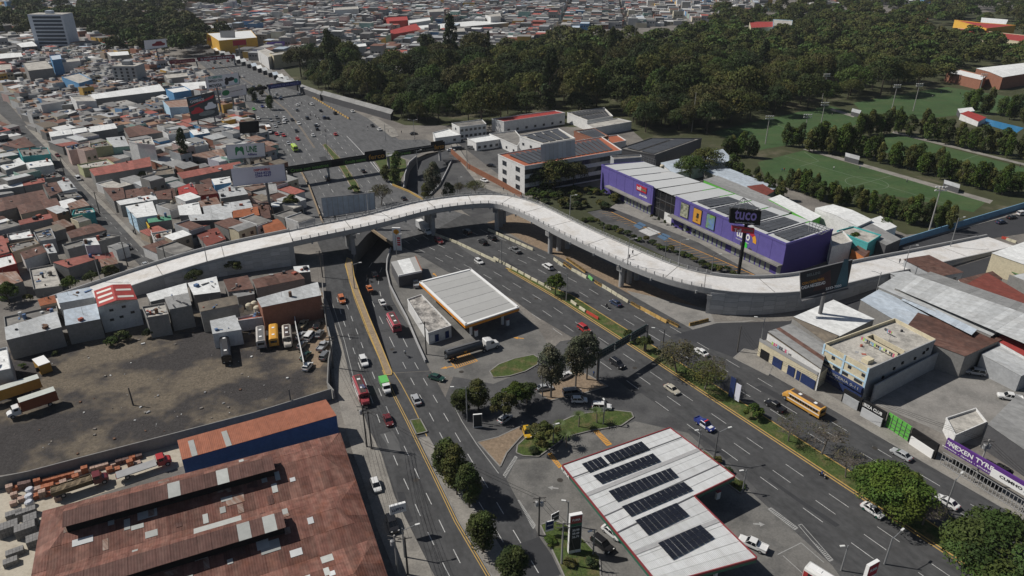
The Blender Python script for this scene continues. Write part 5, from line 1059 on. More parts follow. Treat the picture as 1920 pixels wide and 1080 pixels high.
billboard([(413,168),(461,158),(463,177),(415,185)],(441,220),'pale poster board below the motorcycle billboard',mf_white,[('un motor para tu vida',.62,.6,.14,m_lblk,.5)],extra=lambda o,P,u,upv,W,H:blob(o,P,.2,.55,.3,.6,W,H,u,upv,m_lgreen))
def cars_ad(o,P,u,upv,W,H):
 blob(o,P,.5,.72,.95,.3,W,H,u,upv,m_lred,shape=[(-1,-.8),(.6,.6),(1,1),(.9,.2),(-1,-1)]);CARS=[(-1,-.5),(-.95,.1),(-.5,.3),(-.25,.9),(.45,.9),(.7,.3),(1,.15),(1,-.5),(.7,-.7),(-.7,-.7)]
 blob(o,P,.28,.38,.44,.3,W,H,u,upv,m_lred,shape=CARS);blob(o,P,.76,.45,.42,.34,W,H,u,upv,mf_white,shape=CARS);blob(o,P,.6,.2,.6,.2,W,H,u,upv,mat('ink_grey',(.2,.22,.22),.7,.2))
billboard([(349,183),(401,171.5),(411,216),(359,228)],(384,250),'tall dark billboard with a red and a white car',mat('vinyl_dark',(.05,.06,.065),.6,.3,.3),[('DISEÑADOS',.3,.9,.09,Wm['sky'],.45),('CAMINOS',.35,.78,.11,mf_white,.5)],extra=cars_ad,poles=2)
CARS2=[(-1,-.5),(-.95,.1),(-.5,.3),(-.25,.9),(.45,.9),(.7,.3),(1,.15),(1,-.5),(.7,-.7),(-.7,-.7)]
billboard([(269.5,76),(311,72.5),(314,88),(271.5,93.5)],(301,134),'far billboard with a dark red car on white',mf_white,[],extra=lambda o,P,u,upv,W,H:blob(o,P,.62,.45,.6,.6,W,H,u,upv,mat('ink_darkred',(.22,.02,.03),.6,0),shape=CARS2))
def peel(o,P,u,upv,W,H):
 for i in range(10):part('panel_sheet',MB().add([P[3].lerp(P[2],i/10+.005)+Vector((0,-.1,.2)),P[3].lerp(P[2],(i+1)/10-.005)+Vector((0,-.1,.2)),P[0].lerp(P[1],(i+1)/10-.005)+Vector((0,-.1,-.2)),P[0].lerp(P[1],i/10+.005)+Vector((0,-.1,-.2))],[(0,1,2,3)]),mat('blank_vinyl',(.40,.45,.50),.6,.2,.5,rand=.06),o)
billboard([(602,371),(702,361),(704,393),(607,408)],(655,428),'large blank grey billboard in the middle of the boulevard',m_cgrey,extra=peel,poles=2)
def dark_ad(o,P,u,upv,W,H):
 blob(o,P,.87,.6,.28,1.15,W,H,u,upv,mat('ink_tealdark',(.05,.12,.16),.6,.2),shape=[(-1,-1),(.8,-1),(1,.75),(.4,.8),(-.4,-.3)]);blob(o,P,.45,.5,.35,.7,W,H,u,upv,mat('ink_maroon',(.06,.03,.035),.6,.2),shape=[(-1,-1),(1,-1),(1,.9),(-.2,.5)])
billboard([(1500,511),(1599,487),(1589,537),(1502,560)],(1531,633),'dark advertising billboard on a thick black pole over the corner shops',mat('vinyl_navy',(.02,.024,.035),.5,.15,.3),[('BELLINI',.28,.82,.1,mat('ink_steel',(.15,.18,.2),.6,0),.25),('CON CADA PASO',.27,.55,.1,m_orange,.42),('CADA NECESIDAD',.27,.4,.12,mf_white,.46),('2333-7000',.7,.12,.1,mf_white,.3)],extra=dark_ad)
b=G(1383,524);o=thing('sign','black pole sign reading tuco in front of the purple store','sign',b)
Yp=b.y;part('pole',MB().tube((b.x,Yp,0),(b.x,Yp,V(1390,400,Yp).z),.55,n=14),m_black,o)
P=[V(1370,391,Yp-1),V(1428,396,Yp-1),V(1425,423,Yp-1),V(1368,418,Yp-1)]
part('panel',MB().add([v for v in P]+[v+Vector((0,1.2,0))for v in P],[(3,2,1,0),(4,5,6,7),(0,1,5,4),(1,2,6,5),(2,3,7,6),(3,0,4,7)]),m_black,o)
u=(P[1]-P[0]).normalized();cc=sum(P,Vector())/4+Vector((0,-.1,0));text(o,'tuco',cc+upz*.6,u,upz,3.2,mat('letter_lilac',(.28,.22,.55),.6,0),width=7.0);text(o,'Especialistas en Muebles',cc-upz*1.9,u,upz,.5,mf_white,width=6,bold=False)
P2=[V(1373,424,Yp-1),V(1415,429,Yp-1),V(1414,439,Yp-1),V(1373,434,Yp-1)]
part('panel',MB().add([v for v in P2]+[v+Vector((0,1.0,0))for v in P2],[(3,2,1,0),(4,5,6,7),(0,1,5,4),(1,2,6,5),(2,3,7,6),(3,0,4,7)]),m_sred,o)
text(o,'Toll',sum(P2,Vector())/4+Vector((-1.8,-.1,0)),u,upz,1.1,mf_white,width=2.2);text(o,'moda',sum(P2,Vector())/4+Vector((1.6,-.1,0)),u,upz,.9,m_steel,width=3)
tp=MB()
for i in range(5):tp.beam(P[0].lerp(P[1],i/4),P[0].lerp(P[1],.5)+Vector((0,4,2.6)),.15,.15)
part('lattice',tp,m_steel,o)
def schoolpan(o,P,u,upv,W,H):
 for i in range(8):part('panel_sheet',MB().add([P[3].lerp(P[2],i/8+.004)+Vector((0,-.1,0)),P[3].lerp(P[2],(i+1)/8-.004)+Vector((0,-.1,0)),P[0].lerp(P[1],(i+1)/8-.004)+Vector((0,-.1,0)),P[0].lerp(P[1],i/8+.004)+Vector((0,-.1,0))],[(0,1,2,3)]),mat('blank_vinyl2',(.46,.48,.52),.6,.1,.5,rand=.08),o)
billboard([(1014,272),(1078,262),(1079,291),(1014,302)],None,'grey blank billboard standing on the school roof',m_cgrey,extra=schoolpan,Y=G(1046,356).y)
def footbridge(pa,pb,za,label,panels_,hgt=2.2,stairs=()):
 a,b=G(*pa,za),G(*pb,za);c=(a+b)/2;c.z=0;o=thing('footbridge',label,'footbridge',c)
 d=(b-a).normalized();n=Vector((d.y,-d.x,0));n=n if n.y<0 else-n
 part('deck',MB().beam(a,b,2.4,.4),m_cgrey,o)
 for s in(-1.2,1.2):part('railing',MB().beam(a+n*s+upz*1.1,b+n*s+upz*1.1,.08,.08),m_wht,o)
 for t0,t1,z0,z1,m_,txt,tm in panels_:
  p,q=a.lerp(b,t0),a.lerp(b,t1);zc=(z0+z1)/2
  part('panel',MB().beam(p+n*1.35+upz*zc,q+n*1.35+upz*zc,.14,z1-z0),m_,o)
  part('panel',MB().beam(p-n*1.35+upz*zc,q-n*1.35+upz*zc,.14,z1-z0),m_black,o)
  if txt:text(o,txt,p.lerp(q,.5)+n*1.46+upz*zc,d,upz,(z1-z0)*.55,tm,width=(q-p).length*.85)
 for t in stairs:p=a.lerp(b,t);part('pier',MB().box((p.x,p.y,(za)/2),(1.0,1.0,za),math.atan2(d.y,d.x)),m_cgrey,o)
 return o
m_gd=mat('ink_lime',(.12,.3,.05),.6,0);m_pdark=mat('panel_darkgreen',(.012,.02,.014),.5,.1)
footbridge((537,322),(832,276),6.5,'long footbridge with black advertising boards crossing the boulevard',[(.0,.26,-.8,1.9,m_pdark,'Crece con nosotros',m_gd),(.26,.33,-.8,1.9,m_black,None,None),(.33,.48,-.8,1.9,m_pdark,'Consulta nuestros',m_gd),(.48,.6,-1.0,3.2,m_black,'ferco',mat('ink_amber',(.4,.2,.03),.6,0)),(.67,.77,-.6,1.7,m_pdark,'Crece',m_gd),(.77,.95,-.6,1.7,m_black,'Crece con nosotros',mat('ink_dim',(.12,.13,.12),.6,0)),(.92,1.0,-1.0,3.2,m_black,'ferco',mat('ink_amber',(.4,.2,.03),.6,0))],stairs=(.02,.24,.62,.97))
footbridge((318,119),(440,108),6.5,'far footbridge with red banner about internet speed',[(0,.38,-.5,2.2,mat('banner_red',(.22,.03,.05),.6,.05),'Tigo',mat('ink_pink',(.5,.25,.25),.6,0)),(.42,1,-.3,2.6,mat('banner_red',(.2,.02,.05)),'EL INTERNET MAS RAPIDO',mf_white)],stairs=(.02,.4,.98))
footbridge((455,172),(563,157),6.5,'middle footbridge with dark blue banner over the boulevard',[(.42,1,-.5,2.2,mat('banner_blue',(.03,.04,.18),.6,.05),'SIEMPRE TE VA MEJOR',mat('ink_lilac',(.3,.3,.6),.6,0)),(0,.4,-.3,1.6,m_black,None,None)],stairs=(.02,.44,.98))
footbridge((304,47),(338,44),7.5,'farthest footbridge with bright violet screen over the boulevard',[(0,1,-.5,3.0,mat('banner_violet',(.12,.08,.5),.6,.1),'ISOTO',mf_white)],stairs=(.02,.98))
ga_,gb_=G(1120,714),G(1209,660);gb_=G(1209.5,658);ga_=G(1120,713)
gy=thing('sign_gantry','overhead road sign gantry seen from behind across the near carriageway','sign gantry',((ga_+gb_)/2).copy())
ztop=8.2
for p_ in(ga_,gb_):part('post',MB().box((p_.x,p_.y,ztop/2),(.45,.45,ztop),BU.to_2d().angle_signed(Vector((1,0)))if False else.6),m_steel,gy)
for z in(ztop-2.0,ztop-.2):part('truss',MB().beam(Vector((*ga_.xy,z)),Vector((*gb_.xy,z)),.3,.3),m_steel,gy)
for t0,t1 in((.02,.30),(.32,.62),(.65,.98)):
 p,q=ga_.lerp(gb_,t0),ga_.lerp(gb_,t1);o=part('sign_panel',MB().beam(Vector((*p.xy,ztop-1.0)),Vector((*q.xy,ztop-1.0)),.15,2.4),mat('sign_back',(.025,.05,.05),.6,.1),gy)
 dn=(q-p).xy.normalized();nn2=Vector((dn.y,-dn.x,0));nn2=nn2 if nn2.y<0 else-nn2;mb=MB()
 for i in range(6):pp=p.lerp(q,(i+.5)/6);mb.beam(Vector((*pp.xy,ztop-2.2))+nn2*.12,Vector((*pp.xy,ztop+.2))+nn2*.12,.1,.08)
 for z in(ztop-1.8,ztop-1.0,ztop-.2):mb.beam(Vector((*p.xy,z))+nn2*.16,Vector((*q.xy,z))+nn2*.16,.08,.1)
 link('bracing',mb.mesh('bracing',m_steel,gy.location),o)
b=G(1365,745);o=thing('banner_stand','blue and white upright banner stand on the boulevard median','banner',b)
for dx,m_,hh in((0,Wm['navy'],5.5),(1.1,mf_lilac,4.6)):
 q=b+BU*dx*1.6;part('banner',MB().beam(Vector((*q.xy,.6+hh/2)),Vector((*(q+BU*1.5).xy,.6+hh/2)),.12,hh),m_,o);part('post',MB().beam(Vector((*q.xy,0)),Vector((*q.xy,hh+.6)),.12,.12),m_steel,o)
# ================================================================ street lamps, poles, floodlights
lampm=mat('lamp_post',(.28,.285,.29),.5,.05,metal=.3);m_lens=mat('lamp_head',(.62,.62,.6),.4,.03);m_wood=mat('utility_pole',(.10,.095,.09),.9,.15);m_cpole=mat('concrete_pole',(.33,.32,.3),.9,.1)
def lamp(base,h,arms,label,m_=None,z=0.0,group='street lamps',r=.11):
 b=G(*base,z);o=thing('street_lamp',label,'street lamp',b,group=group)
 part('pole',MB().tube(b,b+upz*h,r*1.5,r,8),m_ or lampm,o)
 for ang,L in arms:
  d=Vector((math.cos(ang),math.sin(ang),0));t0=b+upz*(h-.6);t1=b+upz*h+d*L
  part('arm',MB().tube(t0,t1,.07,.06,6),lampm,o)
  part('lamp_head',MB().beam(t1-d*.1,t1+d*.75,.34,.16),m_lens,o)
 return o
dgr=math.radians
for base,h,arms,lab in(((1061.7,565),9.4,[(dgr(160),2.2)],'street lamp on the median beside the tree with yellow barriers'),((940,495),9,[],'plain pole on the median beside cream barriers'),((1240,676),9.6,[(dgr(170),2.6)],'dark lamp pole on the median beside the sign gantry'),((1338,868),8.6,[(dgr(20),2.4)],'dark street lamp at the kerb beside the solar canopy'),((1309,842),5.2,[(dgr(190),.6)],'short white lamp behind the solar canopy'),((1392,922),5.6,[(dgr(190),.7)],'short white lamp on the kerb lawn beside the solar canopy'),((1577,1070),6.0,[(dgr(185),.7)],'short white lamp at the bottom right of the forecourt'),((1658,1058),6.5,[(dgr(35),2.8)],'curved street lamp at the bottom right kerb'),((1770,962),8.5,[(dgr(40),2.4)],'street lamp between the two big median trees'),((1064,985),6.0,[(dgr(170),.6)],'short white lamp on the forecourt behind the price pylon'),((1112,1040),6.0,[(dgr(200),.6)],'short white lamp right of the price pylon'),((1131,796),6.4,[(dgr(100),.5)],'short white lamp on the upper station lawn'),((1037,832),5.2,[(dgr(20),.6)],'short white lamp beside the round bush on the station lawn'),((1017,744),8.5,[(dgr(20),1.8)],'dark street lamp in front of the grey trees'),((876,790),9.5,[(dgr(180),2.8)],'tall street lamp over the avenue beside the brown kerb bed'),((759,1045),7.0,[(dgr(20),2.4)],'street lamp leaning out from the warehouse pavement'),((744,480),8,[(dgr(20),1.5)],'lamp above the underpass mouth'),((664,482),8.5,[(dgr(10),2.0)],'lamp in front of the first flyover column'),((665,542),9,[(dgr(10),2.2)],'lamp on the ochre median beside the underpass'),((1423,660),10.5,[(dgr(170),2.0)],'concrete lamp pole on the corner before the cream building'),((1780,468),12,[(dgr(20),2.4)],'tall double lamp pole beside the flyover ramp'),((1245,500),9.5,[],'bare lamp pole in the store car park'),((1640,560),9,[(dgr(160),2)],'lamp pole behind the ribbed hall at the ramp'),((1332,525),9,[(dgr(10),2)],'lamp pole beside the flyover in front of the store'),((1130,470),9.5,[],'bare pole beside the store car park'),((615,292),11,[(dgr(180),2),(dgr(0),2)],'double-armed lamp on the boulevard before the footbridge'),((513,204),10,[(dgr(0),2)],'lamp on the boulevard left of the traffic'),((777,258),10,[(dgr(170),2.5),(dgr(0),1.5)],'double-armed lamp at the far bus lane'),((723,263),9,[],'pole on the traffic island by the bus lane'),((783,320),10,[(dgr(10),1.8)],'lamp beside the far underpass ramp'),((858,366),8,[(dgr(10),1.5)],'lamp behind the flyover by the side street')):
 lamp(base,h,arms,lab,m_steel if 'dark' in lab else None)
for x,lab in((702,'lamp on the flyover deck above the grey billboard'),(1046,'tall lamp pole on the flyover bend'),(1195,'lamp on the flyover left of the tuco sign'),(1255,'lamp on the flyover right part'),(384,'lamp on the left flyover ramp'),(1665,'lamp on the right flyover ramp'),(192,'lamp at the lower left flyover ramp')):
 i=arc_at(x);A_=ne if x in(1195,384,1665)else fe;p_=A_[i]
 b=Vector((p_.x,p_.y,p_.z+.4));o=thing('street_lamp',lab,'street lamp',b,group='lamps on the flyover');part('pole',MB().tube(b,b+upz*8.5,.14,.09,8),lampm,o)
 d=Vector((1,-.2,0));part('arm',MB().tube(b+upz*8.3,b+upz*8.8+d*1.6,.06,n=6),lampm,o);part('lamp_head',MB().beam(b+upz*8.8+d*1.5,b+upz*8.85+d*2.3,.34,.16),m_lens,o)
def upole(base,h,label,arms=2,m_=None,rz=None,drum=0):
 b=G(*base);o=thing('utility_pole',label,'utility pole',b,group='utility poles');part('pole',MB().tube(b,b+upz*h,.2,.14,8),m_ or m_wood,o)
 rz=random.uniform(-.3,.3)if rz is None else rz
 for i in range(arms):part('cross_arm',MB().box((b.x,b.y,b.z+h-.4-i*.9),(2.4,.12,.14),rz),m_wood,o)
 for i in range(drum):part('transformer',MB().lathe([(.35,0),(.35,.9),(.2,1.0)],(b.x+(i-.5)*.9,b.y,b.z+h-2.2),10),m_cgrey,o)
 return b+upz*(h-.4)
PT={}
for k_,base,h,lab,ar,m_,dr in(('a',(799.5,664.7),10,'utility pole beside the white station building',1,m_wood,0),('b',(1010,1004),9.5,'utility pole with two transformers on the petrol station lawn',2,m_wood,2),('c',(1053,1058),10,'concrete utility pole on the petrol station lawn',2,m_cpole,0),('d',(688,838),11,'utility pole on the avenue pavement below the red bus',2,m_wood,1),('e',(697,842),10,'second utility pole beside the red bus',1,m_wood,0),('f',(746,1075),9,'utility pole behind the white box sign',2,m_cpole,1),('g',(765,1078),9,'dark utility pole right of the box sign',1,m_wood,0),('h',(625,690),9.5,'utility pole on the pavement beside the car yard',2,m_wood,0),('i',(616,628),9.5,'utility pole beside the hall and avenue',2,m_wood,0),('j',(605,520),9.5,'utility pole just before the flyover',2,m_wood,0),('k',(1382,660),8,'leaning dark pole on the street corner',0,m_wood,0),('l',(1825,905),11,'utility pole with transformers in front of the tyre shop',2,m_cpole,2),('m',(1915,960),8,'thick white pole at the right edge',0,m_cpole,0),('n',(315,505),9,'utility pole at the end of the residential street',1,m_wood,0),('o',(187,400),9,'utility pole halfway along the residential street',1,m_wood,0),('p',(122,330),9,'utility pole at the zebra crossing',1,m_wood,0),('q',(255,440),9,'utility pole beside the yellow wall',1,m_wood,0),('r',(240,500),9,'utility pole behind the left ramp',1,m_wood,0),('s',(876,318),14,'very tall pole beside the orange school wall',0,m_cpole,0),('t',(1297,247),22,'tall bare mast at the edge of the park trees',0,m_cpole,0),('u',(1188,97),24,'tall mast among the distant park trees',0,m_cpole,0),('v',(250,760),5,'short wooden post at the edge of the dirt yard',0,m_wood,0),('w',(548,770),6,'thin post by the yard wall',0,m_wood,0)):
 PT[k_]=upole(base,h,lab,ar,m_,None,dr)
def wires(keys,label,n=3):
 pts=[PT[k]if isinstance(k,str)else k for k in keys];mb=MB()
 for a,b in zip(pts,pts[1:]):
  d=(b-a).xy.normalized();s=Vector((-d.y,d.x,0))
  for j in range(n):
   off=s*(j-(n-1)/2)*.7;prev=None
   for i in range(9):
    t=i/8;p_=a.lerp(b,t)+off-upz*(4*t*(1-t)*(b-a).length*.02)
    if prev is not None:mb.beam(prev,p_,.035,.035)
    prev=p_
 solo('power_line',mb,m_black,label,'cables',loc=None)
wires(['j','i','h','d','f'],'bundle of black cables along the avenue pavement',4);wires(['e','g'],'second run of black cables beside the warehouse',3);wires(['a','h'],'cables crossing the avenue near the station building',2);wires(['b','c',G(1110,1170,9)],'cables over the petrol station lawn',3);wires(['b','d'],'cables crossing the avenue above the median trees',2)
wires(['k',G(1423,660,9),'l','m'],'cables along the right-hand shop fronts',3);wires(['p','o','q','n'],'cables along the residential street',3)
def flood(base,h,lab):
 b=G(*base);o=thing('floodlight_mast',lab,'floodlight',b,group='pitch floodlights');part('mast',MB().tube(b,b+upz*h,.3,.16,8),m_cpole,o)
 for i in range(2):part('cross_arm',MB().box((b.x,b.y,h-.3-1.3*i),(4.2,.15,.15)),m_cpole,o)
 for i in range(4):
  for j in range(2):part('floodlight',MB().box((b.x-1.8+1.2*i,b.y-.3,h-1.3*j),(.7,.4,.5)),m_lens,o)
for base,h,lab in(((1741,436),18,'tall floodlight mast beside the blue wall'),((1504,275),17,'floodlight mast at the left pitch behind the trees'),((1537,245),16,'floodlight mast between the two far pitches'),((1670,214),18,'floodlight mast at the edge of the far left pitch'),((1712,208),17,'floodlight mast in front of the far pitch'),((1831,190),18,'floodlight mast at the far right pitch'),((1541,190),18,'floodlight mast in front of the dark trees'),((1435,270),15,'slim floodlight mast left of the near pitch')):
 flood(base,h,lab)
# ================================================================ vehicles and people
def paint(nm,c,rough=.35):return mat('paint_'+nm,c,rough,.04,1.0,coat=.5,spec=.4)
PC={'white':paint('white',(.66,.66,.65)),'black':paint('black',(.014,.014,.016)),'silver':paint('silver',(.36,.37,.38)),'grey':paint('grey',(.15,.155,.16)),'red':paint('red',(.38,.03,.03)),'maroon':paint('maroon',(.13,.02,.022)),'orange':paint('orange',(.50,.16,.06)),'beige':paint('beige',(.44,.41,.34)),'blue':paint('blue',(.03,.045,.2)),'navy':paint('navy',(.03,.045,.09)),'green':paint('green',(.02,.06,.045)),'lime':paint('lime',(.13,.46,.11)),'yellow':paint('yellow',(.55,.33,.02)),'tan':paint('tan',(.3,.26,.18)),'acid':paint('acid',(.42,.60,.06))}
m_cglass=mat('car_glass',(.012,.014,.017),.08,0,spec=.6);m_tyre=MATS['tyre_rubber'];m_hub=mat('wheel_rim',(.35,.35,.36),.4,.05,metal=.5);m_hl=mat('headlight',(.7,.7,.68),.2,0);m_tl=mat('tail_light',(.3,.01,.01),.3,0);m_under=mat('chassis',(.02,.02,.021),.9,0)
def wheel_mesh(r,w):
 mb=MB();mb.tube((0,-w/2,0),(0,w/2,0),r,n=14);mb.tube((0,-w/2-.012,0),(0,w/2+.012,0),r*.58,n=10,mi=1);return mb.mesh('wheel',[m_tyre,m_hub])
WH={'s':wheel_mesh(.32,.22),'m':wheel_mesh(.38,.26),'l':wheel_mesh(.5,.32)}
def loft(mb,st,mi=0):
 o=len(mb.v);n=8
 for x,w,zb,zt in st:
  zm=zb+(zt-zb)*.5
  mb.v+=[(x,-w*.9,zb),(x,-w,zb+.12),(x,-w,zm),(x,-w*.93,zt),(x,w*.93,zt),(x,w,zm),(x,w,zb+.12),(x,w*.9,zb)]
 for i in range(len(st)-1):
  for j in range(n):mb.f.append((o+i*n+j,o+i*n+(j+1)%n,o+(i+1)*n+(j+1)%n,o+(i+1)*n+j));mb.m.append(mi)
 mb.f.append(tuple(o+j for j in range(n-1,-1,-1)));mb.f.append(tuple(o+(len(st)-1)*n+j for j in range(n)));mb.m+=[mi,mi]
def cabin(glass,body,b0,b1,hw,zb,t0,t1,hr,zt):
 B=[(b0,-hw,zb),(b1,-hw,zb),(b1,hw,zb),(b0,hw,zb)];T_=[(t0,-hr,zt),(t1,-hr,zt),(t1,hr,zt),(t0,hr,zt)]
 glass.add(B+T_,[(0,1,5,4),(1,2,6,5),(2,3,7,6),(3,0,4,7)])
 e=.04;r=[(t0-e,-hr-e,zt),(t1+e,-hr-e,zt),(t1+e,hr+e,zt),(t0-e,hr+e,zt)];c=[(x*.96,y*.9,z+.06)for x,y,z in r]
 body.add(r+c,[(4,5,6,7),(0,1,5,4),(1,2,6,5),(2,3,7,6),(3,0,4,7)])
 for y in(-1,1):
  for x0,x1 in((b0,t0),(b1,t1),((b0+b1)/2-.05,(t0+t1)/2-.03)):body.beam(Vector((x0,y*(hw+.005),zb)),Vector((x1,y*(hr+.01),zt)),.05,.09)
VT={}
def vtype(name,st,cab,wheels,wr,lights,extra=None,glass_extra=None):
 body,gl=MB(),MB();loft(body,st)
 for cbn in cab:cabin(gl,body,*cbn)
 if extra:extra(body)
 if glass_extra:glass_extra(gl)
 VT[name]=dict(body=body.mesh(name+'_body',PC['white']),glass=gl.mesh(name+'_glass',m_cglass),wheels=wheels,wr=wr,lights=lights)
def lts(xf,xr,y,zf,zr):return[('headlight',xf,y,zf),('headlight',xf,-y,zf),('tail_light',xr,y,zr),('tail_light',xr,-y,zr)]
def wpos(xf,xr,y):return[(xf,y),(xf,-y),(xr,y),(xr,-y)]
vtype('sedan',[(-2.25,.74,.4,.82),(-2.1,.84,.3,.93),(-1.4,.88,.26,.97),(0,.88,.24,.93),(1.0,.88,.24,.93),(1.8,.86,.28,.82),(2.15,.78,.34,.68)],[(-1.75,1.05,.80,.93,-1.05,.35,.60,1.40)],wpos(1.35,-1.35,.78),'s',lts(2.05,-2.2,.6,.66,.78))
vtype('hatch',[(-1.95,.76,.4,.9),(-1.85,.83,.3,.98),(0,.86,.25,.95),(.9,.86,.25,.95),(1.6,.84,.28,.84),(1.95,.74,.34,.66)],[(-1.85,1.05,.78,.94,-1.5,.3,.62,1.48)],wpos(1.2,-1.2,.76),'s',lts(1.86,-1.92,.6,.68,.85))
vtype('suv',[(-2.3,.82,.45,1.0),(-2.2,.9,.36,1.08),(0,.93,.32,1.06),(1.1,.93,.32,1.06),(2.0,.9,.36,.98),(2.3,.82,.42,.8)],[(-2.2,1.2,.85,1.06,-1.95,.45,.70,1.72)],wpos(1.4,-1.4,.82),'m',lts(2.22,-2.26,.66,.82,.95))
def bed(b):
 b.box((-1.75,.84,1.12),(1.75,.1,.22));b.box((-1.75,-.84,1.12),(1.75,.1,.22));b.box((-2.6,0,1.12),(.1,1.7,.22));b.box((-.9,0,1.1),(.08,1.7,.2))
vtype('pickup',[(-2.65,.84,.5,.98),(-2.55,.9,.42,1.02),(0,.92,.38,1.02),(1.2,.92,.38,1.05),(2.3,.9,.42,1.0),(2.6,.82,.46,.82)],[(-.85,1.25,.84,1.03,-.65,.6,.70,1.72)],wpos(1.65,-1.6,.84),'m',lts(2.52,-2.62,.68,.86,.9),bed)
vtype('van',[(-2.4,.82,.42,1.1),(-2.3,.88,.34,1.18),(0,.9,.3,1.16),(1.5,.9,.3,1.12),(2.1,.87,.34,.98),(2.4,.78,.4,.8)],[(-2.35,1.9,.84,1.14,-2.2,1.0,.74,1.9)],wpos(1.5,-1.5,.8),'m',lts(2.3,-2.36,.66,.8,1.0))
win_me=MB().box((0,0,0),(.62,.05,.62)).mesh('window',m_cglass)
def vehicle(kind,loc,rz,col,label,cat,name=None,group=None,small=False,colm=None,scale=None):
 t=VT[kind];o=thing(name or{'suv':'suv','pickup':'pickup_truck','van':'van'}.get(kind,'car'),label,cat,loc,rz,group,scale)
 inst('body',t['body'],o,m=colm or PC[col]);inst('windows',t['glass'],o)
 for x,y in t['wheels']:inst('wheel',WH[t['wr']],o,(x,y,.32 if t['wr']=='s' else.38))
 if not small:
  for nm,x,y,z in t['lights']:
   key='lt_'+nm
   if key not in VT:VT[key]=MB().box((0,0,0),(.14,.34,.16)).mesh(nm,m_hl if nm=='headlight' else m_tl)
   inst(nm,VT[key],o,(x,y,z))
 return o
HB=math.atan2(BU.y,BU.x);HA=heading((653.8,581.2),(844.2,1018.7));HR=heading((755,679),(692,548));HS=heading((70,280),(300,515))
HU=heading((592,236),(700,340))
DIR={'B+':HB,'B-':HB+math.pi,'A+':HA,'A-':HA+math.pi,'U+':HU,'U-':HU+math.pi,'S+':HS,'S-':HS+math.pi}
CT={'sedan':'car','hatch':'car','suv':'suv','pickup':'pickup truck','van':'van'}
def dirv(d):return DIR[d]if isinstance(d,str)else math.radians(d)
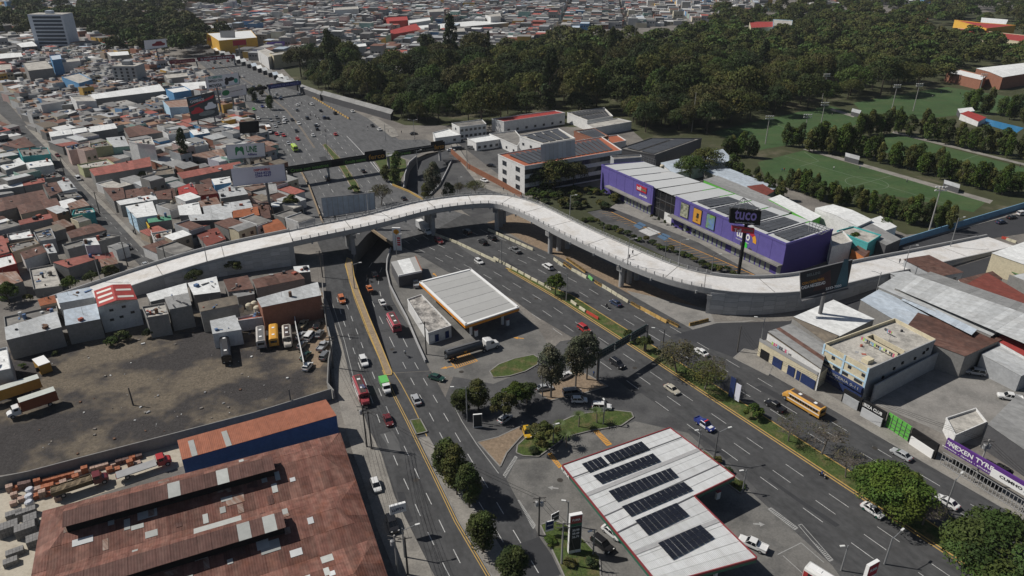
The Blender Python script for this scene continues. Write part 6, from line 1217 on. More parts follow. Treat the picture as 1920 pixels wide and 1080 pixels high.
VL="""suv 1095 618 B+ red|red suv on the near carriageway just before the grey trees
suv 1157 683 B+ black|black suv in the shadow of the sign gantry
sedan 1260 731 B+ beige|beige sedan alone in the near boulevard lanes
sedan 1636 958 B+ white|white taxi with green wheels beside the big median tree
hatch 898 491 B+ white|white hatchback beside the orange-trimmed petrol canopy
suv 823 453 B+ maroon|dark red suv on the boulevard in front of the flyover shadow
suv 905 455 B- black|black suv nearest the cream barriers on the far lanes
suv 922 447 B- black|black suv beside another on the far lanes below the flyover
suv 876 436 B- black|dark suv at the edge of the flyover shadow
pickup 966 470 B- grey|grey pickup truck on the far boulevard lanes
suv 1027 501 B- white|white suv left of the median tree on the far lanes
sedan 1154 569 B- navy|dark blue sedan passing the striped barriers
sedan 1314 661 B- white|white sedan half hidden behind the bare median tree
pickup 1453 763 B- black|black pickup truck beside the yellow school bus
sedan 1689 853 B- silver|silver sedan above the big round median tree
sedan 1775 942 B- white|white sedan between the two big median trees
suv 641 563 A+ orange|orange suv on the avenue beside the ochre median
suv 682 679 A+ white|white suv on the avenue ahead of the green truck
sedan 728 789 A+ maroon|dark red sedan on the avenue below the red bus
hatch 705 911 A+ white|white hatchback parked on the warehouse pavement
suv 736 984 A+ black|black suv parked on the warehouse pavement
sedan 717 570 A- white|white sedan driving down the underpass ramp
sedan 819 709 -25 green|dark green sedan turning at the station exit
sedan 780 750 A- silver|silver sedan driving up the avenue
hatch 947 786 50 silver|silver hatchback in the shade of the apron trees
hatch 1086 751 0 white|white hatchback on the apron below the grey trees
suv 1128 764 -5 white|white suv beside the palm on the apron
van 1073 738 10 grey|dark grey van in the shade of the grey trees
sedan 1021 728 15 silver|silver sedan parked behind the grey tree trunk
sedan 1060 705 40 white|white sedan between the grass oval and the grey trees
hatch 891 744 20 white|white hatchback behind the dark apron bushes
hatch 872 742 190 black|black hatchback behind the dark apron bushes
hatch 988 812 -80 yellow|yellow taxi half under the round bush
sedan 1148 999 -50 white|white sedan waiting beside the solar canopy
suv 1129 1022 -50 black|black suv at the lawn beside the price pylon
pickup 1411 1022 145 white|white pickup truck with red load at the solar canopy edge
suv 1828 699 160 silver|silver suv parked at the back of the right yard
pickup 1893 746 160 white|white pickup truck in the right yard
pickup 780 533 100 silver|silver pickup truck under the station kiosk
hatch 560 588 80 blue|small blue car at the wall of the car yard
suv 575 582 85 silver|silver suv at the back of the car yard
suv 592 587 85 grey|grey suv at the back corner of the car yard
pickup 568 610 85 tan|stripped tan pickup truck in the car yard
van 581 632 80 white|white van in the car yard
sedan 596 610 85 black|black sedan next to the avenue wall in the car yard
sedan 599 627 85 grey|grey sedan below the black one in the car yard
sedan 565 630 80 silver|silver sedan left of the white van in the car yard
hatch 567 648 80 grey|dark grey hatchback in the car yard
sedan 573 668 80 green|dark green sedan in the car yard
hatch 577 688 80 white|white hatchback nearest the gate of the car yard
pickup 606 650 78 silver|silver pickup truck wreck along the avenue wall
suv 610 668 78 grey|grey suv wreck along the avenue wall
sedan 108 292 S+ maroon|dark red car on the residential street above the crossing
van 147 336 S+ white|white van parked past the zebra crossing
sedan 240 464 S+ black|black car parked by the patched terrace
sedan 273 498 S+ silver|silver car parked at the end of the residential street
sedan 323 466 -70 white|white car parked in the small walled yard
sedan 1877 417 20 navy|blue car first in the queue beside the blue wall
sedan 1897 408 20 black|dark car second in the queue beside the blue wall
suv 1916 401 20 white|white suv third in the queue beside the blue wall
sedan 921 311 -20 black|black car alone in the school yard
sedan 846 282 10 white|white car first in the row by the far ramp
suv 855 280 10 black|black suv second in the row by the far ramp
suv 863 279 10 black|black suv third in the row by the far ramp
suv 884 278 -30 grey|grey suv beside the white school annex
sedan 908 339 -50 white|white car by the orange school wall
sedan 492 200 U+ blue|blue pickup-like car near the lone boulevard tree
sedan 501 200 U+ white|white car next to the blue one by the boulevard tree
sedan 558 197 U- white|white car in the open middle of the upper boulevard
sedan 601 208 U- black|dark car nearest the orange barriers on the upper boulevard
suv 628 213 U- black|dark suv beside the orange barriers
suv 576 222 U- black|dark suv in the centre of the upper boulevard
sedan 615 222 U- black|dark sedan right of the motorcycles on the boulevard
sedan 508 226 U+ silver|silver car in the left lanes of the upper boulevard
sedan 537 226 U+ grey|grey car at the ochre centre line of the boulevard
sedan 560 232 U+ white|white car just right of the ochre centre line
sedan 592 236 U- black|dark car low in the upper boulevard
sedan 558 261 U+ red|red car left of the ochre centre line
sedan 516 237 U+ silver|silver car beside the truck on the left lanes
sedan 503 235 U+ black|dark car behind the silver one on the left lanes
sedan 519 252 U+ red|red car beside the white and orange truck
sedan 516 273 U+ white|white car left of the green microbus
sedan 476 205 U+ lime|green taxi near the billboards
sedan 484 222 U+ white|white car below the green taxi
sedan 661 209 U- white|white car in the bus lane beyond the barriers
sedan 698 236 U- black|black car at the end of the bus lane
sedan 711 243 U- white|white car at the traffic island
sedan 776 251 30 black|black car by the double-armed lamp
van 614 336 U- black|black van just before the footbridge shadow
sedan 681 321 U- black|black car in the footbridge shadow
sedan 757 373 U- black|black car beside the yellow low wall
sedan 444 187 U+ white|white car beside the poster boards
sedan 400 128 U+ orange|orange car left under the red banner footbridge
sedan 402 118 U+ black|dark car under the red banner footbridge
sedan 541 269 U+ silver|silver car by the left kerb of the boulevard"""
for ln in VL.split('\n'):
 a,lab=ln.split('|');k_,x,y,d,col=a.split();x,y=float(x),float(y)
 try:d=float(d)
 except ValueError:pass
 z=0.05
 if lab.endswith('ramp')and 'underpass' in lab:z=-2.9
 p_=G(x,y,0.45);p_.z=z
 if z<0:p_=G(x,y,z)
 o=vehicle(k_,p_,dirv(d),col,lab,CT[k_],small=y<300)
 if 'taxi with green' in lab:
  for ch in o.children:
   if ch.name.startswith('wheel'):ch.material_slots[1].link='OBJECT';ch.material_slots[1].material=m_cgrn
for(k_,x,y,z,d,col,lab)in(('sedan',703,517,-5,HR,'black','black car on the shaded underpass ramp'),('sedan',693,543,-4.1,HR,'orange','orange car climbing the underpass ramp')):
 vehicle(k_,G(x,y,z+.05),d,col,lab,'car')
rt=random.Random(11)
for i in range(34):
 t=rt.uniform(0,1);s=rt.uniform(.06,.94);k_=len(LE)-1;f_=3.5+t*(k_-3.5-.01);j=int(f_);L=LE[j].lerp(LE[j+1],f_-j);R_e=RE[j].lerp(RE[j+1],f_-j);p_=L.lerp(R_e,s);p_.z=.05
 nx=LE[j+1].lerp(RE[j+1],s)-LE[j].lerp(RE[j],s);hd=math.atan2(nx.y,nx.x)+(math.pi if s<.44 else 0);cl_=rt.choice(['white','black','silver','grey','red','white','black','navy'])
 vehicle(rt.choice(['sedan','suv','hatch']),p_,hd,cl_,'%s car in the distant boulevard traffic'%cl_,'car',group='distant boulevard traffic',small=True)
for i in range(26):
 t=i/26;p_=G(400,80).lerp(G(520,148),t)if False else G(395+118*t,78+66*t);cl_=rt.choice(['white','black','silver','grey','red','navy'])
 vehicle(rt.choice(['sedan','suv','van']),p_,HU+.2,cl_,'%s car parked in the row beside the distant market stalls'%cl_,'car',group='cars parked by the distant stalls',small=True)
o=vehicle('pickup',G(1321,798,.4),HB,'blue','blue and white police pickup on the near boulevard lanes','pickup truck');o.location.z=.05
part('door_panel',MB().box((.2,0,.75),(1.7,1.9,.5)),PC['white'],o,True);part('bonnet_panel',MB().box((1.75,0,1.07),(.7,1.2,.04)),PC['white'],o,True);part('light_bar',MB().box((.3,0,1.9),(.3,1.2,.15)),m_lred,o,True)
def bus(loc,rz,col,roofm_,label,stripe=None,nose=True,L=10.6,W=2.45,H=2.95,name='bus',group=None,nwin=11,bands=()):
 o=thing(name,label,'bus',loc,rz,group);hx=1.7 if nose else 0;xb,xf=-L/2,L/2-hx;b=MB();w=W/2
 prof=[(-w,.45),(-w,2.35),(-w*.93,2.72),(-w*.6,H),(w*.6,H),(w*.93,2.72),(w,2.35),(w,.45)];n=len(prof)
 b.v+=[(x,y,z)for x in(xb,xf)for y,z in prof];b.f+=[(i,(i+1)%n,n+(i+1)%n,n+i)for i in range(n)]+[tuple(range(n-1,-1,-1)),tuple(range(n,2*n))];b.m+=[0]*(n+2)
 part('body',b,PC[col]if isinstance(col,str)else col,o,True)
 if nose:
  h_=MB();loft(h_,[(xf-.05,1.02,.5,1.75),(xf+.9,.98,.5,1.65),(xf+1.5,.92,.5,1.5),(xf+1.7,.8,.6,1.2)]);part('bonnet',h_,PC[col]if isinstance(col,str)else col,o,True)
 part('roof_panel',MB().box(((xb+xf)/2,0,H+.02),(L-hx-.7,W*.56,.05)),roofm_,o,True)
 for x in(xb+2.2,xf-2.5):part('roof_hatch',MB().box((x,0,H+.08),(.7,.7,.1)),m_wht,o,True)
 k=nwin;step=(xf-xb-1.0)/k
 for s in(-1,1):
  for i in range(k):inst('window',win_me,o,(xb+.5+step*(i+.5),s*(w+.01),1.95))
  part('side_stripe',MB().box(((xb+xf)/2,s*(w+.008),1.25),(L-hx-.2,.03,.22)),stripe or m_under,o,True)
 part('windscreen',MB().box((xf+.02,0,2.05),(.06,W*.86,.85)),m_cglass,o,True);part('rear_window',MB().box((xb-.02,0,1.95),(.06,W*.7,.7)),m_cglass,o,True)
 part('bumper',MB().box((xb-.08,0,.55),(.18,W*.95,.25)),m_under,o,True);part('bumper',MB().box((L/2+.05,0,.6),(.18,W*.85,.25)),m_under,o,True)
 for x,y in((xf+.6 if nose else xf-1.6,w-.2),(xf+.6 if nose else xf-1.6,-w+.2),(xb+2.6,w-.2),(xb+2.6,-w+.2)):inst('wheel',WH['l'],o,(x,y,.5))
 for y in(-.9,.9):inst('tail_light',VT['lt_tail_light'],o,(xb-.02,y,1.1));inst('headlight',VT['lt_headlight'],o,(L/2-(.1 if nose else 0),y*.8,.95))
 for m_,x0,x1,z0,z1 in bands:
  for s in(-1,1):part('paint_band',MB().box(((x0+x1)/2*L,s*(w+.012),(z0+z1)/2),((x1-x0)*L,.03,z1-z0)),m_,o,True)
 return o
m_rbrown=mat('bus_roof_brown',(.075,.055,.05),.8,.15);m_rgrey=mat('bus_roof_grey',(.13,.13,.13),.8,.15)
bus(G(1504,763,.3),HB+math.pi,mat('bus_yellow',(.55,.29,.06),.4,.05,coat=.4),m_rbrown,'yellow school bus with white roof edges parked before the shops',m_wht,bands=[(m_wht,-.49,.32,2.36,2.6)])
bus(G(738,611,-.6),HA+math.pi,mat('bus_pinkred',(.36,.06,.08),.4,.1),m_rbrown,'red and pink bus heading for the underpass',m_wht,L=9.6,bands=[(m_wht,-.49,.3,2.4,2.55)])
bus(G(679,742,.3),HA,mat('bus_redwhite',(.3,.05,.06),.4,.1),m_rbrown,'red and white bus with luggage on its roof at the avenue kerb',m_wht,L=10.2,bands=[(m_wht,-.49,.3,2.36,2.6),(m_wht,-.4,.1,.6,1.0)])
bus(G(425,664,.3),heading((421,630),(428,695)),PC['black'],mat('bus_roof_dark',(.035,.036,.04),.7,.2),'black bus parked alone in the dirt yard',m_rgrey,nose=False,L=11.5)
bus(G(491,642,.3),heading((490,660),(488,615)),mat('bus_greywhite',(.4,.38,.36),.5,.1),m_rgrey,'grey-roofed bus left of the orange bus in the yard',m_lred,nose=False,L=8.6,nwin=8)
bus(G(515,638,.3),heading((515,655),(514,612)),mat('bus_orange',(.58,.30,.05),.45,.06),mat('bus_orange',(.58,.30,.05)),'plain orange bus between two others in the yard',m_under,nose=False,L=8.6,nwin=8)
bus(G(540,640,.3),heading((539,612),(542,655)),mat('bus_cream',(.5,.46,.4),.5,.1),m_rbrown,'cream bus with spare tyres on its brown roof in the yard',m_lred,L=9.0,nwin=7)
bus(G(553,282,.2),HU,PC['acid'],PC['acid'],'acid green microbus on the upper boulevard',m_under,nose=False,L=7.0,nwin=6)
ob=bus(G(1553,1108,.3),math.radians(-48),mat('bus_white',(.6,.6,.58),.5,.1),m_wht,'white microbus with red rear end at the bottom right',m_lred,nose=False,L=8.5,nwin=6,bands=[(PC['red'],-.49,-.28,.5,2.3)]);part('rear_panel',MB().box((-4.28,0,1.3),(.08,2.3,1.7)),PC['red'],ob,True)
for bx,by,lab in((679,725,'bundle on the roof of the red and white bus'),):
 p_=G(bx,by,3.0);mb=MB();mb.box(p_+upz*.2,(1.0,.8,.4),.4);mb.box(p_+Vector((.6,-.8,.25)),(.7,.9,.5),.9);solo('luggage',mb,mat('luggage',(.08,.09,.15),.9,.3),lab,'luggage')
for i in range(5):
 p_=G(538.5+.8*i,618+5.5*i,3.05);t=link('tyre',tyre_me,None,p_);t.scale=(1.4,)*3;tag(t,'spare tyre on the brown roof of the cream bus','tyre','tyres on the bus roof')
def truck(loc,rz,cabc,boxm,label,L=6.0,box_h=2.6,name='truck',cat='truck',kind='box',topm=None):
 o=thing(name,label,cat,loc,rz);w=1.15
 c=MB();loft(c,[(1.2,1.05,.5,2.3),(1.3,1.1,.5,2.45),(2.6,1.1,.5,2.4),(2.9,1.05,.5,1.5),(3.6,.95,.5,1.35),(3.9,.85,.6,1.1)]);part('cab',c,PC[cabc],o,True)
 part('windscreen',MB().add([(2.66,-.9,2.3),(2.92,-.92,1.55),(2.92,.92,1.55),(2.66,.9,2.3)],[(0,1,2,3)]),m_cglass,o,True)
 for s in(-1,1):part('side_window',MB().box((2.0,s*1.1,1.95),(.8,.05,.5)),m_cglass,o,True)
 part('chassis',MB().box((1.0-L/2+.6,0,.7),(L+1.5,.9,.3)),m_under,o,True)
 xc=1.0-L/2
 if kind=='box':
  b=MB().box((xc,0,1.0+box_h/2),(L,2.35,box_h));part('cargo_box',b,boxm,o,True);part('box_roof',MB().box((xc,0,1.02+box_h),(L-.02,2.37,.06)),topm or m_wht,o,True);part('rear_door',MB().box((xc-L/2-.02,0,1+box_h/2),(.05,2.1,box_h-.2)),boxm,o,True)
 elif kind=='flat':part('flatbed',MB().box((xc,0,1.1),(L,2.35,.18)),boxm,o,True);part('headboard',MB().box((1.05,0,1.6),(.1,2.35,1.0)),m_steel,o,True)
 elif kind=='open':
  part('bed_floor',MB().box((xc,0,1.05),(L,2.3,.12)),m_steel,o,True)
  for s in(-1,1):part('side_board',MB().box((xc,s*1.15,1.55),(L,.08,.9)),boxm,o,True)
  for x in(xc-L/2,xc+L/2):part('end_board',MB().box((x,0,1.55),(.08,2.3,.9)),boxm,o,True)
  ld=MB();n_=8
  for i in range(n_+1):
   for j in range(5):ld.v.append((xc-L/2+.1+(L-.2)*i/n_,-1.05+2.1*j/4,1.75+.25*math.sin(i*2.1+j)*(0<j<4)+(.2 if 0<j<4 else 0)))
  ld.f=[(i*5+j,(i+1)*5+j,(i+1)*5+j+1,i*5+j+1)for i in range(n_)for j in range(4)];ld.m=[0]*len(ld.f);part('sand_load',ld,topm or m_earth,o,True)
 for x in(3.0,xc-L/4):
  for y in(-.95,.95):inst('wheel',WH['l'],o,(x,y,.5))
 for y in(-.7,.7):inst('headlight',VT['lt_headlight'],o,(3.85,y,.95));inst('tail_light',VT['lt_tail_light'],o,(xc-L/2-.05,y,.85))
 return o
bt=math.pi+heading((20,760),(80,740))
truck(G(52,772,.5),bt,'white',mat('box_rust',(.25,.075,.035),.7,.2),'white-cab truck with brown box at the left of the dirt yard',L=7.4,topm=mat('box_top',(.48,.5,.46),.7,.15))
truck(G(8,752,.5),bt,'white',mat('box_ochre',(.42,.24,.05),.7,.15),'ochre box truck behind the brown one at the left edge',L=9,topm=mat('box_top',(.48,.5,.46)))
o=thing('cargo_container','small yellow box body with white roof standing in the dirt yard','container',G(83,694));b_=G(83,694);rz=heading((75,668),(92,662))
part('box',MB().box((b_.x,b_.y,1.5),(2.6,4.8,2.6),rz),mat('box_ochre',(.42,.24,.05)),o);part('roof',MB().box((b_.x,b_.y,2.85),(2.7,4.9,.12),rz),m_wht,o);part('opening',MB().box((b_.x+.35,b_.y-2.36,1.7),(1.0,.3,1.2),rz),m_black,o)
o=truck(G(722,727,.4),HA,'white',PC['lime'],'small truck with bright green canvas body on the avenue',L=3.8,box_h=1.5,topm=PC['lime']);o.scale=(.85,)*3
truck(G(797,436,.3),HB,'white',mat('box_grey',(.42,.43,.44),.6,.1),'white box truck in the shade under the flyover',L=6.5)
truck(G(505,249,.2),HU,'white',mat('box_orange',(.45,.25,.16),.6,.1),'orange and white truck on the left boulevard lanes',L=6)
yd=heading((215,900),(320,865))
truck(G(285,878,.5),yd,'red',mat('flatbed_grey',(.3,.3,.3),.8,.15),'red flatbed truck beside the blue hall in the brick yard',L=7.5,kind='flat')
truck(G(165,912,.5),yd,'maroon',mat('bed_brown',(.12,.09,.05),.8,.2),'dump truck loaded with sand in the brick yard',L=7.0,kind='open',topm=mat('sand',(.17,.13,.085),.97,.2,.8))
o=thing('cab_unit','pair of orange-red truck cabs behind the ochre truck','truck',G(30,736));b_=G(30,736)
for dx in(-2.2,1.6):part('cab',MB().box((b_.x+dx,b_.y,1.9),(2.2,1.8,1.9),.2),PC['orange'],o);part('wheel',MB().tube((b_.x+dx-.8,b_.y-1,.5),(b_.x+dx+.8,b_.y-1,.5),.5,n=10),m_tyre,o)
td=heading((835,668),(930,640));p_=G(882,662,.4)
o=thing('tanker_lorry','white tractor with long dark tank trailer at the middle petrol station','truck',p_,td);o.location.z=.04
tk=MB();prof=[(1.0,-7.2),(1.22,-7.0),(1.22,3.2),(1.0,3.4)]
for r_,x_ in prof:tk.v+=[(x_,r_*math.cos(2*math.pi*i/16),2.2+r_*.95*math.sin(2*math.pi*i/16))for i in range(16)]
tk.f=[(k*16+i,k*16+(i+1)%16,(k+1)*16+(i+1)%16,(k+1)*16+i)for k in range(3)for i in range(16)]+[tuple(range(16)),tuple(range(63,47,-1))];tk.m=[0]*len(tk.f)
part('tank',tk,mat('tank_dark',(.045,.05,.058),.3,.05,spec=.5),o,True,True);part('catwalk',MB().box((-2,0,3.42),(9.5,.7,.12)),m_steel,o,True);part('hazard_plate',MB().box((-2,-1.22,2.0),(.8,.06,.5)),m_orange,o,True);part('chassis',MB().box((-1.5,0,.9),(12,.9,.25)),m_under,o,True)
cb=MB();loft(cb,[(4.2,1.15,.5,3.1),(4.4,1.2,.5,3.3),(5.9,1.2,.5,3.1),(6.5,1.15,.5,2.9),(6.9,1.1,.5,1.95),(8.2,1.0,.5,1.7),(8.5,.9,.6,1.2)]);part('cab',cb,PC['white'],o,True)
for s in(-1,1):part('side_window',MB().box((6.2,s*1.2,2.3),(.9,.05,.6)),m_cglass,o,True)
part('windscreen',MB().add([(6.56,-.95,2.8),(6.92,-1,2.05),(6.92,1,2.05),(6.56,.95,2.8)],[(0,1,2,3)]),m_cglass,o,True)
for x in(7.6,4.6,3.6,-4.8,-5.9):
 for y in(-1,1):inst('wheel',WH['l'],o,(x,y,.5))
def skin_person(name,J,E_,rad):
 me=D.meshes.new(name);me.from_pydata(J,E_,[]);ob=D.objects.new(name,me);sc=D.scenes['letter_bench'];sc.collection.objects.link(ob)
 ob.modifiers.new('s','SKIN');sv=me.skin_vertices
 if not sv:bm=bmesh.new();bm.from_mesh(me);bm.verts.layers.skin.verify();bm.to_mesh(me);bm.free()
 for i,r in enumerate(rad):me.skin_vertices[0].data[i].radius=(r,r)
 me.skin_vertices[0].data[0].use_root=True;ss=ob.modifiers.new('u','SUBSURF');ss.levels=1
 vl=sc.view_layers[0];vl.update();out=D.meshes.new_from_object(ob.evaluated_get(vl.depsgraph));D.objects.remove(ob)
 out.materials.clear()
 for m_ in(mat('trousers',(.03,.035,.06),.9,.1),mat('shirt',(.3,.3,.3),.9,.1),mat('skin',(.28,.15,.09),.7,0),mat('hair',(.012,.01,.009),.8,0)):out.materials.append(m_)
 return out
def paintp(me,hip,neck,top):
 for f in me.polygons:
  z=f.center.z;x=abs(f.center.y);f.material_index=0 if z<hip else(1 if z<neck else(3 if z>top or f.center.x<-.03 else 2));f.use_smooth=True
  if hip-.2<z<hip+.15 and x>.27:f.material_index=2
 return me
def pose(l,r,la,ra):
 return[(0,0,.95),(0,0,1.3),(0,0,1.48),(.02,0,1.6),(.02,0,1.72),(.02+l*.5,.1,.52),(l,.1,.08),(l+.14,.1,.04),(.02+r*.5,-.1,.52),(r,-.1,.08),(r+.14,-.1,.04),(0,.2,1.4),(la*.4,.26,1.13),(la,.27,.88),(0,-.2,1.4),(ra*.4,-.26,1.13),(ra,-.27,.88)]
PE=[(0,1),(1,2),(2,3),(3,4),(0,5),(5,6),(6,7),(0,8),(8,9),(9,10),(1,11),(11,12),(12,13),(1,14),(14,15),(15,16)]
PR=[.15,.17,.06,.1,.09,.085,.055,.045,.085,.055,.045,.075,.05,.045,.075,.05,.045]
D.scenes.get('letter_bench')or D.scenes.new('letter_bench')
P_walk=paintp(skin_person('person_walk',pose(.22,-.22,-.15,.18),PE,PR),.98,1.5,1.68)
P_stand=paintp(skin_person('person_stand',pose(.0,.03,.05,.05),PE,PR),.98,1.5,1.68)
J=[(0,0,.85),(.1,0,1.2),(.13,0,1.38),(.17,0,1.5),(.17,0,1.63),(.38,.16,.75),(.32,.16,.35),(.45,.16,.3),(.38,-.16,.75),(.32,-.16,.35),(.45,-.16,.3),(.1,.2,1.3),(.32,.28,1.12),(.55,.28,1.05),(.1,-.2,1.3),(.32,-.28,1.12),(.55,-.28,1.05)]
P_sit=paintp(skin_person('person_ride',J,PE,PR),.88,1.4,1.5)
shirts={k:mat('shirt_'+k,c,.9,.1)for k,c in dict(dark=(.03,.03,.035),white=(.55,.55,.53),red=(.35,.04,.04),blue=(.05,.09,.25),orange=(.5,.16,.03)).items()}
def person(x,y,z,rz,me,sh_,label,group=None):
 o=link('person',me,None,G(x,y,z),rz);tag(o,label,'person',group);o.material_slots[1].link='OBJECT';o.material_slots[1].material=shirts[sh_];return o
i=arc_at(1178);zd=ctr[i].z
person(1180,485.5,zd,2.0,P_walk,'dark','person in dark clothes walking on the flyover, nearer of two');person(1186,477.5,zd,2.0,P_walk,'dark','person in dark clothes walking on the flyover, farther of two')
i=arc_at(1686);person(1686,493.5,ctr[i].z,.5,P_stand,'dark','lone person in dark clothes on the right flyover ramp')
person(848,680,.03,0,P_stand,'orange','station worker in orange shirt on the yellow hatched paint');person(838,672,.03,1,P_stand,'white','person in white shirt behind the tank trailer');person(470,625,.03,2,P_stand,'white','person in pale clothes near the parked buses')
person(1113,706,.16,1,P_stand,'blue','person in blue shirt at the foot of the sign gantry');person(944,358,.14,1,P_walk,'dark','person on the pavement behind the flyover');person(1007,378,.14,1,P_walk,'dark','person on the pavement by the school corner')
for k_,(x,y)in enumerate(((1563,318),(1612,317),(1700,342),(1466,322),(1470,321),(1764,176),(1784,173),(1800,177),(1805,184),(1748,183),(1912,314),(1560,217))):
 person(x,y,.02,rt.uniform(0,6),P_walk,rt.choice(['white','red','blue','dark']),'player on the green sports pitches','players on the pitches')
for k_,(x,y)in enumerate(((690,246),(735,250),(728,248),(753,250),(690,241),(778,262),(780,266),(560,172),(640,190),(650,192),(600,180))):
 person(x,y,.1,rt.uniform(0,6),P_stand,rt.choice(['white','red','blue','dark']),'pedestrian near the bus shelters of the upper boulevard','pedestrians at the bus shelters')
mc=MB();mc.beam((-.5,0,.62),(.45,0,.72),.24,.28);mc.box((-.35,0,.82),(.8,.28,.1),mi=1);mc.beam((.5,0,.35),(.35,0,1.0),.1,.1,1);mc.beam((.33,-.35,1.0),(.33,.35,1.0),.05,.05,1)
mc_me=mc.mesh('motorcycle_body',[PC['black'],m_under]);mw=wheel_mesh(.31,.12)
def motorcycle(x,y,z,rz,label,sh_='dark',plab=None):
 p_=G(x,y,z);o=thing('motorcycle',label,'motorcycle',p_,rz);inst('body',mc_me,o);inst('wheel',mw,o,(.62,0,.31));inst('wheel',mw,o,(-.62,0,.31));inst('headlight',VT['lt_headlight'],o,(.55,0,.85)).scale=(1,.5,1)
 r=link('person',P_sit,None,p_+Vector((-.25*math.cos(rz),-.25*math.sin(rz),-.02)),rz);tag(r,plab or label.replace('motorcycle','rider on the motorcycle',1),'person');r.material_slots[1].link='OBJECT';r.material_slots[1].material=shirts[sh_]
for x,y,d,lab,s_ in((1541,894,'B+','motorcycle beside the yellow median kerb','blue'),(1571,826,'B-','motorcycle on the far lanes by the green gate','dark'),(1137,577,'B-','motorcycle next to the dark blue sedan','dark'),(760,665,'A-','motorcycle at the start of the underpass ramp','white'),(566,195,'U-','motorcycle beside the white car in the open boulevard','dark'),(579,197,'U-','motorcycle right of another in the open boulevard','dark'),(582,217,'U-','first motorcycle of the trio on the boulevard','dark'),(592,220,'U-','second motorcycle of the trio on the boulevard','dark'),(598,224,'U-','third motorcycle of the trio on the boulevard','dark'),(610,247,'U-','lone motorcycle low on the upper boulevard','dark'),(654,331,'U-','motorcycle in the footbridge shadow','dark'),(655,224,'U-','motorcycle at the end of the orange barriers','red'),(533,288,'U+','motorcycle left of the acid green microbus','dark'),(251,437,'S-','motorcycle by the yellow wall of the residential street','dark')):
 motorcycle(x,y,.05,dirv(d),lab,s_)
motorcycle(689,523,-4.7,HR,'motorcycle in the shade of the underpass wall')
bar=MB();bar.add([(-1.45,-.3,0),(1.45,-.3,0),(1.45,-.12,.9),(-1.45,-.12,.9),(-1.45,.3,0),(1.45,.3,0),(1.45,.12,.9),(-1.45,.12,.9)],[(0,1,2,3),(5,4,7,6),(3,2,6,7),(0,3,7,4),(1,5,6,2)])
bar_me={k:bar.mesh('barrier',m_)for k,m_ in dict(cream=mat('barrier_cream',(.47,.44,.33),.8,.2,.8,rand=.12),amber=mat('barrier_amber',(.42,.27,.09),.8,.2,.8,rand=.15),red=mat('barrier_red',(.42,.06,.04),.6,.1),green=mat('barrier_green',(.15,.42,.13),.7,.1),grey=m_cgrey).items()}
def barriers(p0,p1,n,col,label,stripes=False):
 a,b=G(*p0),G(*p1);rz=math.atan2((b-a).y,(b-a).x)
 for i in range(n):
  p_=a.lerp(b,(i+.5)/n);o=link('barrier',bar_me[col],None,Vector((p_.x,p_.y,.03)),rz+rt.uniform(-.05,.05));L=(b-a).length/n;o.scale=(min(1,L/3.05),1,1);tag(o,label,'barrier',label)
  if stripes:
   for k in range(4):q=MB().box((-1.05+k*.7,0,.46),(.3,.5,.93));link('stripe',q.mesh('stripe',m_black),o)
barriers((858,457),(930,492),8,'cream','cream concrete barrier in the upper median row');barriers((925,485),(1035,545),9,'cream','cream concrete barrier along the grassy median before the tree');barriers((812,440),(858,457),4,'cream','cream concrete barrier near the flyover column')
barriers((1068,565),(1100,588),2,'cream','cream barrier just after the median tree');barriers((1100,587),(1122,600),3,'red','red plastic barrier on the median');barriers((915,432),(1000,470),8,'cream','cream barrier along the far lanes below the flyover');barriers((1038,487),(1056,500),2,'cream','cream barrier beside the striped pile')
barriers((1057,495),(1072,506),3,'amber','amber striped barrier beside the bridge column',True);barriers((1062,487),(1098,512),6,'amber','amber barrier in the stacked pile by the column',True);barriers((1072,507),(1100,522),3,'cream','cream barrier after the stacked pile');barriers((1100,517),(1115,530),1,'green','single green barrier in the construction row')
barriers((1115,530),(1128,538),2,'amber','amber striped barrier after the green one',True);barriers((1128,537),(1178,568),5,'cream','cream barrier passing the dark blue sedan');barriers((1183,570),(1200,580),2,'amber','striped amber barrier beyond the second column',True);barriers((1200,579),(1250,606),5,'amber','plain amber barrier beside the work apron');barriers((1250,603),(1272,614),3,'amber','striped barrier at the corner of the work apron',True);barriers((1292,611),(1328,602),4,'amber','striped barrier across the mouth of the side street',True)
barriers((1877,447),(1890,450),1,'red','red barrier closing the top of the ramp');barriers((1886,450),(1905,456),2,'cream','cream barrier closing the top of the ramp');barriers((555,164),(655,224),26,'amber','orange barrier in the long bus lane row')
rb=random.Random(4);bm_=[mat('clay_brick',(.32,.12,.065),.9,.2,1.5,rand=.15),mat('pale_brick',(.38,.27,.22),.9,.15,1.5,rand=.15),mat('dark_brick',(.15,.10,.09),.9,.2,1.5,rand=.15)];m_blk=mat('cement_block',(.20,.195,.19),.92,.1,1.5,rand=.1);m_wrap=mat('plastic_wrap',(.52,.54,.58),.35,.2,2)
def pallet(p_,rz,m_,nx,ny,nz,sx,sy,sz,label,group,name='brick_pallet',gap=.03):
 o=thing(name,label,name.split('_')[0]+' pallet',p_,rz,group)
 key=('pl',sx,sy,sz);me_=VT.get(key+(m_.name,))or VT.setdefault(key+(m_.name,),MB().box((0,0,0),(sx-gap,sy-gap,sz-gap)).mesh('brick',m_))
 for i in range(nx):
  for j in range(ny):
   for k in range(nz):
    if 0<i<nx-1 and 0<j<ny-1 and k<nz-1:continue
    inst('brick',me_,o,((i-(nx-1)/2)*sx,(j-(ny-1)/2)*sy,(k+.5)*sz))
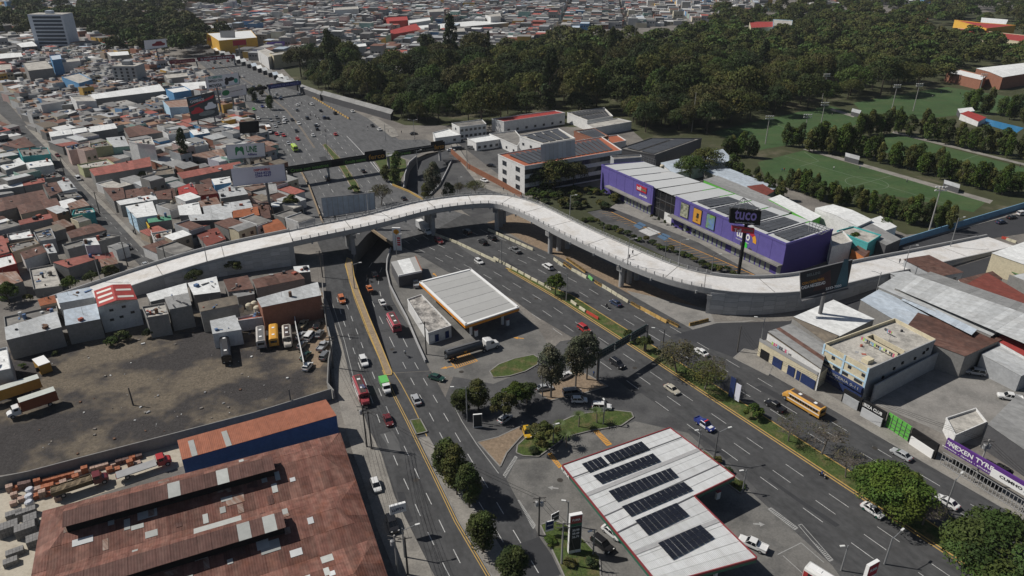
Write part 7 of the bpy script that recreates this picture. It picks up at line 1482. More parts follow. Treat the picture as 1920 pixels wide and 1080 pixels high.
for(p0,p1,n)in(((66,911),(268,857),16),((66,923),(150,900),7),((66,935),(108,924),4),((200,886),(265,868),5),((15,922),(60,912),4)):
 for i in range(n):
  x,y=p0[0]+(p1[0]-p0[0])*(i+.5)/n,p0[1]+(p1[1]-p0[1])*(i+.5)/n
  if rb.random()<.08:continue
  mi=rb.choice([0,0,1,2]);pallet(G(x,y),yd+rb.uniform(-.08,.08),bm_[mi],2,2,rb.choice([1,2,2,3]),.62,.6,.5,('orange','pale','dark')[mi]+' clay brick pallet in the rows of the brick yard','brick pallets in the yard')
for x,y in((28,932),(27,948),(42,940),(110,938)):pallet(G(x,y),yd,bm_[1],2,2,2,.6,.5,.5,'pale brick pallet in the corner of the brick yard','pale pallets')
for i,(x,y)in enumerate(((58,925),(57,937),(57,949))):
 o=thing('wrapped_pallet','white plastic-wrapped pallet stack in the brick yard','pallet',G(x,y),group='wrapped pallets');p_=G(x,y);b_=MB();b_.lathe([(.75,0),(.82,.4),(.8,1.1),(.6,1.35)],p_,9);part('wrap',b_,m_wrap,o)
for(x,y,nx,ny,nz)in((30,972,5,2,3),(52,968,6,2,3),(20,1000,6,3,4),(52,1002,6,3,4),(62,985,4,3,4),(30,1040,5,2,2),(22,1058,4,2,2),(66,1020,4,3,3)):
 pallet(G(x,y),yd,m_blk,nx,ny,nz,.55,.7,.55,'stack of grey cement blocks beside the warehouse','cement block stacks','block_pallet')
# ================================================================ school, upper-boulevard buildings, the wider city
def blockq(q,h,roof,wall,label,name='building',floors=0,nx=(0,0),wm=None,par=.5,pv=None,cat='building',ww=(1.6,1.3)):
 """flat block from its roof corners (TL,TR,BR,BL) with rows of windows on the near (BL-BR) and left (TL-BL) faces"""
 o=house(q,h,roof,wall,label,kind='flat',par=par,name=name,cat=cat);p=[G(x,y,h)for x,y in q]
 for fl in range(floors):
  z=1.7+fl*(h-.6)/floors
  for k in range(nx[0]):window_on(o,p[3],p[2],(k+.5)/nx[0],z,ww[0],ww[1],m=wm)
  for k in range(nx[1]):window_on(o,p[0],p[3],(k+.5)/nx[1],z,ww[0],ww[1],m=wm)
 if pv:pv_array(o,[p[0].lerp(p[2],.06),p[1].lerp(p[3],.06),p[2].lerp(p[0],.06),p[3].lerp(p[1],.06)],h-par,*pv,m_pv2,.08,.25,.5,.06)
 return o
sc_=blockq(PX(934,289,1128,256,1166,281,984,311),12.5,'tile','white','three-storey school block with orange roof and rows of solar panels',floors=3,nx=(15,2),pv=(18,1),ww=(3.4,2.1))
for row in((C8(490,155,1060,80,1150,100,600,180),7,'brick','white','long white hall with red roof in the school grounds',1,(7,0),None),(C8(270,330,470,300,560,340,350,370),4.5,'white','white','small white annex beside the school car park',1,(4,0),None),(C8(130,195,400,160,440,200,200,230),7,'conc','white','white two-storey office with ribbon windows behind the car park',2,(6,1),None),(C8(-40,280,100,245,210,300,-20,330),4,'white','white','low white building at the left of the school car park',1,(2,0),None),(C8(470,290,700,260,760,330,720,400),5,'conc','white','grey flat-roofed classroom block beside the solar roofs',1,(0,4),None),(C8(740,310,1090,240,1240,330,950,380),10,'cpale','white','white block carrying tilted solar panels behind the grey billboard',2,(0,3),(4,1)),(C8(1230,265,1410,240,1540,310,1420,335),9,'cpale','brick','brick block with solar panels on its roof',2,(3,1),(6,1)),(C8(1170,100,1500,55,1580,130,1350,170),6,'cpale','white','white block with many rows of solar panels at the park edge',1,(3,0),(10,2)),(C8(1340,200,1620,150,1750,180,1400,240),5,'cpale','white','pale flat roof below the park trees',1,(0,0),None),(C8(1530,310,1620,300,1700,350,1550,380),5,'tile','white','small orange-roofed pavilion at the park edge',0,(0,0),None),(C8(1640,420,1920,330,2380,330,1960,480),9,'conc','dark','long dark hall covered with ribs of solar panels behind the store',1,(8,0),(26,2)),(C8(1560,490,1830,480,1840,500,1590,520),12,'conc','grey','narrow grey parapet block at the back of the store',0,(0,0),None)):
 blockq(row[0],row[1],row[2],row[3],row[4],floors=row[5],nx=row[6],pv=row[7])
for row in((PX(1238,308,1355,282,1375,300,1262,325),5,'blueish','white','long pale shed behind the big dark tree','shed'),(PX(1320,322,1366,318,1460,352,1420,365),4,'blueish','block','bluish lean-to roof beside the park trees','shed'),(PX(1318,340,1345,332,1500,392,1470,402),5,'grey','green','long grey roof with bright green wall behind the store','shed'),(PX(1440,376,1462,368,1540,405,1520,415),5,'white','green','pale roof at the end of the green wall','shed'),(PX(1528,390,1562,383,1636,412,1608,425),6.5,'white','white','white warehouse roof with white wall near the pitches','gable'),(PX(1620,418,1650,408,1682,425,1652,435),5,'white','white','small pale roof right of the white warehouse','shed'),(PX(1590,428,1620,415,1690,448,1662,460),5,'grey','dark','grey roof with lime mural beside the far street','shed'),(PX(1570,432,1600,424,1652,440,1628,455),6.5,'cpale','turq','flat terrace roof with teal end wall beside the far street','flat'),(PX(1556,440,1580,432,1598,452,1560,462),7,'cpale','white','small white three-storey house beside the shaded purple wall','flat'),(PX(1596,470,1610,462,1632,470,1620,482),3.5,'rust','orange','small orange hut beside the teal wall','shed'),(PX(1400,352,1430,348,1452,358,1432,370),4,'maroon','block','dark red roof behind the long grey roof','shed'),(C6(655,515,770,490,800,510,700,540),8,'white','yellow','orange-yellow three-storey pavilion among the park trees','flat'),(C6(820,510,920,490,960,515,860,530),8,'blueish','yellow','yellow pavilion with grey-green roof among the park trees','flat'),(C6(1000,470,1150,450,1210,510,1080,530),6,'grey','block','dark grey hall roof behind the yellow pavilions','shed'),(C6(330,375,640,330,660,400,540,410),10,'cpale','grey','grey office block with white stripe roof at the market','flat'),(C6(540,375,640,355,665,390,590,395),7,'white','block','white roof beside the market offices','flat'),(C6(10,375,60,360,150,400,90,430),10,'cpale','white','white and yellow corner block facing the upper boulevard','flat'),(C6(100,400,300,370,330,385,130,415),11,'cpale','cream','long cream block above the market stalls','flat'),(C6(580,55,760,45,770,65,590,75),13,'cpale','white','big white hall on the far hillside','flat'),(C6(960,130,1130,120,1140,150,1000,160),8,'brick','red','bright red hall in the middle of the far houses','flat'),(C6(960,245,1200,180,1240,220,980,265),6,'brick','red','long red roof in the far houses','shed'),(C6(1140,150,1300,130,1310,150,1150,175),8,'white','white','white hall beside the bright red hall','flat'),(C6(1440,215,1560,205,1570,235,1450,240),13,'cpale','block','bare grey tower block above the far houses','flat'),(C6(1285,70,1400,60,1410,85,1300,90),12,'cpale','grey','grey block with white top in the far houses','flat'),(C6(1720,110,1830,95,1835,120,1760,125),12,'cpale','white','white block beside the far street','flat'),(C6(640,340,820,320,830,345,660,360),8,'white','grey','pale wide hall behind the park edge trees','flat'),(C6(1200,200,1640,160,1900,170,1260,225),5,'white','block','very long white market roof in the far houses','shed'),(C0(460,575,590,545,690,595,590,625),8,'cpale','sky','bright blue two-storey house in the left quarter','flat'),(C0(1240,665,1380,645,1430,675,1300,695),9,'white','sky','blue building with white roof beside the two-car billboard','flat'),(C0(1220,755,1400,735,1430,800,1270,805),9,'rust2','ltblue','large pale blue hall left of the two-car billboard','flat'),(C0(525,720,680,715,720,755,570,760),9,'cpale','white','white house with small windows above the long white roofs','flat'),(C0(660,720,1200,640,1240,680,700,745),6,'white','block','very long cream roof crossing the left quarter','shed'),(C0(1350,625,1540,610,1550,660,1400,680),6,'white','block','white hipped hall beside the boulevard billboards','gable'),(C0(1225,555,1400,540,1410,570,1250,590),6,'cpale','block','pale round-cornered roof beside the boulevard','flat'),(C0(170,470,340,450,400,510,210,530),11,'cpale','block','bare grey block with stepped roof in the left quarter','flat'),(C0(370,415,450,405,460,440,390,450),12,'blueish','sky','narrow blue house with pale roof in the left quarter','flat'),(C0(440,450,590,430,600,455,450,470),8,'cpale','white','long white house behind the narrow blue one','flat'),(C0(800,400,960,390,970,410,830,420),8,'white','block','bright white roof behind the grey apartment block','shed'),(C0(0,410,160,400,170,425,0,440),8,'white','block','long white roof at the left edge below the tower','shed'),(C0(120,330,240,310,280,345,160,355),8,'white','dark','white shed roof left of the tower','gable'),(C0(-20,480,80,475,90,520,-20,530),7,'cpale','red','dark red shop block at the left edge','flat'),(PX(1790,37,1838,42,1905,47,1850,53),12,'brick','yellow','orange-yellow school hall in the distant trees','flat'),(PX(1790,52,1925,66,1930,80,1800,62),9,'brick','cream','long cream school wing with red roof in the distant trees','flat'),(PX(1840,34,1890,38,1885,48,1838,46),9,'white','brick','white vaulted gym roof in the distance','shed'),(PX(1775,135,1800,130,1850,142,1840,150),7,'white','brick','brick sports hall with white roof behind the far pitch','flat'),(PX(1830,128,1920,118,1960,132,1880,145),9,'white','brick','brick hall with curved white roof at the right edge','gable'),(PX(1405,40,1452,40,1455,50,1408,52),14,'brick','cream','cream block with red roof behind the wood','flat'),(PX(1450,36,1486,38,1484,48,1450,48),16,'cpale','ltblue','glass-faced pale block behind the wood','flat'),(PX(1172,103,1215,95,1230,103,1190,110),5,'white','white','white roof in the clearing of the wood','shed'),(PX(1700,38,1740,36,1735,44,1695,46),6,'brick','cream','cream villa with red roof in the wood','shed'),(PX(1630,128,1660,122,1662,134,1640,138),5,'white','white','small white roof at the foot of the dark wood','shed')):
 house(*row[:5],kind=row[5],cat='building' if row[1]>6 else 'house',name='building' if row[1]>6 else 'house')
Wm['ltower']=wallm('tower_blue',(.5,.55,.62))
def tower(px0,px1,yb,yt,depth,wall,label,floors,nwin,wmat,rz=None,band=False):
 b0,b1=G(px0,yb),G(px1,yb);Y=(b0.y+b1.y)/2;zt=V((px0+px1)/2,yt,Y).z;c=(b0+b1)/2;d=(b1-b0).normalized();bk=Vector((-d.y,d.x,0))*depth;c2=c+bk/2
 o=thing('tower_block',label,'building',c2);q=[b0,b1,b1+bk,b0+bk];part('wall',MB().prism(q,0,zt,0,mt=1),[Wm[wall],R['cpale']],o);part('roof_hut',MB().box((c2.x,c2.y,zt+1.4),(6,5,2.8)),Wm[wall],o)
 for fl in range(floors):
  z=2+(zt-3)*(fl+.5)/floors
  if band:part('window_band',MB().beam(Vector((*b0.lerp(b1,.12).xy,z))-bk.normalized()*.1,Vector((*b0.lerp(b1,.94).xy,z))-bk.normalized()*.1,.3,(zt-3)/floors*.62),wmat,o)
  else:
   for k in range(nwin):window_on(o,b0,b1,(k+.5)/nwin,z,1.8,1.6,m=wmat)
  for k in range(4):p_=(b0+bk).lerp(b0,(k+.5)/4);part('balcony',MB().box((p_.x-.3,p_.y,z-.8),(1.0,1.8,1.0)),Wm['white'],o)
tower(70,134,95,27,18,'ltower','tall pale office tower with dark window bands in the upper left',9,0,mat('band_glass',(.04,.06,.09),.15,.1),band=True)
tower(218,262,163,124,14,'grey','five-storey grey apartment block in the left quarter',5,4,m_glass)
o=blockq(PX(388,62,470,56,482,70,410,76),13,'white','yellow','yellow hall with pale advertising wall beside the distant boulevard',cat='building');
billboard([(387,64),(406,70),(408,90),(388,83)],None,'yellow and white billboard on the yellow hall',mat('vinyl_yellow',(.6,.38,.03),.6,.1),[('Betta',.4,.6,.3,m_lred,.6)],Y=G(400,92).y);billboard([(412,58),(440,57),(442,88),(416,89)],None,'tall blank grey billboard beside the yellow hall',m_cgrey,Y=G(430,96).y);billboard([(436,76),(461,74),(462,84),(437,86)],(452,118),'red billboard on a pole before the yellow hall',m_sred)
billboard([(500,79),(534,77),(534,89),(501,90)],None,'violet and black screen on a market roof',mat('vinyl_violet',(.22,.14,.45),.6,.4,.3),Y=G(515,100).y)
for q,lab,m_,z in((PX(520,147,560,156,556,160,517,150),'first grey bus shelter roof beside the park','pale',4),(PX(566,160,604,174,600,178,561,163),'long dark bus shelter roof along the park','grey',4),(PX(606,172,738,208,733,214,601,177),'last bus shelter roof before the traffic island','grey',4)):house(q,z,m_,'dark',lab,kind='shed',cat='bus shelter',name='bus_shelter')
for i in range(16):
 t=i/15;x,y=400+150*t,92+62*t;house(PX(x,y,x+9,y-2,x+13,y+2,x+3,y+4),3.2,('white','pale','grey','blueish')[i%4],'dark','market stall roof in the row beside the distant boulevard',kind='shed',cat='stall',name='market_stall',group='market stalls')
sheet('pool',PX(1808,222,1830,218,1920,240,1905,250),.05,mat('pool_blue',(.05,.22,.42),.2,.1));house(PX(1800,215,1815,210,1850,220,1835,228),3,'brick','white','red awning beside the blue pool',kind='shed',cat='awning',name='awning')
house(PX(1795,206,1822,203,1828,208,1800,212),3,'white','dark','white canopy left of the blue pool',kind='shed',cat='awning',name='awning')
for q,lab in((PX(1585,287,1612,294,1611,300,1585,293),'dark dugout on the near pitch edge, left one'),(PX(1770,338,1800,347,1799,353,1770,344),'dark dugout on the near pitch edge, right one'),(PX(1598,204,1615,208,1612,213,1596,209),'white bench shelter between the far pitches')):house(q,2.4,'pale','dark',lab,kind='shed',cat='shelter',name='dugout',rise=.3)
hq=[]
for o in list(C.objects):
 if o.get('category')in('house','building')and o.type=='EMPTY':
  xs=[o.matrix_basis@v.co for ch in o.children if ch.type=='MESH' and ch.name.startswith('wall')for v in ch.data.vertices]
  if xs:hq.append((min(v.x for v in xs),max(v.x for v in xs),min(v.y for v in xs),max(v.y for v in xs)))
def inpoly(x,y,P):
 c=False;j=len(P)-1
 for i in range(len(P)):
  if(P[i].y>y)!=(P[j].y>y)and x<(P[j].x-P[i].x)*(y-P[i].y)/(P[j].y-P[i].y)+P[i].x:c=not c
  j=i
 return c
ZN=[([(-60,205),(20,245),(100,345),(190,442),(245,492),(120,545),(-60,570)],RD,6,7.5,(2.2,4.6),'rust',0),([(70,240),(30,200),(0,170),(-60,120),(120,92),(300,106),(385,146),(430,185),(485,245),(532,328),(580,432),(480,452),(350,486),(332,508),(266,446),(168,342)],RD,6,8,(2.2,5.6),'rust',0),([(-60,130),(-200,60),(-200,-20),(230,-30),(300,-10),(322,60),(350,96),(200,100),(100,92),(-60,118)],RD,10,13,(4,8),'far',1),([(360,30),(350,-40),(900,-60),(1440,-45),(1440,20),(1300,45),(1060,60),(980,92),(900,108),(760,122),(640,122),(540,130),(470,110),(400,72)],-.12,10,13,(3.5,9),'far',2),([(1440,-40),(1960,-55),(1960,-5),(1700,10),(1520,12)],-.1,12,14,(3.5,7),'far',3),([(1640,560),(1780,510),(1900,470),(1960,460),(1960,640),(1830,640),(1720,590)],.35,9,10,(3,4),'rust',4)]
TREESPOT=[G(*p)for p in((140,45),(180,25),(230,25),(260,45),(290,55),(40,50),(60,65),(300,20),(330,85),(60,20),(400,15),(440,8),(160,62),(205,48),(232,66),(275,72),(312,62),(282,30),(172,40),(250,12),(320,95),(10,40))]
rh=random.Random(21);cand=[]
for zi,(pz,ang,dx,dy,hr,pal,zn)in enumerate(ZN):
 P=[G(*p)for p in pz];u=Vector((math.cos(ang),math.sin(ang),0));v=Vector((-u.y,u.x,0));org=sum(P,Vector())/len(P)
 E_=[((p-org).dot(u),(p-org).dot(v))for p in P];a0,a1=min(e[0]for e in E_),max(e[0]for e in E_);b0,b1=min(e[1]for e in E_),max(e[1]for e in E_)
 i=a0
 while i<a1:
  j=b0;w=dx*rh.uniform(.75,1.4)
  while j<b1:
   l=dy*rh.uniform(.7,1.5);p_=org+u*(i+w/2)+v*(j+l/2);ii,jj=int((i-a0)/(dx*7)),int((j-b0)/(dy*9))
   street=pal=='far' and(((i-a0)%(dx*8))<7 or((j-b0)%(dy*10))<7)
   if inpoly(p_.x,p_.y,P)and not street and not any(x0-1<p_.x<x1+1 and y0-1<p_.y<y1+1 for x0,x1,y0,y1 in hq)and not(pal=='far' and min((p_-t).length for t in TREESPOT)<42):
    px_,py_=project(p_)
    if-80<px_<2000 and-30<py_<1100:cand.append((p_.length,p_,ang+(math.pi/2 if rh.random()<.2 else 0)+rh.uniform(-.03,.03),w*.97,l*.97,rh.uniform(*hr)*(1.6 if rh.random()<.14 else 1),pal,px_,py_,zn))
   j+=l
  i+=w
cand.sort(key=lambda c_:c_[0])
RP={'rust':['rust']*6+['rust2']*3+['pale']*5+['grey']*5+['white']*2+['conc']*6+['red']*1+['moss']*3+['cpale']*2,'far':['conc']*9+['cpale']*6+['white']*4+['pale']*5+['grey']*4+['rust']*6+['red']*2+['blueish']*2}
WP=['block']*6+['white']*4+['grey']*4+['cream','tan','pink','mint','sky','brick','lilac','yellow']
RN={'rust':'rusty brown','rust2':'streaky rust','pale':'pale metal','grey':'dark grey','white':'white','conc':'flat concrete','cpale':'pale flat','red':'faded red','moss':'mossy brown','blueish':'bluish'}
WN={'block':'bare block','white':'white','grey':'grey','cream':'cream','tan':'tan','pink':'pink','mint':'mint','sky':'blue','brick':'brick','lilac':'lilac','yellow':'yellow'}
ub=MB().box((0,0,.5),(1,1,1)).mesh('wall',Wm['block']);rf_flat=MB().box((0,0,0),(1,1,1)).mesh('roof',R['rust']);rf_shed=MB().slab4([Vector((-.52,-.52,-.5)),Vector((.52,-.52,-.5)),Vector((.52,.52,.5)),Vector((-.52,.52,.5))],.12).mesh('roof',R['rust'])
rf_gab=MB();rf_gab.slab4([Vector((-.53,-.53,-.5)),Vector((.53,-.53,-.5)),Vector((.53,0,.5)),Vector((-.53,0,.5))],.1);rf_gab.slab4([Vector((-.53,0,.5)),Vector((.53,0,.5)),Vector((.53,.53,-.5)),Vector((-.53,.53,-.5))],.1);rf_gab.add([(-.5,-.5,-.5),(-.5,.5,-.5),(-.5,0,.44),(.5,.5,-.5),(.5,-.5,-.5),(.5,0,.44)],[(0,2,1),(3,5,4)]);rf_gab=rf_gab.mesh('roof',R['rust'])
NIND=185
for k_,(_,p_,rz,w,l,h,pal,px_,py_,zn)in enumerate(cand[:NIND]):
 r_=rh.choice(RP[pal]);w_=rh.choice(WP);o=thing('house','%s roofed house with %s walls'%(RN[r_],WN[w_]),'house',Vector((p_.x,p_.y,0)),rz,'houses of the city quarters')
 o['_auto']=1
 a=inst('wall',ub,o,m=Wm[w_]);a.scale=(w,l,h)
 fl=r_ in('conc','cpale')or h>5.5;kind=0 if fl else(1 if rh.random()<.75 else 2);rise=(.25,rh.uniform(.25,.6),rh.uniform(.5,.9))[kind]
 b=inst('roof',(rf_flat,rf_shed,rf_gab)[kind],o,(0,0,h+(.1 if fl else rise/2+.02)),m=R[r_]);b.scale=(w*(.94 if fl else 1),l*(.94 if fl else 1),.16 if fl else rise)
 if fl:
  pr=inst('parapet',ub,o,(0,l/2-.1,h-.05),m=Wm[w_]);pr.scale=(w,.2,.7);pr=inst('parapet',ub,o,(-w/2+.1,0,h-.05),m=Wm[w_]);pr.scale=(.2,l-.42,.7)
  if rh.random()<.3:t=inst('water_tank',tank_me,o,(w*.25,l*.2,h+.15));t.scale=(1,1,1)
 if h>4.5 or py_<200:
  for q_ in range(2):x_=inst('window',win_me,o,((q_-.5)*w*.5,-l/2-.02,h*.6));x_.scale=(2.0,1,2.0)
fc_=MB();cols=[];cl2=[]
def colr(c_,n_):cols.extend([c_]*n_)
RC={'rust':(.15,.075,.055),'rust2':(.25,.15,.1),'pale':(.33,.34,.35),'grey':(.16,.16,.16),'white':(.55,.55,.54),'conc':(.19,.185,.18),'cpale':(.32,.31,.29),'red':(.34,.1,.08),'moss':(.17,.14,.11),'blueish':(.38,.44,.5)}
WCc={'block':(.25,.245,.235),'white':(.5,.5,.49),'grey':(.28,.28,.29),'cream':(.55,.5,.38),'tan':(.4,.33,.26),'pink':(.5,.36,.33),'mint':(.3,.45,.4),'sky':(.12,.25,.42),'brick':(.27,.13,.09),'lilac':(.42,.41,.47),'yellow':(.6,.38,.1)}
for _,p_,rz,w,l,h,pal,px_,py_,zn in cand[NIND:]:
 n0=len(fc_.f);r_=rh.choice(RP[pal]);w_=rh.choice(WP);v_=rh.uniform(.8,1.15);fc_.box((p_.x,p_.y,h/2),(w,l,h),rz);fc_.f.pop(n0);fc_.m.pop()
 if h<6 and rh.random()<.6:
  a_=rh.choice(((-1,-2),(-3,-4),(-2,-3)));t_=rh.uniform(.3,.9)
  for q_ in a_:x_=fc_.v[q_];fc_.v[q_]=(x_[0],x_[1],x_[2]+t_)
 for q_ in range(rh.randrange(3)if pal=='rust' else 0):
  cl2.append((p_,rz,w,l,h))
 colr(tuple(c_*v_ for c_ in RC[r_]),1);colr(tuple(c_*v_ for c_ in WCc[w_]),4)
 if rh.random()<.3:n1=len(fc_.f);fc_.box((p_.x+w*.2*math.cos(rz),p_.y+w*.2*math.sin(rz),h+1.1),(w*.4,l*.4,2.2),rz);fc_.f.pop(n1);fc_.m.pop();colr(RC['cpale'],1);colr(WCc['white'],4)
 if h>4 and p_.length<1100:
  ca,sa=math.cos(rz),math.sin(rz)
  for q_ in(-.28,0,.28):
   n1=len(fc_.f);fc_.box((p_.x+q_*w*ca+l/2*sa,p_.y+q_*w*sa-l/2*ca,h*.62),(1.5,.12,1.4),rz);colr((.04,.045,.05),6)
for p_,rz,w,l,h in cl2:
 n1=len(fc_.f);a_,b_=rh.uniform(-.38,.38)*w,rh.uniform(-.38,.38)*l;z_=rh.uniform(.3,1.1);fc_.box((p_.x+a_*math.cos(rz)-b_*math.sin(rz),p_.y+a_*math.sin(rz)+b_*math.cos(rz),h+z_/2+.2),(rh.uniform(.4,2),rh.uniform(.4,1.6),z_),rz+rh.uniform(0,1));v_=rh.choice([(.5,.5,.5),(.06,.06,.06),(.25,.22,.2),(.12,.07,.05),(.15,.2,.3)]);colr(v_,6)
fme=fc_.mesh('distant_houses',mat('distant_house',(.3,.3,.3),.9,.12,.3,attr=True));ca_=fme.color_attributes.new('Col','FLOAT_COLOR','CORNER');buf=[]
for f in fme.polygons:buf.extend((*cols[f.index],1.0)*f.loop_total)
ca_.data.foreach_set('color',buf);o=link('distant_houses',fme);tag(o,'dense mass of distant city houses towards the skyline','houses',kind='stuff')
rc_=random.Random(14);cm=MB();cmats=[mat('clutter_'+str(i),c_,.9,.2,2)for i,c_ in enumerate(((.5,.5,.49),(.05,.05,.055),(.2,.18,.16),(.13,.075,.05),(.1,.16,.28),(.33,.1,.07),(.3,.3,.3)))]
for row in T+[(PX(1547,644,1678,597,1754,636,1631,690),8.7,'cpale')]:
 P=[G(x,y,row[1])for x,y in row[0]];flat=row[2]in('conc','cpale')
 for k in range(rc_.randrange(7,16)if flat else rc_.randrange(1,6)):
  s_,t_=rc_.uniform(.1,.9),rc_.uniform(.12,.88);p_=P[0].lerp(P[1],s_).lerp(P[3].lerp(P[2],s_),t_);z=row[1]-.5 if flat else row[1]+.75*(1-t_)+.05;m_=rc_.randrange(7);sz=rc_.choice([.3,.5,.8,1.2])
  if rc_.random()<.3:cm.tube((p_.x,p_.y,z),(p_.x,p_.y,z+sz*1.2),sz*.4,n=8,mi=m_)
  elif rc_.random()<.4:cm.beam(p_+Vector((0,0,z-p_.z+.08)),p_+Vector((rc_.uniform(-2,2),rc_.uniform(-2,2),z-p_.z+.15)),.15+sz*.5,.08,m_)
  else:cm.box((p_.x,p_.y,z+sz*.25),(sz*rc_.uniform(.6,1.6),sz,sz*.6),rc_.uniform(0,3),m_)
 if rc_.random()<.5:
  p_=P[0].lerp(P[2],rc_.uniform(.3,.7));cm.tube(p_,p_+Vector((0,0,2.6)),.04,n=5,mi=6)
tag(link('roof_clutter',cm.mesh('roof_clutter',cmats)),'loose junk, drums and boards lying on the roofs of the left quarter','clutter',kind='stuff')
yc=MB();
for k in range(150):
 x,y=rc_.uniform(20,610),rc_.uniform(600,860);p_=G(x,y,.05)
 if y>905-x*.27-12 or y<655-x*.13:continue
 sz=rc_.choice([.15,.2,.3,.5]);yc.box((p_.x,p_.y,.05+sz*.2),(sz*rc_.uniform(.6,2),sz,sz*.5),rc_.uniform(0,3),rc_.choice([0,2,3,6]))
tag(link('yard_litter',yc.mesh('yard_litter',cmats)),'litter and stones scattered over the dirt yard','litter',kind='stuff')
# ================================================================ vegetation
rv=np.random.default_rng(5)
def leaf_mat(nm,c,rand=.22):
 m=mat(nm,c,.75,.0,attr=True,rand=rand,spec=.15);return m
m_leaf=leaf_mat('foliage',(.05,.07,.02));m_bark=mat('bark',(.075,.06,.048),.95,.2,2.0);m_bark2=mat('pale_bark',(.16,.14,.12),.95,.2,2.0)
def leaves(blobs,n,size,col,cv=.3,droop=0.0,aspect=1.6):
 """leaf-sized faces spread through the outer part of each blob"""
 vol=np.array([b[3]*b[4]for b in blobs]);ns=(vol/vol.sum()*n).astype(int)+1;vs,cs=[],[]
 for b,k in zip(blobs,ns):
  d=rv.normal(size=(k,3));d/=np.linalg.norm(d,axis=1)[:,None];d[:,2]=np.where(d[:,2]<-.45,-d[:,2],d[:,2]);r=rv.uniform(.62,1.04,k)**.7
  c=np.array(b[:3])+d*r[:,None]*np.array([b[3],b[3],b[4]]);nrm=d*np.array([1,1,1.2])+rv.normal(size=(k,3))*.55;nrm/=np.linalg.norm(nrm,axis=1)[:,None]
  t=np.cross(nrm,rv.normal(size=(k,3)));t/=np.linalg.norm(t,axis=1)[:,None]+1e-9;bt_=np.cross(nrm,t);s=size*rv.uniform(.6,1.3,k)[:,None]
  vs.append(np.stack([c-t*s*aspect/2-bt_*s*.2,c+bt_*s*-.5,c+t*s*aspect/2+bt_*s*.1,c+bt_*s*.5],1).reshape(-1,3))
  tone=np.array(col)[None,:]*(rv.uniform(1-cv,1+cv)*rv.uniform(.8,1.2,(k,1)))*np.array([rv.uniform(.85,1.2),1,rv.uniform(.8,1.1)]);cs.append(np.repeat(tone,4,0))
 return np.concatenate(vs),np.concatenate(cs)
def leaf_mesh(name,vs,cs,m_=None):
 n=len(vs)//4;me=D.meshes.new(name);me.vertices.add(len(vs));me.vertices.foreach_set('co',vs.astype(np.float32).ravel());me.loops.add(4*n);me.loops.foreach_set('vertex_index',np.arange(4*n,dtype=np.int32));me.polygons.add(n);me.polygons.foreach_set('loop_start',np.arange(0,4*n,4,dtype=np.int32));me.update()
 ca=me.color_attributes.new('Col','FLOAT_COLOR','CORNER');ca.data.foreach_set('color',np.concatenate([cs,np.ones((len(cs),1))],1).astype(np.float32).ravel());me.materials.append(m_ or m_leaf);return me
def wood(name,h,r,limbs,seed,m_=None,spread=.35,twigs=0,lean=0.0):
 g_=random.Random(seed);mb=MB();top=Vector((lean,0,h*.62));mb.tube((0,0,0),top*.5,r,r*.8,7);mb.tube(top*.5,top,r*.8,r*.5,7)
 for i in range(limbs):
  a=2*math.pi*i/limbs+g_.uniform(-.3,.3);s=top*g_.uniform(.45,.95);e=s+Vector((math.cos(a)*h*spread*g_.uniform(.6,1.1),math.sin(a)*h*spread*g_.uniform(.6,1.1),h*g_.uniform(.18,.36)));mid=s.lerp(e,.5)+Vector((0,0,h*.03));mb.tube(s,mid,r*.4,r*.28,5);mb.tube(mid,e,r*.28,r*.1,5)
  for k in range(twigs):
   b=s.lerp(e,g_.uniform(.35,1));d=Vector((g_.uniform(-1,1),g_.uniform(-1,1),g_.uniform(-.1,1))).normalized()*h*g_.uniform(.1,.24);q=b+d;mb.tube(b,q,.035,.012,3)
   for _ in range(3):e2=b.lerp(q,g_.uniform(.4,1));mb.tube(e2,e2+Vector((g_.uniform(-1,1),g_.uniform(-1,1),g_.uniform(-.3,.8))).normalized()*h*.09,.02,.008,3)
 return mb.mesh(name,m_ or m_bark)
TK={}
def kind(nm,crowns,woods):TK[nm]=(crowns,woods)
def dome(h,w,n,seed,flat=.42,low=.45):
 g_=random.Random(seed);B=[(0,0,h*.68,w*.3,h*.3)]
 for i in range(n):
  a=g_.uniform(0,6.28);rr=w*.5*math.sqrt(g_.uniform(.08,.72));s=w*g_.uniform(.11,.2);B.append((rr*math.cos(a),rr*math.sin(a),h*(low+(1-low)*.82*(1-(rr/(w*.5))**2)+g_.uniform(-.05,.1)),s,s*flat*1.9))
 return B
def column(h,w,n,seed,low=.25):
 g_=random.Random(seed);B=[]
 for i in range(n):
  t=low+(1-low)*(i+.5)/n;rr=w*.5*math.sin(math.pi*min(1,max(.12,(1.05-t)/(1.1-low))))*.7;a=g_.uniform(0,6.28);s=w*g_.uniform(.15,.24);B.append((rr*.8*math.cos(a),rr*.8*math.sin(a),h*t,s,s*1.1))
 return B
GR=dict(dark=(.042,.058,.018),olive=(.074,.082,.024),bright=(.056,.088,.016),grey=(.085,.09,.058),deep=(.036,.052,.02),dusty=(.08,.078,.038),brown=(.064,.066,.024),mid=(.056,.086,.022))
def crowns(nm,blobf,n,size,cols,k=3,**kw):return[leaf_mesh(nm,*leaves(blobf(s_),n,size,GR[cols[s_%len(cols)]],**kw))for s_ in range(k)]
kind('big',crowns('crown',lambda s:dome(9,15,46,s,low=.35),15000,.34,['bright','mid'],2),[wood('trunk',9,.4,7,s)for s in(1,2)])
kind('round',crowns('crown',lambda s:dome(6,6,20,s+10,low=.35),3600,.26,['bright','dark','olive']),[wood('trunk',6,.18,5,s)for s in(3,4,5)])
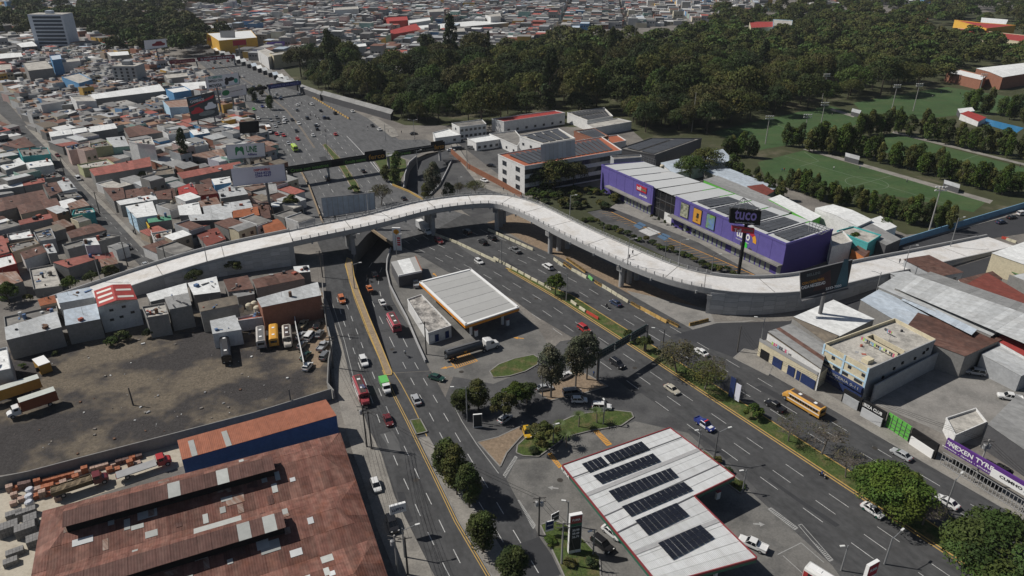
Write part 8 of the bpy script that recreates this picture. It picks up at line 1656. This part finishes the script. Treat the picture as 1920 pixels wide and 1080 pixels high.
kind('casuarina',crowns('crown',lambda s:column(10,6.5,34,s+20,.22),6000,.26,['dark','olive','dark']),[wood('trunk',10,.2,6,s)for s in(6,7,8)])
kind('eucalyptus',crowns('crown',lambda s:column(14,8,40,s+30,.34),6500,.30,['grey']),[wood('trunk',14,.28,8,s,m_bark2)for s in(9,10,11)])
kind('bare',crowns('crown',lambda s:dome(8,10,40,s+40),520,.2,['dusty','olive'],3),[wood('trunk',8,.22,9,s,m_bark2,.5,26,.8)for s in(12,13,14)])
kind('half',crowns('crown',lambda s:dome(8,10,34,s+44),2600,.24,['dusty','olive'],2),[wood('trunk',8,.24,8,s,m_bark2,.45,18,1.0)for s in(15,16)])
kind('bush',crowns('crown',lambda s:dome(2.2,3,9,s+50,low=.15),900,.22,['dark','bright','olive','deep'],4),None)
kind('pitch',crowns('crown',lambda s:column(10,7,26,s+60,.12),2300,.42,['olive','mid','bright','dark'],4),[wood('trunk',10,.2,4,s)for s in(17,18,19,20)])
kind('forest',crowns('crown',lambda s:dome(17,21,40+9*(s%3),s+70,low=.26+.05*(s%3)),5200,.56,['olive','dark','brown','mid','olive','deep'],6),[wood('trunk',17,.45,6,s)for s in range(21,26)])
kind('cedar',crowns('crown',lambda s:column(24,11,40,s+80,.15),2600,.75,['deep','deep','dark']),[wood('trunk',24,.5,5,s)for s in(26,27,28)])
pl=MB()
for i in range(16):
 a=2*math.pi*i/16;pr_=None
 for k in range(5):
  t=k/4;q=Vector((math.cos(a)*2.0*t,math.sin(a)*2.0*t,.9*math.sin(t*2.4)-.5*t));
  if pr_ is not None:s=Vector((-math.sin(a),math.cos(a),0))*(.3*(1-t*.8));pl.quad(pr_-s,q-s*.8,q+s*.8,pr_+s)
  pr_=q
palm_me=pl.mesh('crown',mat('palm_frond',(.06,.085,.025),.7,.3,2));palm_tr=MB().tube((0,0,0),(.15,0,3.2),.16,.12,8).mesh('trunk',m_bark2)
NAMES={'big':'tree','round':'tree','casuarina':'casuarina_tree','eucalyptus':'eucalyptus_tree','bare':'bare_tree','half':'tree','bush':'bush','pitch':'tree','forest':'park_tree','cedar':'cedar_tree'}
gt=random.Random(9);cnt={}
def tree(k_,pos,label,s=1.0,sz=None,z=.1,group=None,var=None,auto=False):
 p_=G(*pos)if not isinstance(pos,Vector)else pos;cr,wd=TK[k_];i=cnt[k_]=cnt.get(k_,-1)+1;i=i if var is None else var
 o=thing(NAMES[k_],label,'bush' if k_=='bush' else 'tree',Vector((p_.x,p_.y,z)),gt.uniform(0,6.28),group);o.scale=(s,s,sz or s)
 if wd:inst('trunk',wd[i%len(wd)],o)
 inst('crown',cr[i%len(cr)],o)
 if auto:o['_auto']=1
 return o
TL="""big 1664 958 .93 .92|huge round green tree on the boulevard median
big 1868 1082 1.22 1.05|enormous spreading tree at the bottom right corner
round 1041 553 1.1 1.1|leafy tree among the cream barriers on the median
bush 1178 640 1.3 1.6|green bush on the median left of the sign gantry
round 1207 658 .7 .75|small round tree on the median under the sign gantry
half 1268 698 1.15 1|large half-bare tree leaning over the median
half 1321 730 .95 .9|leafy half of the tree pair beside the blue banners
bare 1330 716 .9 .8|bare twigs behind the blue banner stand
bush 1410 783 1.5 1.6|grey-green bush on the median beside the black pickup
bare 1478 828 .8 .75|small bare tree on the median above the petrol canopy
bare 1540 852 1.0 .9|wide bare tree on the median beside the motorcycle
bare 1585 896 .75 .8|thin reddish bare tree left of the huge round tree
bare 1729 985 .75 .85|bare tree between the two huge trees
casuarina 838 906 .95 1|dark casuarina on the avenue median, farthest of three
casuarina 857 928 1 1.05|dark casuarina on the avenue median, middle of three
casuarina 880 952 .9 .95|dark casuarina on the avenue median, nearest of three
casuarina 906 1036 1.0 .85|bushy casuarina on the avenue median near the bottom
casuarina 895 1018 .7 .6|small casuarina touching the bushy one on the median
casuarina 962 1100 1.0 .8|casuarina at the bottom edge of the avenue median
eucalyptus 1033 746 .95 .95|grey eucalyptus left of the pair beside the boulevard
eucalyptus 1079 727 .85 .95|grey eucalyptus middle of the pair beside the boulevard
eucalyptus 1100 712 .9 .9|grey eucalyptus nearest the sign gantry
casuarina 868 776 .95 .62|dark low tree at the left end of the apron group
casuarina 897 768 1 .7|dark tree in the middle of the apron group
round 946 788 1.15 1.15|leafy tree shading the silver hatchback
round 968 762 1.1 1|leafy tree behind the silver hatchback tree
round 988 756 .95 .95|leafy tree at the right end of the apron group
round 1012 838 1.15 .95|dense round tree on the upper station lawn
bush 1045 822 1 1.2|shrub beside the round tree on the station lawn
bush 1000 848 .9 .6|low shrub at the left tip of the station lawn
round 134 546 .9 .8|round clipped tree beside the lower left ramp, left of three
round 174 534 .85 .75|round clipped tree beside the lower left ramp, middle of three
round 213 525 1 .85|round clipped tree beside the lower left ramp, right of three
round 18 570 1.2 1.1|dark green tree at the left edge below the patchy roof
round 367 532 1 .8|round tree in front of the left ramp wall, left one
round 440 514 1 .85|round tree in front of the left ramp wall, middle one
round 480 496 .85 .7|round tree in front of the left ramp wall, right one
bush 232 638 1.6 1.3|big shrub at the back of the dirt yard
bush 212 646 1.4 1.1|low green shrub in front of the dirt yard corner
bush 175 632 1.3 1.2|dark shrub at the foot of the white house
bush 280 632 1.1 1.2|shrub at the corner of the grey block wall
bush 105 665 .7 .5|weed clump beside the yellow box body
bush 42 690 .7 .5|weed clump at the left yard wall
bush 52 565 1.2 1|bushes beside the small orange roof
cedar 350 313 .5 .72|tall thin dark conifer in the left quarter
round 380 312 .7 .6|small tree beside the tall conifer
round 548 398 1.15 1.2|street tree at the edge of the left lanes
bush 34 386 1 1|green bush on the brown roof
round 98 316 .5 .5|small dark tree by the pink house street
round 268 337 .7 .7|tree beside the dark brown-grey roof
bush 224 480 1.4 1.3|bush beside the short red roof
round 595 585 .7 .65|small tree in front of the hall by the avenue
bush 665 361 1.6 1.5|clipped bush in the boulevard median
half 715 385 1.0 1|olive tree beside the blank grey billboard
pitch 724 340 .8 .7|tree on the traffic island, left one
pitch 742 346 .9 .85|tree on the traffic island, near one
pitch 744 318 .8 .8|tree on the traffic island, far one
eucalyptus 813 378 1.05 1.1|tall grey-green tree behind the flyover top
pitch 842 378 .9 .75|bushy tree right of the tall grey-green one
pitch 800 378 .8 .7|bushy tree left of the tall grey-green one
half 893 366 .9 .75|dusty round tree by the side street
half 862 365 .6 .6|small dusty tree behind the flyover
forest 1040 356 .75 .8|big dark tree in front of the school windows
forest 1010 358 .5 .6|dark tree at the school corner
forest 1075 352 .6 .65|dark tree right of the big school tree
forest 1293 338 .7 .7|large dark tree behind the purple store, left one
forest 1322 328 .75 .72|large dark tree behind the purple store, right one
pitch 1372 330 1 1|tree behind the bluish lean-to
pitch 508 206 .9 .85|lone tree in the upper boulevard
pitch 476 192 1 .9|leafy tree beside the poster boards
pitch 490 180 .9 .7|leafy tree behind the poster boards
round 1597 470 1 1.1|dark tree beside the small white house
pitch 1655 440 .9 .6|tree in front of the grey mural roof
forest 800 98 .8 1|dark tree by the tall mast
cedar 797 112 .9 .85|tall dark cypress above the park
cedar 915 100 .5 .8|narrow cypress beside the far houses
pitch 745 108 1 .8|light tree in the far houses
bush 1345 868 .9 .5|yellow-green hedge at the solar canopy kerb, left
bush 1365 888 .9 .5|yellow-green hedge at the solar canopy kerb, middle
bush 1385 912 .9 .5|yellow-green hedge at the solar canopy kerb, right
bush 1030 1020 .9 .5|low shrub on the sign lawn, upper
bush 1065 1060 1 .5|low shrub on the sign lawn, lower
bush 1105 1060 .9 .6|bright shrub on the sign lawn edge"""
for ln in TL.split('\n'):
 a,lab=ln.split('|');k_,x,y,s,sz=a.split();tree(k_,(float(x),float(y)),lab,float(s),float(sz))
for x,y,lab in((1085,800,'palm on the upper station lawn beside the white lamp'),(1119,793,'palm on the station lawn nearest the white suv'),(1052,818,'palm behind the round tree on the station lawn'),(1062,838,'small palm in the shrubs of the station lawn')):
 o=thing('palm_tree',lab,'palm',G(x,y,.15),gt.uniform(0,6));inst('trunk',palm_tr,o);inst('crown',palm_me,o,(.15,0,3.1))
for i in range(26):tree('bush',(1095+290*(i/25),412+110*(i/25)+gt.uniform(-4,4)),'hedge bush between the flyover and the store car park',gt.uniform(.9,1.3),gt.uniform(.7,1.1),group='hedge along the store car park',auto=True)
for i in range(44):tree('bush',(gt.uniform(992,1160),gt.uniform(355,394)),'garden shrub in the bed left of the store',gt.uniform(1,1.9),gt.uniform(1,1.7),group='shrubs beside the store',auto=True)
for i in range(7):tree('bush',(1222+12*i if i<2 else 1232+14*(i-1),411+5.2*i),'potted palm on the store forecourt',.5,.9,group='pots on the store forecourt',auto=True)
for(p0,p1,n,s,jit)in(((1360,293),(1415,298),6,.8,6),((1465,275),(1505,273),3,.85,4),((1515,285),(1603,290),10,1.0,6),((1600,255),(1690,250),9,.95,5),((1700,252),(1935,305),14,.95,6),((1610,293),(1885,368),22,.85,5),((1475,356),(1700,416),22,.68,6),((1700,418),(1790,431),8,.7,6),((1800,205),(1930,232),8,1.0,6),((1385,335),(1470,380),8,.6,5),((1890,360),(1945,372),4,.8,6)):
 for i in range(n):t=(i+.5)/n;tree('pitch',(p0[0]+(p1[0]-p0[0])*t+gt.uniform(-jit,jit),p0[1]+(p1[1]-p0[1])*t+gt.uniform(-jit,jit)*.5),'leafy tree in the rows round the sports pitches',s*gt.uniform(.85,1.3),s*gt.uniform(1.0,1.5),group='trees round the sports pitches',auto=True)
FP=[G(*p)for p in[(556,152),(590,160),(660,186),(705,204),(765,222),(800,238),(880,242),(1000,232),(1150,216),(1235,250),(1330,248),(1440,220),(1560,202),(1600,190),(1680,176),(1780,160),(1960,152),(1960,60),(1780,84),(1700,50),(1560,42),(1420,55),(1300,70),(1130,88),(1060,72),(990,108),(900,112),(810,105),(740,140),(640,128),(560,120)]]
spots=[];tries=0;x0,x1=min(p.x for p in FP),max(p.x for p in FP);y0,y1=min(p.y for p in FP),max(p.y for p in FP)
hq2=hq;gs_=random.Random(31)
while tries<9000:
 tries+=1;p_=Vector((gs_.uniform(x0,x1),gs_.uniform(y0,y1),0))
 if not inpoly(p_.x,p_.y,FP):continue
 if any(a-3<p_.x<b+3 and c-4<p_.y<d+1 for a,b,c,d in hq2):continue
 if all((p_-q).length_squared>13.5**2 for q in spots):spots.append(p_)
spots=[p_ for p_ in spots if-60<project(p_)[0]<1990];spots.sort(key=lambda p_:p_.length)
for p_ in spots[:215]:
 px_,py_=project(p_);cd=gs_.random()<(.35 if 1040<px_<1200 and py_<130 else.05);s=gs_.uniform(.72,1.25)
 tree('cedar' if cd else 'forest',p_,'tall dark cedar in the park wood' if cd else 'broad park tree in the wood',s,s*gs_.uniform(.95,1.45),group='trees of the park wood',auto=True)
for i in range(24):t=i/23;tree('forest',(584+212*t+gt.uniform(-6,6),158+74*t+gt.uniform(-7,2)),'park tree in the front row along the bus shelters',gt.uniform(.5,.8),gt.uniform(.55,.85),group='trees along the bus shelters',auto=True)
for i in range(16):tree('forest',(1186+9.5*i+gt.uniform(-5,5),236+gt.uniform(-10,18)),'dark park tree in the front row beside the long solar hall',gt.uniform(.6,.9),gt.uniform(.75,1.1),group='trees beside the solar hall',auto=True)
rest=spots[215:]+[t+Vector((gs_.uniform(-42,42),gs_.uniform(-42,42),0))for t in TREESPOT for _ in range(16)]+[G(gs_.uniform(1500,1950),gs_.uniform(2,50))for _ in range(170)]+[G(gs_.uniform(1330,1560),gs_.uniform(22,50))for _ in range(30)]
VS,CS=[],[];base=[leaves(dome(17,19,22,s+90,low=.25),900,1.2,GR[c_])for s,c_ in enumerate(('dark','olive','mid','brown'))]
for p_ in rest:
 v,c=base[gs_.randrange(4)];s=gs_.uniform(.75,1.2);a=gs_.uniform(0,6.28);rot=np.array([[math.cos(a),-math.sin(a),0],[math.sin(a),math.cos(a),0],[0,0,1]]);VS.append(v@rot.T*s+np.array([p_.x,p_.y,0]));CS.append(c*gs_.uniform(.8,1.2))
o=link('distant_wood',leaf_mesh('distant_wood',np.concatenate(VS),np.concatenate(CS)));tag(o,'far-off dark woodland behind the park and upper left city','wood',kind='stuff')
# ================================================================ thin haze over the whole city
hm=D.materials.new('haze');hm.use_nodes=True;hm.node_tree.nodes.clear();vo=hm.node_tree.nodes.new('ShaderNodeVolumePrincipled');vo.inputs['Color'].default_value=(.82,.88,.96,1);vo.inputs['Density'].default_value=.00005;vo.inputs['Anisotropy'].default_value=.1
ou=hm.node_tree.nodes.new('ShaderNodeOutputMaterial');hm.node_tree.links.new(vo.outputs[0],ou.inputs['Volume'])
solo('haze',MB().box((0,3500,47),(14400,7800,112)),hm,'thin pale air over the city','haze',kind='stuff')
# ================================================================ labels that single things out
LM={'the pink two-storey house':(147,285),'the tall white block':(262,270),'the UNE billboard':(460,284),'the phone number billboard':(485,328),'the motorcycle billboard':(416,152),'the two-car billboard':(380,200),'the pale office tower':(95,60),'the grey apartment block':(235,145),'the red banner footbridge':(380,111),'the yellow hall':(430,72),'the blue banner footbridge':(535,160),'the bright blue house':(130,145),'the bright red hall':(745,38),'the long cream roof':(235,172),'the zebra crossing':(118,315),'the yellow wall':(268,430),'the left flyover ramp':(330,500),'the turquoise house':(95,290),'the white office with blue wall':(265,395),'the brown gable':(160,430),'the red gable':(215,550),'the light grey hall':(540,550),'the purple store':(1340,400),'the school block':(1030,300),'the near pitch':(1640,340),'the far pitch':(1760,185),'the tall mast':(1297,200),'the yellow pavilions':(690,135),'the bus shelters':(640,190),'the blue pool':(1865,232),'the cream school wing':(1860,60),'the clearing':(1195,105),'the brick sports hall':(1850,130),'the tuco sign':(1398,410),'the ribbed hall':(1800,560),'the left edge':(0,330),'the right edge':(1919,300),'the acid green microbus':(553,280)}
ORD=['','second ','third ','fourth ','fifth ','sixth ','seventh ','eighth ','ninth ','tenth ']+['%dth '%i for i in range(11,400)]
bucket={}
bpy.context.view_layer.update()
allthings=[o for o in C.objects if o.parent is None and 'label' in o and o.get('kind')is None]
byl={}
for o in allthings:byl.setdefault(o['label'],[]).append(o)
SHORT=[l for l,v in byl.items()if len(v)>1]
for l in SHORT:
 for o in byl[l]:
  px_,py_=project(o.matrix_world.translation);nm,(lx,ly)=min(LM.items(),key=lambda k:(k[1][0]-px_)**2+3*(k[1][1]-py_)**2)
  if o.get('_auto')is None and len(byl[l])<40:
   bucket.setdefault((l,None),[]).append((px_,py_,o));continue
  dx,dy=px_-lx,(py_-ly)*1.7;side=('right of' if dx>0 else 'left of')if abs(dx)>abs(dy)else('below' if dy>0 else 'above');bucket.setdefault((l,side+' '+nm),[]).append((dx*dx+dy*dy,0,o))
for(l,where),L in bucket.items():
 L.sort(key=lambda t:t[:2])
 for i,(_,_,o)in enumerate(L):
  if where is None:o['label']=l+(', leftmost of them' if i==0 else ', %sfrom left'%ORD[i])
  else:o['label']=(ORD[i]+l)+', '+where if i else l+', nearest '+where
  w=o['label'].split()
  if len(w)>16:o['label']=' '.join(x for x in w if x not in('the','in'))
  if '_auto' in o:del o['_auto']
for o in allthings:
 if '_auto' in o:del o['_auto']
if D.scenes.get('letter_bench'):D.scenes.remove(D.scenes['letter_bench'])
